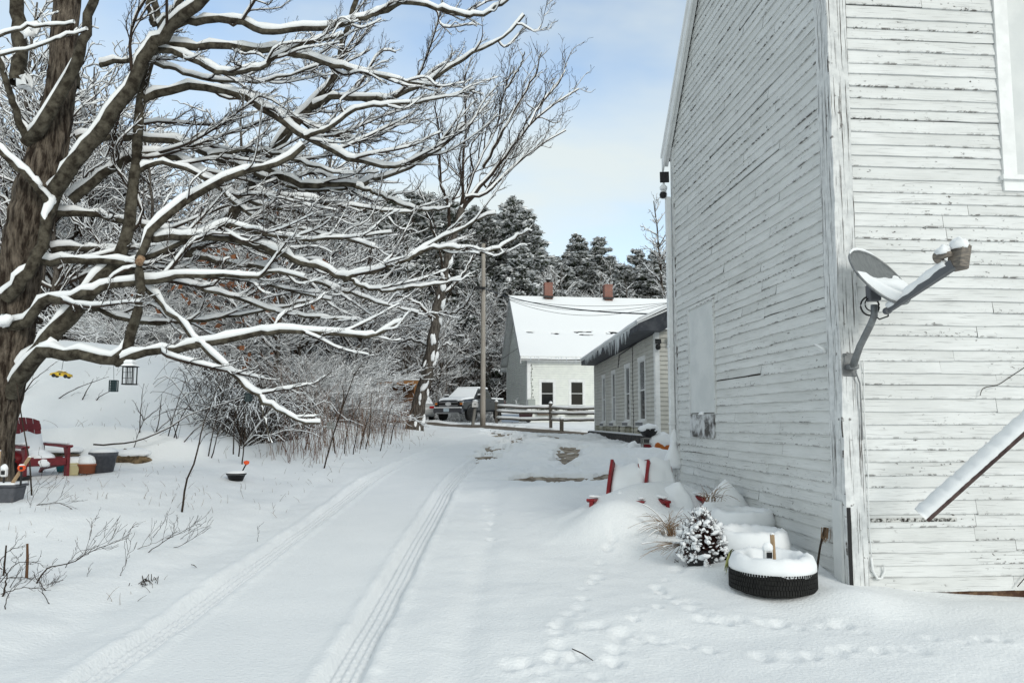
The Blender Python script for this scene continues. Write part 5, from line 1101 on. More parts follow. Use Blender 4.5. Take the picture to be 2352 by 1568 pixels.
# -- hanging things under the maple
M_WIRE = mat('thin_wire', (.03, .03, .03), .6)
o = at(141, 860, 9.9); k = thing('toy_car', 'yellow toy car hanging from the maple like a bird house', 'toy car', tuple(o)); S_ = .25
b = MB(); b.prism([(-.5, -.08), (-.48, .02), (-.33, .07), (-.22, .10), (-.10, .19), (.08, .20), (.2, .12), (.32, .08), (.47, .04), (.5, -.08)], .40, ax=((1, 0, 0), (0, 0, 1), (0, 1, 0))); b.v = [rot(np.concatenate(b.v) * S_, 0, .08, .15) + o]; obj('body', b, mat('yellow_paint', (.62, .42, .03), .5, (.35, .22, .03), 20), k)
b = MB(); b.prism([(-.17, .10), (-.09, .165), (.07, .175), (.15, .11)], .41); b.v = [rot(np.concatenate(b.v) * S_, 0, .08, .15) + o]; obj('window', b, mat('toy_window', (.12, .13, .10), .4), k)
for x_ in (-.29, .30):
    for sy in (-1, 1): b = MB(); b.lathe((0, 0, 0), [(.10, -.03), (.10, .03)], 14, rx=math.pi / 2); b.v = [rot((np.concatenate(b.v) + [x_, sy * .20, -.08]) * S_, 0, .08, .15) + o]; obj('wheel', b, M_BLACK, k)
b = MB(); b.lathe((0, 0, 0), [(.05, -.01), (.05, .01)], 12, rx=math.pi / 2); b.v = [rot((np.concatenate(b.v) + [-.0, -.205, .02]) * S_, 0, .08, .15) + o]; obj('entry_hole', b, M_BLACK, k)
snowlump(k, o + [0, 0, .045], .06, .04, .015, 1); b = MB(); b.tube([o + [0, 0, .045], at(146, 825, 10.2)], .003, 4); obj('wire', b, M_WIRE, k)
def cage(label, x, y, Y, wd, h, m, top=None, yt=0, depth=.03, nb=3, name='suet_cage', cat='bird feeder', fill=None):
    o = at(x, y, Y); k = thing(name, label, cat, tuple(o)); b = MB(); t = .006
    for sx_ in (-1, 1):
        for sy in (-1, 1): b.box(o + [sx_ * wd / 2, sy * depth, 0], (t * 2, t * 2, h))
    for z in (-h / 2, h / 2):
        for sy in (-1, 1): b.box(o + [0, sy * depth, z], (wd, t * 2, t * 2))
        for sx_ in (-1, 1): b.box(o + [sx_ * wd / 2, 0, z], (t * 2, depth * 2, t * 2))
    for i in range(nb):
        xx = -wd / 2 + wd * (i + 1) / (nb + 1); b.box(o + [xx, -depth, 0], (t, t, h)); b.box(o + [xx, depth, 0], (t, t, h)); b.box(o + [0, -depth, -h / 2 + h * (i + 1) / (nb + 1)], (wd, t, t))
    obj('frame', b, m, k)
    if fill is not None: b = MB(); b.box(o, (wd * .8, depth * 1.4, h * .85)); obj('suet', b, fill, k)
    b = MB(); b.tube([o + [0, 0, h / 2], at(x, yt, Y + .1)], .0025, 4); obj('wire', b, M_WIRE, k); return k, o
M_TEAL = mat('dark_green_wire', (.012, .03, .035), .5)
cage('dark green wire suet cage hanging left of the lantern', 261, 886, 10.0, .085, .145, M_TEAL, yt=838, fill=mat('suet', (.05, .07, .075), .8))
cage('small green wire cage hanging before the brambles right of the lantern', 571, 912, 11.5, .09, .12, M_TEAL, yt=860, fill=mat('suet_pale', (.16, .2, .2), .8))
cage('tiny pale wire feeder hanging at the edge of the brambles near the young sapling', 760, 977, 14.0, .11, .12, mat('pale_wire', (.25, .26, .25), .5), yt=945)
k, o = cage('black metal lantern with a snowy peaked roof hanging under the lowest limb', 298, 862, 9.9, .13, .23, M_BLACK, yt=820, depth=.06, nb=2, name='lantern', cat='lantern')
b = MB(); b.lathe(o + [0, 0, .115], [(.125, 0), (.075, .035), (.075, .05), (.085, .05), (.03, .08)], 4, rz=math.pi / 4); obj('roof', b, M_BLACK, k); b = MB(); b.lathe(o + [0, 0, .125], [(.12, 0), (.08, .035), (.085, .055), (.06, .085), (.001, .09)], 4, rz=math.pi / 4); obj('snow', b, M_SNOW, k); b = MB(); b.box(o + [0, 0, -.12], (.15, .14, .012)); obj('base', b, M_BLACK, k)

# -- saplings and twigs poking out of the yard
def stems(nm, label, cat, pts_list, w0, m=M_TWIG, twigs=True, seed=1, gap=.22, group=None, snow=.3, ratio=.3):
    rg = np.random.default_rng(seed); base = at(*pts_list[0][0]); k = thing(nm, label, cat, tuple(base), group); B = Branches(); T = Branches()
    for pts in pts_list:
        n = 14; P = spline(px(pts), n); t = np.linspace(0, 1, n); r = w0 * (1 - .75 * t); P[1:] += rg.normal(0, .004, (n - 1, 3)); B.add(P, r, snow)
        if twigs: sprout(T, P, r, 0, rg, (gap, .12), ratio, .6, .15, .06, .25, .0022, 2, (7, 4), None, r0f=.5, snow=0)
    obj('stem', B.bark(6, 4, .0), m, k, True)
    if T.b: obj('twigs', T.bark(4, 3, .01), m, k)
    if snow > 0: obj('snow', B.snow(.02, 5, .004, .8, seed), M_BSNOW, k, True)
def gy(x, y): g = ground_at(x, y); return g[1]
ys = gy(417, 1173); stems('sapling', 'dead leafless sapling stick leaning right out of the middle of the left yard', 'sapling', [[(417, 1180, ys), (428, 1110, ys + .05), (455, 1030, ys + .15), (463, 985, ys + .2), (485, 930, ys + .3), (512, 860, ys + .4)]], .016, seed=3, snow=0, gap=.5)
ys = gy(743, 1078); stems('sapling', 'slender sapling with upturned twigs standing left of the driveway near the brambles', 'sapling', [[(743, 1082, ys), (762, 1010, ys), (785, 940, ys), (803, 890, ys), (820, 850, ys), (850, 815, ys), (880, 800, ys)], [(785, 940, ys), (790, 905, ys), (782, 880, ys)]], .016, seed=4, gap=.4)
ys = 13.7; stems('sapling', 'young branching sapling growing from the snow bank behind the large grey pot', 'sapling', [[(304, 1052, ys), (312, 1012, ys), (330, 965, ys), (340, 925, ys)], [(330, 965, ys), (315, 935, ys), (305, 918, ys)], [(330, 965, ys), (362, 940, ys), (378, 925, ys)]], .009, seed=5, gap=.16, snow=0)
ys = 13.4; stems('long_branch', 'long dark fallen branch arching over the snow bank behind the pots', 'branch', [[(215, 1020, ys), (260, 1020, ys), (300, 1015, ys), (350, 1000, ys), (400, 975, ys), (440, 950, ys), (520, 925, ys + .2), (620, 890, ys + .5)]], .018, seed=6, gap=.6, snow=.7)
STM = [[(30, 932), (70, 880), (90, 862), (130, 830)], [(93, 985), (125, 925), (180, 890), (250, 865)], [(196, 952), (225, 915), (260, 895)], [(177, 943), (195, 905), (215, 870)], [(88, 992), (115, 975), (160, 972), (200, 978)], [(320, 1050), (322, 960), (330, 880)], [(330, 1030), (360, 990), (420, 940)],
       [(375, 1035), (400, 950), (430, 860)], [(388, 1040), (415, 960), (470, 880)], [(396, 1045), (450, 985), (540, 935)], [(408, 1052), (405, 1000), (380, 940)], [(475, 1060), (490, 990), (520, 880), (560, 790)], [(484, 1055), (500, 1000), (530, 930)], [(536, 1035), (540, 960), (560, 900)], [(548, 1040), (560, 960), (575, 900)], [(556, 1060), (565, 980), (580, 920)],
       [(620, 1010), (640, 960), (655, 920)], [(645, 1030), (660, 980), (690, 930)], [(700, 1030), (715, 970), (725, 900)], [(790, 1040), (800, 980), (830, 920)], [(810, 1040), (822, 980), (826, 920)], [(825, 1030), (842, 970), (862, 930)], [(838, 1030), (850, 980), (853, 900)], [(872, 1035), (885, 985), (900, 930)], [(895, 1020), (905, 980), (925, 940)], [(770, 1040), (765, 980), (780, 930)], [(350, 1025), (365, 960), (372, 905)]]
for i, s_ in enumerate(STM):
    yb = 13.9 if s_[0][0] < 640 and s_[0][1] > 1020 else (15.5 if s_[0][0] < 300 else gy(*s_[0]) if s_[0][1] < 1045 and s_[0][0] > 600 else 14.5)
    stems('thin_sapling', 'thin bare stem rising from the snowy bank among many like it', 'sapling', [[(x, y + (8 if j == 0 else 0), yb) for j, (x, y) in enumerate(s_)]], .013 * (yb / 13) * (1 if s_[0][0] < 600 else .8), seed=60 + i, group='thin stems on the snowy bank', gap=.3, snow=.0 if i % 3 else .5, ratio=.35)
# broken weeds in the foreground snow
WD = [([(300, 1262), (345, 1250), (400, 1225)], .006), ([(290, 1225), (310, 1205), (335, 1196)], .005), ([(350, 1235), (372, 1205), (385, 1180)], .005), ([(395, 1235), (400, 1205), (412, 1185)], .004), ([(405, 1240), (440, 1220), (475, 1195)], .005), ([(0, 1285), (25, 1262), (60, 1255)], .006), ([(12, 1400), (20, 1360), (50, 1330)], .006), ([(120, 1390), (95, 1350), (100, 1320)], .005), ([(-5, 1365), (40, 1352), (110, 1350)], .007), ([(205, 1240), (212, 1200), (222, 1185)], .004), ([(245, 1250), (262, 1225), (270, 1200)], .004), ([(-5, 1345), (30, 1300), (75, 1290), (120, 1310)], .006), ([(0, 1300), (28, 1340), (60, 1348), (90, 1372)], .006), ([(20, 1350), (45, 1310), (70, 1270)], .005), ([(110, 1360), (90, 1335), (85, 1300)], .005), ([(150, 1300), (175, 1270), (210, 1260)], .005), ([(60, 1375), (30, 1395), (12, 1420)], .005), ([(100, 1345), (130, 1330), (140, 1310)], .004), ([(0, 1165), (60, 1168), (110, 1155), (160, 1165), (185, 1200)], .010), ([(-5, 1225), (60, 1238), (130, 1258)], .010), ([(82, 1340), (110, 1305), (165, 1290), (220, 1262), (295, 1235)], .010), ([(330, 1275), (380, 1240), (430, 1215), (460, 1190)], .007), ([(375, 1260), (430, 1245), (480, 1205)], .006), ([(268, 1328), (285, 1300), (300, 1245)], .005), ([(5, 1370), (15, 1330), (8, 1290)], .012), ([(0, 1325), (40, 1325), (85, 1330)], .008), ([(10, 1335), (50, 1370), (100, 1360), (128, 1330)], .006), ([(195, 1330), (205, 1310)], .004), ([(592, 1240), (595, 1205)], .004)]
for i, (s_, w_) in enumerate(WD):
    yb = gy(*s_[0]) if s_[0][0] > 0 else gy(5, s_[0][1]); stems('weed_stalk', 'broken dark weed stalks lying over the snow at the left of the wheel tracks', 'weed', [[(x, y + (3 if j == 0 else 0), yb - .02 * j) for j, (x, y) in enumerate(s_)]], w_ * .75, seed=90 + i, group='weed stalks in the foreground snow', gap=.075, snow=.25 if i < 3 else 0, ratio=.5)
a = G(120 / 2, 1330, 7.0); a = ground_at(61, 1325); k = thing('stake', 'broken brown stick standing upright among the weeds, lower left', 'stick', tuple(a)); b = MB(); b.tube([a - [0, 0, .05], a + [-.0, 0, .15], a + [-.01, 0, .30]], [.014, .012, .010], 7); obj('shaft', b, mat('brown_stick', (.10, .05, .025), .9), k)
a = ground_at(8, 1318); k = thing('stake', 'dark stick standing at the very left edge among the weeds', 'stick', tuple(a)); b = MB(); b.tube([a - [0, 0, .05], a + [.01, 0, .26]], [.009, .007], 7); obj('shaft', b, M_TWIG, k)
for (x, y, dx, lab) in ((1338, 1508, 24, 'short straight twig lying on the open snow at the bottom centre'), (445, 1302, 6, 'tiny twig lying on the snow above the shrivelled weed')):
    a = ground_at(x - dx, y - dx * .55); b_ = ground_at(x + dx, y + dx * .55); k = MB(); k.tube([a + [0, 0, .012], (a + b_) / 2 + [0, 0, .02], b_ + [0, 0, .012]], [.004, .0045, .003], 5); tag(obj('twig', k, M_TWIG), lab, 'twig')
a = ground_at(330, 1345); rgw = np.random.default_rng(8); k = MB()
k.tube([ground_at(310, 1322) + [0, 0, .02], ground_at(325, 1325) + [0, 0, .03], a + [0, 0, .03]], .004, 4)
for i in range(16): p = a + [rgw.normal(0, .04), rgw.normal(0, .06), .02]; k.tube([p, p + rgw.normal(0, .025, 3) + [0, 0, .02], p + rgw.normal(0, .03, 3)], .0035, 4)
tag(obj('dead_weed', k, M_TWIG), 'shrivelled dark weed lying on the snow left of the wheel tracks', 'weed')
# fine grass blades through the yard
k = MB(); vs = []; fs = []
rgw = np.random.default_rng(12); n = 1500
Yq = 6.5 + 24 * rgw.random(n) ** 1.4; xq = rgw.uniform(-40, 1010, n); Xq = (xq - 1176) / F * Yq; ok = (Xq < xc(Yq) - 3.25) & (Xq > -9.5) & ((Yq > 8.5) | (Xq < -2.6)); Xq, Yq = Xq[ok], Yq[ok]; cl = vnoise(Xq, Yq, 1.2, 3) > -.12; Xq, Yq = Xq[cl], Yq[cl]; n = len(Xq)
z = H(Xq, Yq); b0 = np.stack([Xq, Yq, z - .02], 1); hh = rgw.uniform(.03, .17, n) * (1 + .5 * (Yq > 14)); d = rgw.normal(0, .35, (n, 3)); d[:, 2] = 1; t_ = np.linspace(0, 1, 4)[None, :, None]; bend = rgw.normal(0, .25, (n, 1, 3)); bend[..., 2] = -.2
PP = b0[:, None] + hh[:, None, None] * (d[:, None] * t_ + bend * t_ ** 2); rad = np.repeat((.0016 + .00012 * Yq)[:, None], 4, 1) * np.array([1, .9, .7, .4])
V = tube_v(PP, rad, 3); o = obj('dry_grass', ([V.reshape(-1, 3)], [grid_faces(n, 4, 3)]), mat('dry_weed', (.09, .07, .05), .9, (.25, .2, .15), 3)); tag(o, 'sparse thin dry grass stalks poking through the snow of the left yard', 'grass'); o['kind'] = 'stuff'
# reddish brush by the verge
n = 620; Yq = rgw.uniform(15, 31, n); xq = rgw.uniform(620, 950, n); Xq = (xq - 1176) / F * Yq; Xq = np.minimum(Xq, xc(Yq) - 4.1 - rgw.random(n) * 1.2); z = H(Xq, Yq); b0 = np.stack([Xq, Yq, z - .02], 1); hh = rgw.uniform(.4, 2.3, n) * sm(12, 20, Yq) ; d = rgw.normal(0, .16, (n, 3)); d[:, 2] = 1; t_ = np.linspace(0, 1, 6)[None, :, None]
bend = rgw.normal(0, .22, (n, 1, 3)); bend[..., 2] = -.15; PP = b0[:, None] + hh[:, None, None] * (d[:, None] * t_ + bend * t_ ** 2); rad = np.repeat(rgw.uniform(.003, .007, n)[:, None], 6, 1) * np.linspace(1, .45, 6)
V = tube_v(PP, rad, 3); o = obj('brambles', ([V.reshape(-1, 3)], [grid_faces(n, 6, 3)]), mat('reddish_stems', (.10, .045, .03), .9, (.20, .13, .085), 1.5)); tag(o, 'reddish brown tangle of thin bramble stems along the snowy verge', 'brambles'); o['kind'] = 'stuff'
# brambles with snow draped over them on the bank
B = Branches(); n = 1000
for i in range(n):
    q = rgw.random(); Y = 15.2 + 6 * rgw.random(); x = np.clip(rgw.normal(585, 75), 440, 760); X = min((x - 1176) / F * Y, Xb(Y) - .1); p = np.array([X, Y, hz_(X, Y)]); h_ = rgw.uniform(.15, .95); L_ = rgw.uniform(.4, 1.5); a = rgw.uniform(0, 6.28); s_ = np.linspace(0, 1, 8)[:, None]
    Q = p + np.array([math.cos(a) * L_, math.sin(a) * L_, 0]) * s_ + np.array([0, 0, 1]) * h_ * (np.sin(s_ * 2.6)) + rgw.normal(0, .03, (8, 3)) * s_; B.add(Q, .0075 * (1 - .5 * s_[:, 0]), 1 if rgw.random() < .4 else 0)
vs, fs = B.bark(3, 3, .0); o = obj('brushwood', (vs, fs), M_TWIG); tag(o, 'snow draped tangle of arching brambles covering the left bank', 'brambles'); o['kind'] = 'stuff'
sv, sf = B.snow(.03, 4, .007, 1.5, 3); obj('snow', (sv, sf), M_BSNOW, o)

# -- tyres used as planters beside the barn
M_TYRE = mat('tyre_rubber', (.007, .007, .007), .8, (.014, .014, .013), 30)
def tyre(label, o, R_, h, bare=True, name='tyre', snow_h=.10):
    k = thing(name, label, 'tyre', tuple(o), 'snow capped tyres beside the barn'); b = MB(); ri = R_ * .62
    b.lathe(o, [(ri, .02), (R_ * .8, .0), (R_ * .96, h * .12), (R_ * .985, h * .25), (R_ * .985, h * .75), (R_ * .96, h * .88), (R_ * .8, h), (ri, h * .95), (ri * .97, h * .5), (ri, .02)], 72, cap=False); obj('tyre_body', b, M_TYRE, k, True)
    if bare:
        b = MB()
        for i in range(96):
            a = i * 2 * math.pi / 96
            for row, (z0, z1) in enumerate(((.14, .33), (.35, .50), (.52, .67), (.69, .86))):
                a2 = a + (row % 2) * .04; c_ = o + [math.cos(a2) * R_ * .995, math.sin(a2) * R_ * .985, h * (z0 + z1) / 2]; b.box(c_, (.014, R_ * .05, h * (z1 - z0)), rz=a2)
        obj('tread', b, M_TYRE, k)
    # snow ring: torus-like collar with sagging middle
    n_, m_ = 64, 10; prof = [(ri * .55, h * .62), (ri * .8, h * .72), (ri * .95, h * .98), (ri * 1.08, h + snow_h * .75), (R_ * .80, h + snow_h), (R_ * .93, h + snow_h * .75), (R_ * 1.00, h + snow_h * .1), (R_ * 1.005, h - snow_h * .35), (R_ * .95, h - snow_h * .38)]
    b = MB(); b.lathe((0, 0, 0), prof, n_, cap=False); c_ = MB(); v = np.concatenate(b.v); ang = np.arctan2(v[:, 1], v[:, 0]); v[:, 2] += .025 * vnoise(np.cos(ang) * 2, np.sin(ang) * 2, .35, 3) + .012 * vnoise(np.cos(ang) * 4, np.sin(ang) * 4 + v[:, 2] * 9, .2, 5) - (v[:, 2] < h) * (np.hypot(v[:, 0], v[:, 1]) > R_ * .9) * .03 * (vnoise(ang * 6, ang * 0, 1.0, 2) + .3)
    b.v = [v + o]; b.add([o + [math.cos(t) * ri * .56, math.sin(t) * ri * .56, h * .622] for t in np.arange(24) * 2 * np.pi / 24], [list(range(24))]); obj('snow', b, M_SNOW, k, True); return k
o1 = np.array([2.34, 6.8, hz_(2.3, 6.55) - .02]); tyre('black tyre lying flat with a fat ring of snow, nearest the barn corner', o1, .375, .23)
o2 = np.array([2.42, 7.62, hz_(2.38, 7.5) - .10]); tyre('tyre wholly capped in snow just behind the front tyre', o2, .37, .20, False, snow_h=.15); 
o3 = np.array([2.62, 8.55, hz_(2.62, 8.55) - .10]); tyre('tyre buried under snow against the barn wall behind the others', o3, .36, .24, False, snow_h=.13)
k = thing('snow_heap', 'pointed heap of snow against the barn wall behind the tyres', 'snow heap', (2.65, 9.25, 0.2)); b = MB(); b.lathe((2.62, 9.2, hz_(2.62, 9.2)), [(.34, -.1), (.30, .14), (.2, .30), (.08, .43), (.001, .50)], 16); obj('snow', b, M_SNOW, k, True)
snowlump(k, (2.3, 9.3, .20), .6, .35, .26, 9); 
p = o1 + [-.055, -.06, .16]; solar('white solar light with black panel standing in the front tyre', p, .12, None, square=True)
stake('wooden stake standing upright in the front tyre', o1 + [.0, -.06, .15], o1 + [-.005, -.04, .50], .022)
p = o2 + [-.16, -.10, .24]; k = MB(); k.tube([p, p + [0.005, 0, .06], p + [.025, 0, .08], p + [.035, 0, .03]], .004, 6); tag(obj('wire_hook', k, M_WIRE), 'little wire loop poking from the snow of the second tyre', 'hook')
# potted evergreen smothered with snow
o = np.array([1.93, 7.6, hz_(1.93, 7.6) - .13]); k = thing('potted_shrub', 'round shrub in a black pot smothered in clotted snow left of the tyres', 'plant', tuple(o)); b = MB(); b.lathe(o, [(.12, -.05), (.17, .08), (.20, .22), (.19, .24)], 20); obj('pot', b, M_BLACK, k, True)
rg2 = np.random.default_rng(4); g1, g2 = MB(), MB(); B = Branches()
for i in range(950):
    a, e = rg2.uniform(0, 6.28), rg2.uniform(-.95, 1.5); r_ = .25 * rg2.uniform(.7, 1.05) * (1 + .5 * float(vnoise(math.cos(a) * 1.5 + 3, e * 1.3 + math.sin(a) * 1.5, .6, 2))); c_ = o + [math.cos(a) * math.cos(e) * r_, math.sin(a) * math.cos(e) * r_, .30 + math.sin(e) * r_ * 1.15]
    if i < 760:
        s_ = rg2.uniform(.006, .017) + .035 * rg2.random() ** 5; g_ = MB(); g_.lathe((0, 0, 0), [(s_ * .3, -s_ * .5), (s_, -s_ * .1), (s_ * .8, s_ * .4), (.001, s_ * .7)], 6, sx=rg2.uniform(.8, 2)); v_ = np.concatenate(g_.v); g_.v = [rot(v_, rg2.normal(0, .6), rg2.normal(0, .6), rg2.uniform(0, 6)) * rg2.uniform(.8, 1.2, (len(v_), 1)) + c_]; g1.add(g_.v[0], g_.f)
    B.add(np.array([o + [0, 0, .22], (o + [0, 0, .3] + c_) / 2 + rg2.normal(0, .02, 3), c_, c_ + rg2.normal(0, .02, 3) + [0, 0, .015]]), np.array([.004, .003, .0028, .002]), 0)
obj('snow', g1, M_SNOW, k, True); obj('twigs', B.bark(3, 3), mat('reddish_twig', (.05, .022, .018), .9), k)
# striped leaves under the second tyre
k = thing('striped_plant', 'green and cream striped leaves drooping out below the second tyre', 'plant', (1.98, 7.1, .1)); ML = mat('striped_leaf', (.02, .03, .012), .6, (.35, .35, .12), 9, (6, 6, .3), lo=.45, hi=.55)
for i in range(15):
    a = -2.6 + i * .12 + rg2.normal(0, .05); st = np.array([2.12, 7.12, hz_(2.12, 7.1) + .20 + rg2.uniform(-.02, .02)]); d = np.array([math.cos(a), math.sin(a) * .6, 0]); lf = MB(); w_ = np.array([-d[1], d[0], 0]) * .014; pts = [st + d * (.05 + .11 * t) + [0, 0, -.20 * t ** 1.6] for t in np.linspace(0, 1, 6)]; wd = [.3, .9, 1, 1, .7, .1]
    lf.add([p + w_ * q for p, q in zip(pts, wd)] + [p - w_ * q for p, q in zip(pts, wd)], [[j, j + 1, 7 + j, 6 + j] for j in range(5)]); obj('leaf', lf, ML, k, True)
def grass_tuft(label, o, n, h, lean_, col, seed, spread_=.1, w_=.0035):
    rg = np.random.default_rng(seed); B = Branches()
    for i in range(n):
        a = rg.uniform(0, 6.28); L_ = h * rg.uniform(.5, 1.1); s_ = np.linspace(0, 1, 8)[:, None]; d = np.array([math.cos(a) * .35, math.sin(a) * .35, 1]) + lean_; B.add(o + rg.normal(0, spread_ * .4, 3) * [1, 1, 0] + L_ * (d * s_ + np.array([math.cos(a) * .5 + lean_[0], math.sin(a) * .5, -1.0]) * s_ ** 2 * rg.uniform(.3, 1.0)), w_ * (1 - .6 * s_[:, 0]), 1 if rg.random() < .25 else 0)
    k = thing('dry_grass_tuft', label, 'dry grass', tuple(o)); obj('blades', B.bark(3, 3), col, k); obj('snow', B.snow(.02, 4, .006, 1, seed), M_BSNOW, k)
M_STRAW = mat('straw', (.30, .20, .12), .9, (.16, .10, .06), 6)
grass_tuft('tall clump of tan dry grass beside the buried red chair', np.array([1.78, 8.55, hz_(1.78, 8.5) + .02]), 70, .50, np.array([-.05, 0, 0]), M_STRAW, 1)
grass_tuft('flattened tan grass spilling toward the camera left of the potted shrub', np.array([1.80, 7.9, hz_(1.8, 7.9) + .10]), 50, .22, np.array([-.75, -.5, -.45]), M_STRAW, 2)
grass_tuft('pale grass blades standing against the barn wall by the pointed snow heap', np.array([2.35, 8.9, hz_(2.35, 8.9) + .25]), 40, .33, np.array([.1, 0, 0]), M_STRAW, 3)
grass_tuft('brown grass and bent stalk at the foot of the front wall near the right edge', P0 + df * 1.75 + nf * .12 + [0, 0, hz_(4.4, 6.8) - .02], 34, .32, np.array([.1, -.1, 0]), M_STRAW, 4, w_=.003)
B = Branches(); rg3 = np.random.default_rng(3)
q = P0 + nf * .06; k = thing('vine_stalk', 'thin dark bent stalks rising along the front barn wall at the right edge', 'vine', tuple(q + df * 1.9))
for (s0_, pts) in ((1.55, [(0, .02), (.25, .25), (.48, .32), (.75, .16), (.95, .02)]), (1.95, [(0, .02), (.2, .18), (.5, .25), (.8, .2)])):
    P = spline(np.array([q + df * (s0_ + a) + [0, 0, z + .02] for a, z in pts]), 14); B.add(P, np.full(14, .005), .3)
P = spline(np.array([P0 + df * s_ + nf * .05 + [0, 0, z] for s_, z in ((1.30, 1.78), (1.34, 1.85), (1.48, 1.88), (1.6, 1.95), (1.85, 2.1))]), 14); B.add(P, np.full(14, .004), 0)
obj('stalks', B.bark(5, 4), M_TWIG, k, True)
# weed on the snow left of the tyre
a = ground_at(1582, 1285); k = MB()
for i in range(40): p = a + [rg3.normal(0, .07), rg3.normal(0, .09), .01]; k.tube([p, p + rg3.normal(0, .03, 3) + [.01, 0, .03], p + rg3.normal(0, .04, 3) + [0, 0, .03]], .0028, 3)
tag(obj('dead_weed', k, M_TWIG), 'small scraggly weed poking through snow left of the front tyre', 'weed')
# little hand broom leaning in the corner
a = P0 + dg * .30 + ng * .10; a[2] = hz_(a[0], a[1]) + .02; k = thing('brush', 'old twig broom leaning against the gable wall by the barn corner', 'broom', tuple(a)); b = MB(); b.tube([a + [-.06, 0, 0], a + [-.02, 0, .22], a + [.03, 0, .40]], [.012, .010, .012], 7); obj('handle', b, M_TWIG, k, True)
B = Branches(); 
for i in range(24): e = np.array([.03 + rg3.normal(0, .02), rg3.normal(0, .02), .40]); B.add(np.array([a + e * [1, 1, 1], a + e + [-.01, 0, -.1], a + e * .7 + rg3.normal(0, .015, 3)]), np.array([.003, .003, .002]), 0)
obj('bristles', B.bark(3, 3), M_STRAW, k); 

# -- satellite dish on the barn corner
def on_depth(x, y, Y): return at(x, y, Y)
DY = 6.45
fo = at(1957, 835, 6.80); dish = thing('satellite_dish', 'grey satellite dish holding snow, bracketed to the barn corner', 'dish', tuple(fo))
M_DISH = mat('dish_grey', (.125, .135, .138), .55, (.16, .17, .172), 40, (1, 1, .15)); M_METAL = mat('galvanised', (.21, .22, .225), .45, (.15, .155, .16), 12, metal=.4)
b = MB(); b.tube([at(1960, 838, 6.72), at(1975, 795, 6.60), at(2000, 745, 6.5), at(2008, 725, 6.48), at(2008, 700, 6.48)], [.032, .031, .030, .030, .030], 12); obj('mast', b, M_METAL, dish, True)
b = MB(); b.box(at(1950, 838, 6.83), (.13, .03, .22), rz=0, bev=.008); b.box(at(1957, 842, 6.77), (.09, .10, .05), bev=.01); b.tube([at(1945, 815, 6.80), at(1938, 812, 6.76), at(1940, 832, 6.77)], .006, 6); b.tube([at(1965, 852, 6.78), at(1975, 880, 6.8), at(1979, 960, 6.81), at(1981, 1010, 6.81)], .007, 6)
obj('wall_bracket', b, M_METAL, dish)
# reflector: shallow paraboloid; ellipse in view from (1950,575) to (2088,665), long axis tilted
cdish = at(2018, 637, DY); nd = np.array([.40, -.72, .58]); nd /= np.linalg.norm(nd)
ua = np.cross(nd, (0, 0, 1)); ua /= np.linalg.norm(ua); ub = np.cross(ua, nd); ub /= np.linalg.norm(ub)
if ub[2] < 0: ub = -ub
RA, RB = .30, .325
def dpt(a, rr, off=0): return cdish + ua * math.cos(a) * RA * rr + ub * math.sin(a) * RB * rr + nd * (.065 * rr * rr - .05 + off)
b = MB(); ka_, kr = 48, 9
v = [dpt(2 * math.pi * i / ka_, max(j / (kr - 1), .001), o_) for o_ in (0, -.012) for j in range(kr) for i in range(ka_)]
f = []
for o_ in range(2):
    for j in range(kr - 1):
        for i in range(ka_): q = [o_ * ka_ * kr + j * ka_ + i, o_ * ka_ * kr + j * ka_ + (i + 1) % ka_, o_ * ka_ * kr + (j + 1) * ka_ + (i + 1) % ka_, o_ * ka_ * kr + (j + 1) * ka_ + i]; f.append(q if o_ == 0 else q[::-1])
for i in range(ka_): q = [(kr - 1) * ka_ + i, (kr - 1) * ka_ + (i + 1) % ka_, ka_ * kr + (kr - 1) * ka_ + (i + 1) % ka_, ka_ * kr + (kr - 1) * ka_ + i]; f.append(q)
b.add(v, f); obj('reflector', b, M_DISH, dish, True)
b = MB(); rim = [dpt(2 * math.pi * i / ka_, 1.005, -.006) for i in range(ka_ + 1)]; b.tube(rim, .011, 6); obj('rim', b, M_METAL, dish, True)
# snow lying in the lower half of the bowl
g = []; ni, nj = 30, 12; b = MB()
for j in range(nj):
    for i in range(ni):
        yy = -1 + (1.12) * j / (nj - 1) ; wmax = math.sqrt(max(0, 1 - yy * yy)) * .97; xx = (-1 + 2 * i / (ni - 1)) * wmax; rr = math.hypot(xx, yy); e = min(1, (1 - abs(-1 + 2 * i / (ni - 1))) * 5) * min(1, (nj - 1 - j) / 2.0)
        topn = .055 * float(vnoise(i * .4, j * .5, 1, 3)); g.append(cdish + ua * xx * RA + ub * (yy * RB + (topn if j > nj - 4 else 0)) + nd * (.065 * rr * rr - .05 + .004 + e * (.085 * (1 - (j / (nj - 1))) ** .6 + .02)))
b.add(g, [[j * ni + i, j * ni + i + 1, (j + 1) * ni + i + 1, (j + 1) * ni + i] for j in range(nj - 1) for i in range(ni - 1)]); obj('snow', b, M_SNOW, dish, True)
b = MB(); b.tube([dpt(math.pi / 2 + t, 1.01, 0) + [0, 0, .008] for t in np.linspace(-.75, .6, 12)], [.004, .008, .012, .012, .014, .014, .012, .014, .012, .01, .008, .003], 8); obj('snow', b, M_SNOW, dish, True)
foot = dpt(-math.pi / 2, 1.0) ; foot = at(2040, 712, 6.34); end = at(2190, 605, 5.85)
b = MB(); dv = end - foot; L_ = np.linalg.norm(dv); dv /= L_; sd_ = np.cross(dv, (0, 0, 1)); sd_ /= np.linalg.norm(sd_); up_ = np.cross(sd_, dv)
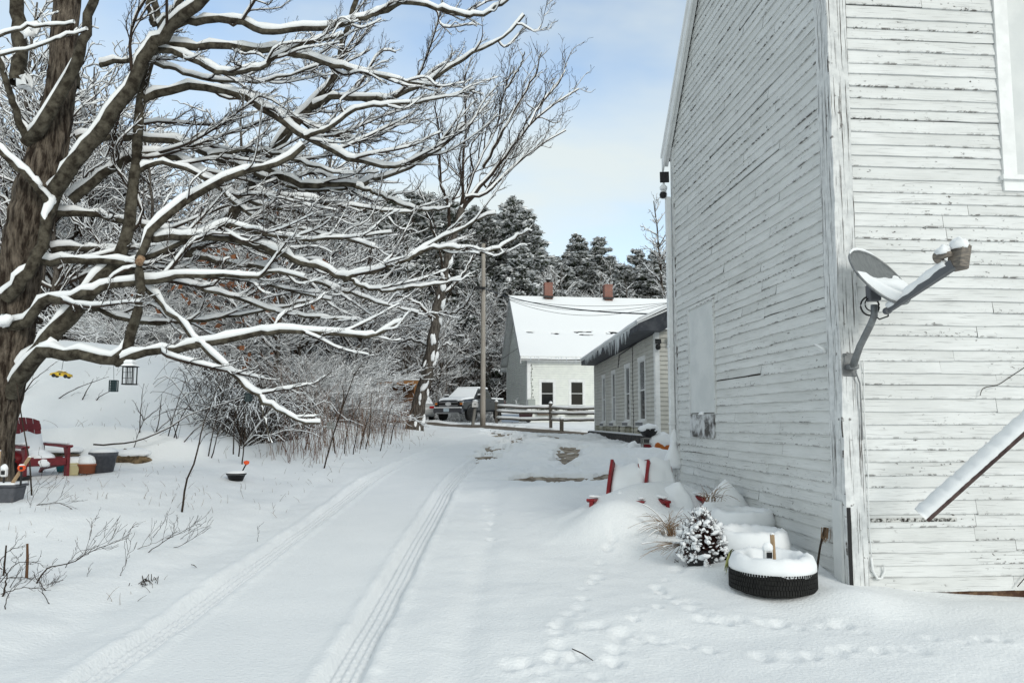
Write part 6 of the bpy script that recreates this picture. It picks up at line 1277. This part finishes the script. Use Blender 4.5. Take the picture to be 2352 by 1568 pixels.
def abox(mb, c, lx, ly, lz, x_=dv, y_=sd_, z_=up_):
    v = [c + x_ * (i * lx / 2) + y_ * (j * ly / 2) + z_ * (k_ * lz / 2) for k_ in (-1, 1) for i, j in ((-1, -1), (1, -1), (1, 1), (-1, 1))]; mb.add(v, BF)
b.add([foot + sd_ * s_ * w_ + up_ * u_ for (s_, w_, u_) in ((-1, .018, -.022), (1, .018, -.022), (1, .018, .018), (-1, .018, .018))] + [end + sd_ * s_ * w_ + up_ * u_ for (s_, w_, u_) in ((-1, .035, -.045), (1, .035, -.045), (1, .035, .03), (-1, .035, .03))], [[3, 2, 1, 0], [4, 5, 6, 7], [0, 1, 5, 4], [1, 2, 6, 5], [2, 3, 7, 6], [3, 0, 4, 7]]); b.lathe(foot - dv * .01, [(.03, -.025), (.032, 0), (.03, .025)], 12, rx=math.pi / 2); obj('feed_arm', b, mat('arm_grey', (.10, .105, .115), .5), dish)
b = MB(); hb = at(2203, 590, 5.85); 
M_LNB = mat('weathered_plastic', (.22, .19, .16), .7, (.11, .10, .09), 14, (1, 1, 5)); b.box(hb + [0, 0, .0], (.10, .13, .21), ry=.25, rz=.35, bev=.012); obj('lnb_housing', b, M_LNB, dish)
b = MB(); hl = at(2160, 590, 5.9); hd = cdish - hl; hd /= np.linalg.norm(hd); b.tube([hl - hd * .09 + [0, 0, .0], hl - hd * .02, hl, hl + hd * .035, hl + hd * .04], [.022, .024, .045, .048, .042], 16); obj('feed_horn', b, M_LNB, dish, True)
b = MB(); nS = 12; sp = [foot + dv * L_ * t + up_ * (.03 + .012 * t) for t in np.linspace(.02, .93, nS)]; b.tube(sp, [.03 + .015 * t + .006 * math.sin(t * 20) for t in np.linspace(0, 1, nS)], 10); obj('snow', b, M_SNOW, dish, True)
snowlump(dish, hb + [-.0, -.0, .095], .058, .07, .065, 3, .2); snowlump(dish, hl - hd * .02 + [0, 0, .035], .055, .06, .05, 4, .25)
b = MB(); cc = at(2000, 702, 6.52); b.tube([cc + [.085 * math.cos(t), .02 * t / 6, .085 * math.sin(t)] for t in np.linspace(.8, 7.5, 26)], .008, 7); b.tube([at(2005, 722, 6.5), at(2020, 733, 6.45), at(2040, 726, 6.38), foot], .007, 7); b.tube([cc + [.06 * math.cos(t), -.02, .06 * math.sin(t) + .01] for t in np.linspace(0, 6.3, 22)], .006, 7); obj('cable_loop', b, M_BLACK, dish, True)
b = MB(); b.box(cdish - nd * .07 + [0, 0, -.09], (.10, .09, .15), bev=.01); obj('back_bracket', b, mat('arm_grey2', (.10, .105, .115), .5), dish)
b = lump(on_gable(0, 0)[0] * 0 + P0 + dg * .13 + ng * .055 + [0, 0, 0], .01, .01, .01) if False else None
# bracket stub on the gable side
s_, z_ = on_gable(1902, 800); q = P0 + dg * max(s_, .1) + ng * .05; q[2] = z_; k = thing('wall_cleat', 'small pale metal cleat painted over on the gable wall near the corner', 'bracket', tuple(q)); b = MB(); b.tube([q + [-.06, .05, .05], q, q + [0.02, 0, -.04]], [.008, .016, .02], 8); obj('arm', b, M_WHITE, k, True)

# -- board leaning out from the front wall, lined with snow
A_ = at(2120, 1186, 6.25); B_ = at(2395, 938, 5.9); k = thing('prop_board', 'dark plank topped with snow slanting up across the front barn wall', 'plank', tuple(A_)); dv2 = B_ - A_; L2 = np.linalg.norm(dv2); dv2 /= L2; s2 = np.cross(dv2, (0, 0, 1)); s2 /= np.linalg.norm(s2); u2 = np.cross(s2, dv2); sg_ = 1 if s2[1] < 0 else -1; s2, u2 = s2 * math.cos(.35) - u2 * math.sin(.35) * sg_, u2 * math.cos(.35) + s2 * math.sin(.35) * sg_
b = MB(); abox(b, A_ + dv2 * L2 / 2 + s2 * .0, L2, .19, .032, dv2, s2, u2); abox(b, A_ + dv2 * L2 * .42 - s2 * .07 - u2 * .02, .20, .03, .05, dv2, s2, u2); obj('board', b, mat('dark_plank', (.045, .028, .028), .8, (.09, .06, .055), 10), k)
n_ = 40; b = MB(); v = []; rg4 = np.random.default_rng(1)
for i in range(n_):
    t = L2 * (i / (n_ - 1)); hgt = .045 + .012 * rg4.normal() * .5
    for (y_, z_) in ((-.095, .012), (-.098, .03), (-.07, .015 + hgt), (.0, .018 + hgt * 1.15), (.07, .015 + hgt), (.095, .02), (.09, .01)): v.append(A_ + dv2 * t + s2 * (y_ + rg4.normal(0, .002)) + u2 * (z_ + rg4.normal(0, .002)))
b.add(v, [[i * 7 + j, i * 7 + j + 1, (i + 1) * 7 + j + 1, (i + 1) * 7 + j] for i in range(n_ - 1) for j in range(6)] + [list(range(7)), list(range((n_ - 1) * 7 + 6, (n_ - 1) * 7 - 1, -1))]); obj('snow', b, M_SNOW, k, True)

# -- by the annex: kettle grill on a crate, dark ramp edge, orange tarp, snowy lumps
o = at(1492, 1030, 17.4); o[2] = hz_(o[0], 17.4); k = thing('crate', 'small wire crate of red and green clutter standing in snow below the annex', 'crate', tuple(o))
b = MB(); 
for sx_ in (-1, 1):
    for sy in (-1, 1): b.box(o + [sx_ * .17, sy * .13, .14], (.02, .02, .30))
for z in (.02, .16, .28): b.box(o + [0, -.13, z], (.35, .02, .02)); b.box(o + [0, .13, z], (.35, .02, .02))
obj('frame', b, mat('crate_wire', (.3, .3, .28), .6), k); b = MB(); b.box(o + [-.02, 0, .09], (.26, .2, .10), bev=.02); obj('red_tray', b, M_RED, k); b = MB(); b.lathe(o + [.15, -.05, .02], [(.03, 0), (.035, .12), (.015, .16), (.012, .2)], 10); obj('bottle', b, mat('green_glass', (.03, .18, .03), .3), k, True)
g_ = thing('grill', 'little black kettle grill with a thick cap of snow on the crate', 'grill', tuple(o + [0, 0, .3])); b = MB(); b.lathe(o + [-.02, 0, .3], [(.06, .0), (.15, .05), (.21, .14), (.22, .2), (.19, .22)], 20); obj('bowl', b, M_BLACK, g_, True); snowlump(g_, o + [-.02, 0, .50], .24, .22, .12, 4)
b = MB(); b.tube([o + [-.22, 0, .48], o + [-.28, -.05, .46], o + [-.24, -.1, .44]], .012, 6); obj('handle', b, M_BLACK, g_, True)
o = at(1522, 1022, 17.2); o[2] = hz_(o[0], 17.2) + .02; k = thing('tarp', 'orange tarp edge under a pile of snow beside the downspout', 'tarp', tuple(o)); b = MB(); b.box(o + [0, 0, .06], (.40, .3, .16), rz=.1, ry=.2, bev=.03); obj('fabric', b, mat('orange_tarp', (.50, .16, .03), .7, (.38, .10, .02), 8), k); snowlump(k, o + [.02, .15, .16], .28, .3, .24, 6)
o = at(1455, 1018, 17.8); o[2] = hz_(o[0], 17.8); k = thing('snow_heap', 'round ball of snow on the ground left of the crate', 'snow heap', tuple(o)); snowlump(k, o, .17, .17, .2, 3)
A1 = at(1367, 990, 26.0); A1[2] = hz_(A1[0], 26) ; k = thing('ramp_edge', 'dark timber edge of a low snowy step along the annex wall', 'ramp', tuple(A1)); b = MB()
Pa = AP + ad * 9.5 + an * .62; Pb = AP + ad * -1.6 + an * .30; dv3 = (Pb - Pa); dv3[2] = 0; L3 = np.linalg.norm(dv3); dv3 /= L3; s3 = np.array([-dv3[1], dv3[0], 0]); zc = 1.0; abox(b, (Pa + Pb) / 2 * [1, 1, 0] + [0, 0, zc], L3, .08, .26, dv3, s3, np.array([0, 0, 1.])); obj('timber', b, mat('black_timber', (.02, .02, .022), .9, (.06, .055, .05), 8), k)
b = MB(); abox(b, (Pa + Pb) / 2 * [1, 1, 0] + [0, 0, zc + .10] + an * -.25, L3 - .1, .5, .1, dv3, s3, np.array([0, 0, 1.])); obj('snow', b, M_SNOW, k)

# -- rail fence, posts
M_RAIL = mat('fence_wood', (.05, .044, .038), .9, (.11, .098, .085), 9, (1, 1, 3))
fe = thing('rail_fence', 'weathered three rail wooden fence with snow on every rail before the farmhouse', 'fence', tuple(at(1265, 974, 40)))
fpos = [at(1140, 965, 42.0), at(1265, 972, 40.5), at(1386, 975, 39.0)]
for i, p in enumerate(fpos):
    zt = at(1, 926 if i else 922, p[1])[2]; zg = hz_(p[0], p[1]); b = MB(); b.box([p[0], p[1], (zt + zg - .1) / 2], (.17, .17, zt - zg + .1), bev=.02); o = obj('post', b, M_RAIL, fe); s_ = MB(); s_.lathe([p[0], p[1], zt], [(.10, -.02), (.11, .03), (.06, .1), (.001, .12)], 10); obj('snow', s_, M_SNOW, o, True)
for i in range(2):
    for j, (ya, yb) in enumerate(((932, 936), (944, 947), (959, 962))):
        a = at(1, ya + 1 + (i * 4 if j < 3 else 0), fpos[i][1])[2]; c_ = at(1, yb + 1 + i * 0, fpos[i + 1][1])[2]; a_ = fpos[i].copy(); a_[2] = a; e_ = fpos[i + 1].copy(); e_[2] = c_; n = 8; P = np.array([a_ + (e_ - a_) * t + [0, 0, -.05 * math.sin(math.pi * t) + (rg4.normal(0, .01))] for t in np.linspace(0, 1, n)]); b = MB(); b.tube(P, .065 if j == 2 else .055, 6); o = obj('rail', b, M_RAIL, fe); s_ = MB(); s_.tube(P + [0, 0, .085], [.07 + rg4.uniform(-.01, .015) for _ in range(n)], 8); obj('snow', s_, M_SNOW, o, True)
p = at(1290, 975, 39.2); zg = hz_(p[0], p[1]); zt = at(1, 962, 39.2)[2]; k = thing('short_post', 'short stubby wooden post with a snow cap in front of the rail fence', 'post', tuple(p)); b = MB(); b.box([p[0], p[1], (zg + zt) / 2 - .05], (.2, .2, zt - zg + .15), bev=.03); obj('shaft', b, M_RAIL, k); s_ = MB(); s_.lathe([p[0], p[1], zt], [(.12, -.02), (.13, .05), (.06, .14), (.001, .16)], 10); obj('snow', s_, M_SNOW, k, True)
# mailbox
p = at(1088, 968, 41.0); p[2] = hz_(p[0], p[1]) + .02; k = thing('mailbox', 'pale mailbox with rounded top on a leaning post beside the pickup', 'mailbox', tuple(p)); zt = at(1, 934, 41)[2]; b = MB(); b.tube([p - [.05, 0, .1], [p[0] + .08, p[1], zt]], .09, 6); obj('post', b, mat('grey_post', (.25, .24, .22), .9), k)
b = MB(); b.prism([(-.16, 0), (.16, 0), (.16, .20), (.11, .31), (0, .36), (-.11, .31), (-.16, .20)], .5, (p[0] + .08, p[1], zt - .02), ((1, 0, 0), (0, 0, 1), (0, 1, 0))); obj('box', b, mat('mailbox_paint', (.6, .6, .6), .5), k); b = MB(); b.box([p[0] + .08, p[1] - .255, zt + .13], (.12, .01, .04)); obj('latch', b, M_LEAD, k); snowlump(k, [p[0] + .08, p[1], zt + .32], .15, .26, .08, 2)

# -- utility pole and wires
p = at(1109, 960, 40.5); p[2] = hz_(p[0], p[1]); k = thing('utility_pole', 'tall pale wooden utility pole standing before the pickup', 'pole', tuple(p)); top = at(1109, 560, 40.5)[2]
M_POLE = mat('pole_wood', (.38, .35, .31), .85, (.27, .24, .21), 6, (4, 4, .25), bump=.4, bscale=20)
b = MB(); zs = np.linspace(p[2] - .2, top, 12); b.tube([[p[0] + .0, p[1], z] for z in zs], np.linspace(.15, .11, 12), 16); obj('shaft', b, M_POLE, k, True)
zc_ = at(1109, 663, 40.5)[2]; b = MB(); b.box([p[0] - .18, p[1] - .22, zc_], (.62, .22, .12), bev=.03); b.box([p[0] - .36, p[1] - .22, zc_ + .06], (.28, .2, .10), bev=.03); obj('splice_case', b, M_BLACK, k)
b = MB(); b.tube([[p[0] + .19, p[1] - .02, z] for z in np.linspace(zc_ - .3, zc_ + 4, 6)], .02, 5); obj('conduit', b, M_LEAD, k)
def wire(label, a, e, sag, r_=.014):
    P = np.array([a + (e - a) * t + np.array([0, 0, -4 * sag * t * (1 - t)]) for t in np.linspace(0, 1, 24)]); b = MB(); b.tube(P, r_, 5); o = obj('overhead_wire', b, M_BLACK); tag(o, label, 'wire')
pw = np.array([p[0], p[1] - .2, zc_])
wire('black cable running left from the utility pole through the trees', pw, at(-200, 655, 34), .5, .016)
wire('heavy black cable sloping from the utility pole down to the right across the roof', pw, at(1560, 722, 19.0), .35, .022)
for i, dz in enumerate((0, .28, .55)): wire(('uppermost', 'middle', 'lowest')[i] + ' of three thin sagging wires strung before the farmhouse roof', at(1167, 686 + i * 1, 49.0), at(1545, 696, 42.0) + [0, 0, .05], .35 + i * .28, .013)
# leaves still clinging on the forest's beech
B = MB(); vs = []
nL = 420; c0 = np.concatenate([rgw.normal(0, 1, (nL, 3))]); 
for (x, y, Y, sx_, sz_, n_) in ((525, 640, 20, 1.1, .8, 200), (480, 600, 21, .5, .4, 60), (560, 700, 20, .5, 1.2, 80)):
    c_ = at(x, y, Y) + rgw.normal(0, 1, (n_, 3)) * [sx_, .8, sz_]; a = rgw.normal(0, .05, (n_, 3)); b_ = rgw.normal(0, .04, (n_, 3)); vs.append(np.stack([c_ - a, c_ + b_, c_ + a, c_ - b_], 1).reshape(-1, 3))
V = np.concatenate(vs); o = obj('beech_leaves', ([V], [np.arange(len(V)).reshape(-1, 4)]), mat('brown_leaf', (.20, .075, .03), .8, (.12, .05, .025), 3)); tag(o, 'withered brown leaves still clinging in the woods behind the maple', 'leaves'); o['kind'] = 'stuff'
# wooden shelter behind the leaning tree
p = at(915, 925, 44); p[2] = hz_(p[0], p[1]); k = thing('wooden_shelter', 'brown wooden lean-to with snow on its flat roof behind the leaning tree', 'shed', tuple(p)); zt = at(1, 876, 44)[2]; b = MB(); b.box([p[0], p[1] + .6, (p[2] + zt) / 2 - .2], (2.3, .1, zt - p[2])); obj('back_wall', b, mat('brown_boards', (.12, .06, .03), .9, (.20, .10, .05), 9), k)
b = MB(); b.box([p[0], p[1], zt - .1], (2.6, 1.6, .22)); obj('roof', b, mat('cedar_board', (.30, .15, .06), .8), k); b = MB(); b.box([p[0], p[1], zt + .07], (2.7, 1.7, .10), bev=.04); obj('snow', b, M_SNOW, k)
for x_ in (-1.15, 1.1): b = MB(); b.box([p[0] + x_, p[1] - .7, (p[2] + zt) / 2 - .2], (.14, .14, zt - p[2])); obj('post', b, mat('cedar_post', (.25, .12, .05), .8), k)
# yard clutter beside the farmhouse gable
p = at(1172, 960, 46.5); p[2] = hz_(p[0], p[1]) + .05; k = thing('storage_bin', 'blue grey plastic bin with a snow lid beside the farmhouse gable', 'bin', tuple(p)); b = MB(); b.box(p + [0, 0, .25], (1.1, .7, .5), bev=.04); obj('body', b, mat('blue_grey_bin', (.20, .24, .30), .6), k); b = MB(); b.box(p + [0, 0, .55], (1.15, .75, .12), bev=.05); obj('snow', b, M_SNOW, k)
p = at(1195, 962, 47.0); p[2] = hz_(p[0], p[1]) + .05; k = thing('trailer', 'low dark covered trailer dusted with snow by the farmhouse corner', 'trailer', tuple(p)); b = MB(); b.box(p + [0, 0, .35], (1.5, 1.0, .55), bev=.05); obj('body', b, mat('dark_maroon', (.035, .015, .018), .6), k); b = MB(); b.box(p + [0, 0, .68], (1.5, 1.0, .12), bev=.05); obj('snow', b, M_SNOW, k)
for x_ in (-.5, .5): b = MB(); b.lathe(p + [x_, -.52, .18], [(.18, -.05), (.2, 0), (.18, .05)], 14, rx=math.pi / 2); obj('wheel', b, M_BLACK, k)
# ---------------------------------------------------------------- parked vehicles beyond the road
def vehicle(kind, label, o, fwd):
    k = thing(kind, label, 'pickup' if 'pickup' in kind else 'car', tuple(o))
    def put(nm, mb, m, parent=None, sh=False, label=None): place(mb, o, fwd); return obj(nm, mb, m, parent or k, sh, label)
    return k, put
M_PAINT = mat('dark_grey_paint', (.014, .017, .021), .3, (.018, .021, .026), 2, spec=.6); M_CHROME = mat('satin_silver', (.42, .43, .44), .3, metal=.7); M_RUB = mat('rubber', (.012, .012, .012), .8)
M_AMBER = mat('amber_lens', (.65, .22, .05), .3); M_LAMP = mat('lamp_glass', (.45, .46, .46), .15); M_REDL = mat('red_lens', (.40, .01, .015), .25); M_SILVER = mat('silver_paint', (.36, .37, .37), .35, spec=.5)
def wheel(put, x, y, r, m_rim=None):
    b = MB(); b.lathe((x, y, r), [(r * .62, -.13), (r * .95, -.13), (r, -.09), (r, .09), (r * .95, .13), (r * .62, .13)], 32, rx=math.pi / 2); w_ = put('wheel', b, M_RUB, None, True)
    sg = 1 if y > 0 else -1; b = MB(); b.lathe((x, y + sg * .09, r), [(r * .64, -.02), (r * .64, .02), (r * .58, .03), (r * .56, .0), (.02, -.01)], 24, rx=math.pi / 2)
    for i in range(6): a = i * math.pi / 3; b.box((x + math.cos(a) * r * .33, y + sg * .115, r + math.sin(a) * r * .33), (r * .56, .03, .05), ry=-a)
    b.lathe((x, y + sg * .12, r), [(.07, -.02), (.07, .02)], 12, rx=math.pi / 2); put('rim', b, m_rim or M_GREY, w_)
P_ = at(1030, 967, 43.5); P_[2] = hz_(P_[0], P_[1]) + .10
fw = np.array([-.42, -.91]); fwn = fw / np.linalg.norm(fw); o = P_ - np.array([fwn[0] * 2.8, fwn[1] * 2.8, 0])
o[2] = P_[2]
tk, put = vehicle('pickup_truck', 'dark grey crew cab pickup with snow covered windshield and hood parked behind the utility pole', o, fw)
def loft(sections):
    """sections: list of (x, [(y,z)...]) with equal counts, closed loops"""
    b = MB(); n = len(sections[0][1]); v = [(x, y, z) for x, ring in sections for y, z in ring]; f = [list(range(n - 1, -1, -1)), [(len(sections) - 1) * n + j for j in range(n)]]
    for i in range(len(sections) - 1):
        for j in range(n): f.append([i * n + j, i * n + (j + 1) % n, (i + 1) * n + (j + 1) % n, (i + 1) * n + j])
    return b.add(v, f)
def ring(w0, w1, w2, z0, z1, z2, crown=.03): return [(-w0, z0), (w0, z0), (w1, z0 + .12), (w1, z1), (w2, z2), (w2 * .5, z2 + crown), (-w2 * .5, z2 + crown), (-w2, z2), (-w1, z1), (-w1, z0 + .12)]
put('body', loft([(-2.85, ring(.9, .97, .95, .62, 1.15, 1.34, 0)), (-1.0, ring(.9, 1.0, .97, .55, 1.15, 1.36, 0)), (-.2, ring(.9, 1.0, .95, .5, 1.15, 1.38, .01)), (1.05, ring(.9, 1.0, .93, .5, 1.13, 1.36, .02)), (1.3, ring(.9, 1.0, .90, .5, 1.10, 1.33, .05)), (2.3, ring(.9, 1.0, .84, .55, 1.08, 1.24, .05)), (2.72, ring(.86, .97, .80, .60, 1.05, 1.16, .04)), (2.80, ring(.82, .92, .78, .65, 1.0, 1.10, .02))]), M_PAINT)
b = MB(); zr = [(-1.05, 1.34, .93), (1.22, 1.34, .91), (.42, 1.93, .74), (-.82, 1.95, .76)]
b.add([(x, s_ * w_, z) for s_ in (-1, 1) for x, z, w_ in zr], [[0, 1, 2, 3], [7, 6, 5, 4], [0, 4, 5, 1], [1, 5, 6, 2], [2, 6, 7, 3], [3, 7, 4, 0]]); put('cab', b, M_PAINT)
for s_ in (-1, 1):
    def side(x, z): t = (z - 1.34) / .6; return (x, s_ * ((.925 * (1 - t) + .75 * t) + .008), z)
    for pts in ([(-.98, 1.38), (.02, 1.38), (.02, 1.84), (-.84, 1.84)], [(.10, 1.38), (1.08, 1.38), (.45, 1.84), (.10, 1.84)]): b = MB(); b.add([side(*q) for q in pts] + [tuple(np.array(side(*q)) - [0, s_ * .01, 0]) for q in pts], BF); put('side_window', b, M_GLASS)
    b = MB(); b.box((1.02, s_ * 1.14, 1.42), (.14, .24, .22), bev=.03); b.box((1.05, s_ * 1.0, 1.36), (.05, .14, .06)); m_ = put('mirror', b, M_BLACK); b = MB(); b.box((1.02, s_ * 1.14, 1.56), (.16, .26, .10), bev=.04); put('snow', b, M_SNOW, m_)
    # C shaped lamp clusters
    b = MB(); b.box((2.72, s_ * .82, 1.0), (.14, .26, .24), bev=.02); l_ = put('headlight', b, M_LAMP); b = MB(); b.box((2.76, s_ * .84, .98), (.10, .16, .10)); put('amber_lamp', b, M_AMBER, l_); b = MB(); b.box((2.765, s_ * .82, 1.07), (.10, .22, .03)); put('lamp_bar', b, M_CHROME, l_)
    b = MB(); b.box((-2.86, s_ * .88, 1.08), (.05, .16, .36)); put('tail_lamp', b, M_REDL)
    b = MB(); b.box((.3, s_ * 1.01, .44), (2.3, .16, .05), bev=.01); put('step', b, M_BLACK)
    for xw in (1.86, -1.92):
        b = MB(); a = np.linspace(-.15, math.pi + .15, 16); v = []
        for t in a:
            for r_, y_ in ((.47, .0), (.53, .0), (.53, .045), (.47, .045)): v.append((xw + math.cos(t) * r_, s_ * (.985 + y_), .44 + math.sin(t) * r_))
        b.add(v, [[i * 4 + j, i * 4 + (j + 1) % 4, (i + 1) * 4 + (j + 1) % 4, (i + 1) * 4 + j] for i in range(15) for j in range(4)]); put('wheel_arch', b, M_BLACK)
        b = MB(); b.lathe((xw, s_ * .975, .44), [(.46, -.02), (.46, .02)], 24, rx=math.pi / 2); put('wheel_well', b, M_RUB)
        wheel(put, xw, s_ * .90, .41, M_BLACK)
    for x0 in (-.04, 1.1): b = MB(); b.box((x0, s_ * 1.001, .95), (.012, .01, .75)); put('door_seam', b, M_BLACK)
    for x0 in (-.75, .2): b = MB(); b.box((x0, s_ * 1.02, 1.17), (.22, .03, .035), bev=.01); put('door_handle', b, M_PAINT)
b = MB(); b.box((2.79, 0, .96), (.06, 1.34, .36), bev=.03); g_ = put('grille', b, M_BLACK)
for z in (1.06, .88): b = MB(); b.box((2.83, 0, z), (.05, 1.24, .055), bev=.01); put('grille_bar', b, M_CHROME, g_)
b = MB(); b.lathe((2.85, 0, .97), [(.12, -.02), (.12, .02)], 20, sx=1, sy=1, ry=math.pi / 2); v = np.concatenate(b.v); v[:, 1] *= 1.5; b.v = [v]; put('badge', b, mat('frosted_badge', (.6, .62, .64), .5), g_)
b = MB(); b.box((2.84, 0, .58), (.26, 1.9, .30), bev=.06); bp = put('bumper', b, M_GREY); b = MB(); b.box((2.90, 0, .44), (.2, 1.5, .08), bev=.02); put('skid_bar', b, M_CHROME, bp)
b = MB(); b.box((2.985, -.05, .62), (.015, .36, .20)); put('number_plate', b, mat('plate_pale_blue', (.45, .55, .62), .5), bp); b = MB(); b.box((2.86, 0, .755), (.26, 1.8, .07), bev=.03); put('snow', b, M_SNOW, bp)
b = MB(); b.add([(1.24, -.86, 1.37), (1.24, .86, 1.37), (.46, .70, 1.93), (.46, -.70, 1.93), (1.30, -.86, 1.45), (1.30, .86, 1.45), (.50, .70, 2.0), (.50, -.70, 2.0)], BF); put('windshield_snow', b, M_SNOW)
b = MB(); b.box((-.18, 0, 2.0), (1.42, 1.48, .14), bev=.06); put('snow', b, M_SNOW)
put('hood_snow', loft([(1.22, [(-.88, 1.31), (.88, 1.31), (.84, 1.43), (-.84, 1.43)]), (2.0, [(-.86, 1.25), (.86, 1.25), (.80, 1.38), (-.80, 1.38)]), (2.6, [(-.80, 1.15), (.80, 1.15), (.74, 1.26), (-.74, 1.26)]), (2.76, [(-.72, 1.10), (.72, 1.10), (.66, 1.15), (-.66, 1.15)])]), M_SNOW)
b = MB(); b.box((-1.95, 0, 1.38), (1.75, 1.8, .12), bev=.04); put('bed_snow', b, M_SNOW)
# silver car, seen from behind, half hidden by the leaning tree
Q_ = at(966, 964, 45.5); Q_[2] = hz_(Q_[0], Q_[1]); fw2 = np.array([-.28, .96]); f2 = fw2 / np.linalg.norm(fw2); o = Q_ + np.array([f2[0] * 2.2, f2[1] * 2.2, 0]); o[2] = Q_[2]
sc_, put = vehicle('parked_car', 'silver car with a red tail lamp showing between the leaning tree and the pickup', o, fw2)
put('body', loft([(-2.25, ring(.75, .82, .78, .35, .78, .95, .02)), (-2.1, ring(.8, .9, .84, .28, .85, 1.0, .03)), (-1, ring(.8, .92, .84, .25, .85, .98, .03)), (1, ring(.8, .92, .82, .25, .82, .95, .03)), (2, ring(.78, .88, .7, .3, .68, .82, .03)), (2.25, ring(.7, .78, .62, .35, .6, .7, .02))]), M_SILVER, None, True)
b = MB(); b.add([(x, s_ * w_, z) for s_ in (-1, 1) for x, z, w_ in ((-2.0, .98, .80), (1.1, .96, .80), (.35, 1.42, .62), (-1.5, 1.44, .62))], [[0, 1, 2, 3], [7, 6, 5, 4], [0, 4, 5, 1], [1, 5, 6, 2], [2, 6, 7, 3], [3, 7, 4, 0]]); put('cabin', b, M_GLASS)
b = MB(); b.box((-.6, 0, 1.48), (1.8, 1.22, .12), bev=.05); put('snow', b, M_SNOW)
b = MB(); b.add([(-2.03, -.76, 1.0), (-2.03, .76, 1.0), (-1.5, .6, 1.46), (-1.5, -.6, 1.46), (-2.12, -.78, 1.05), (-2.12, .78, 1.05), (-1.55, .62, 1.54), (-1.55, -.62, 1.54)], BF); put('rear_window_snow', b, M_SNOW)
for s_ in (-1, 1):
    b = MB(); b.box((-2.2, s_ * .68, .83), (.14, .30, .16), bev=.03); put('tail_lamp', b, M_REDL)
    b = MB(); b.box((-.6, s_ * .55, 1.56), (1.5, .05, .05), bev=.01); put('roof_rail', b, M_BLACK)
    for xw in (-1.4, 1.4): wheel(put, xw, s_ * .80, .31, M_SILVER)
b = MB(); b.box((-2.27, 0, .48), (.14, 1.6, .26), bev=.05); put('bumper', b, M_SILVER)
b = MB(); b.box((-2.3, 0, .75), (.02, .5, .12)); put('number_plate', b, mat('plate_white', (.5, .52, .52), .5))
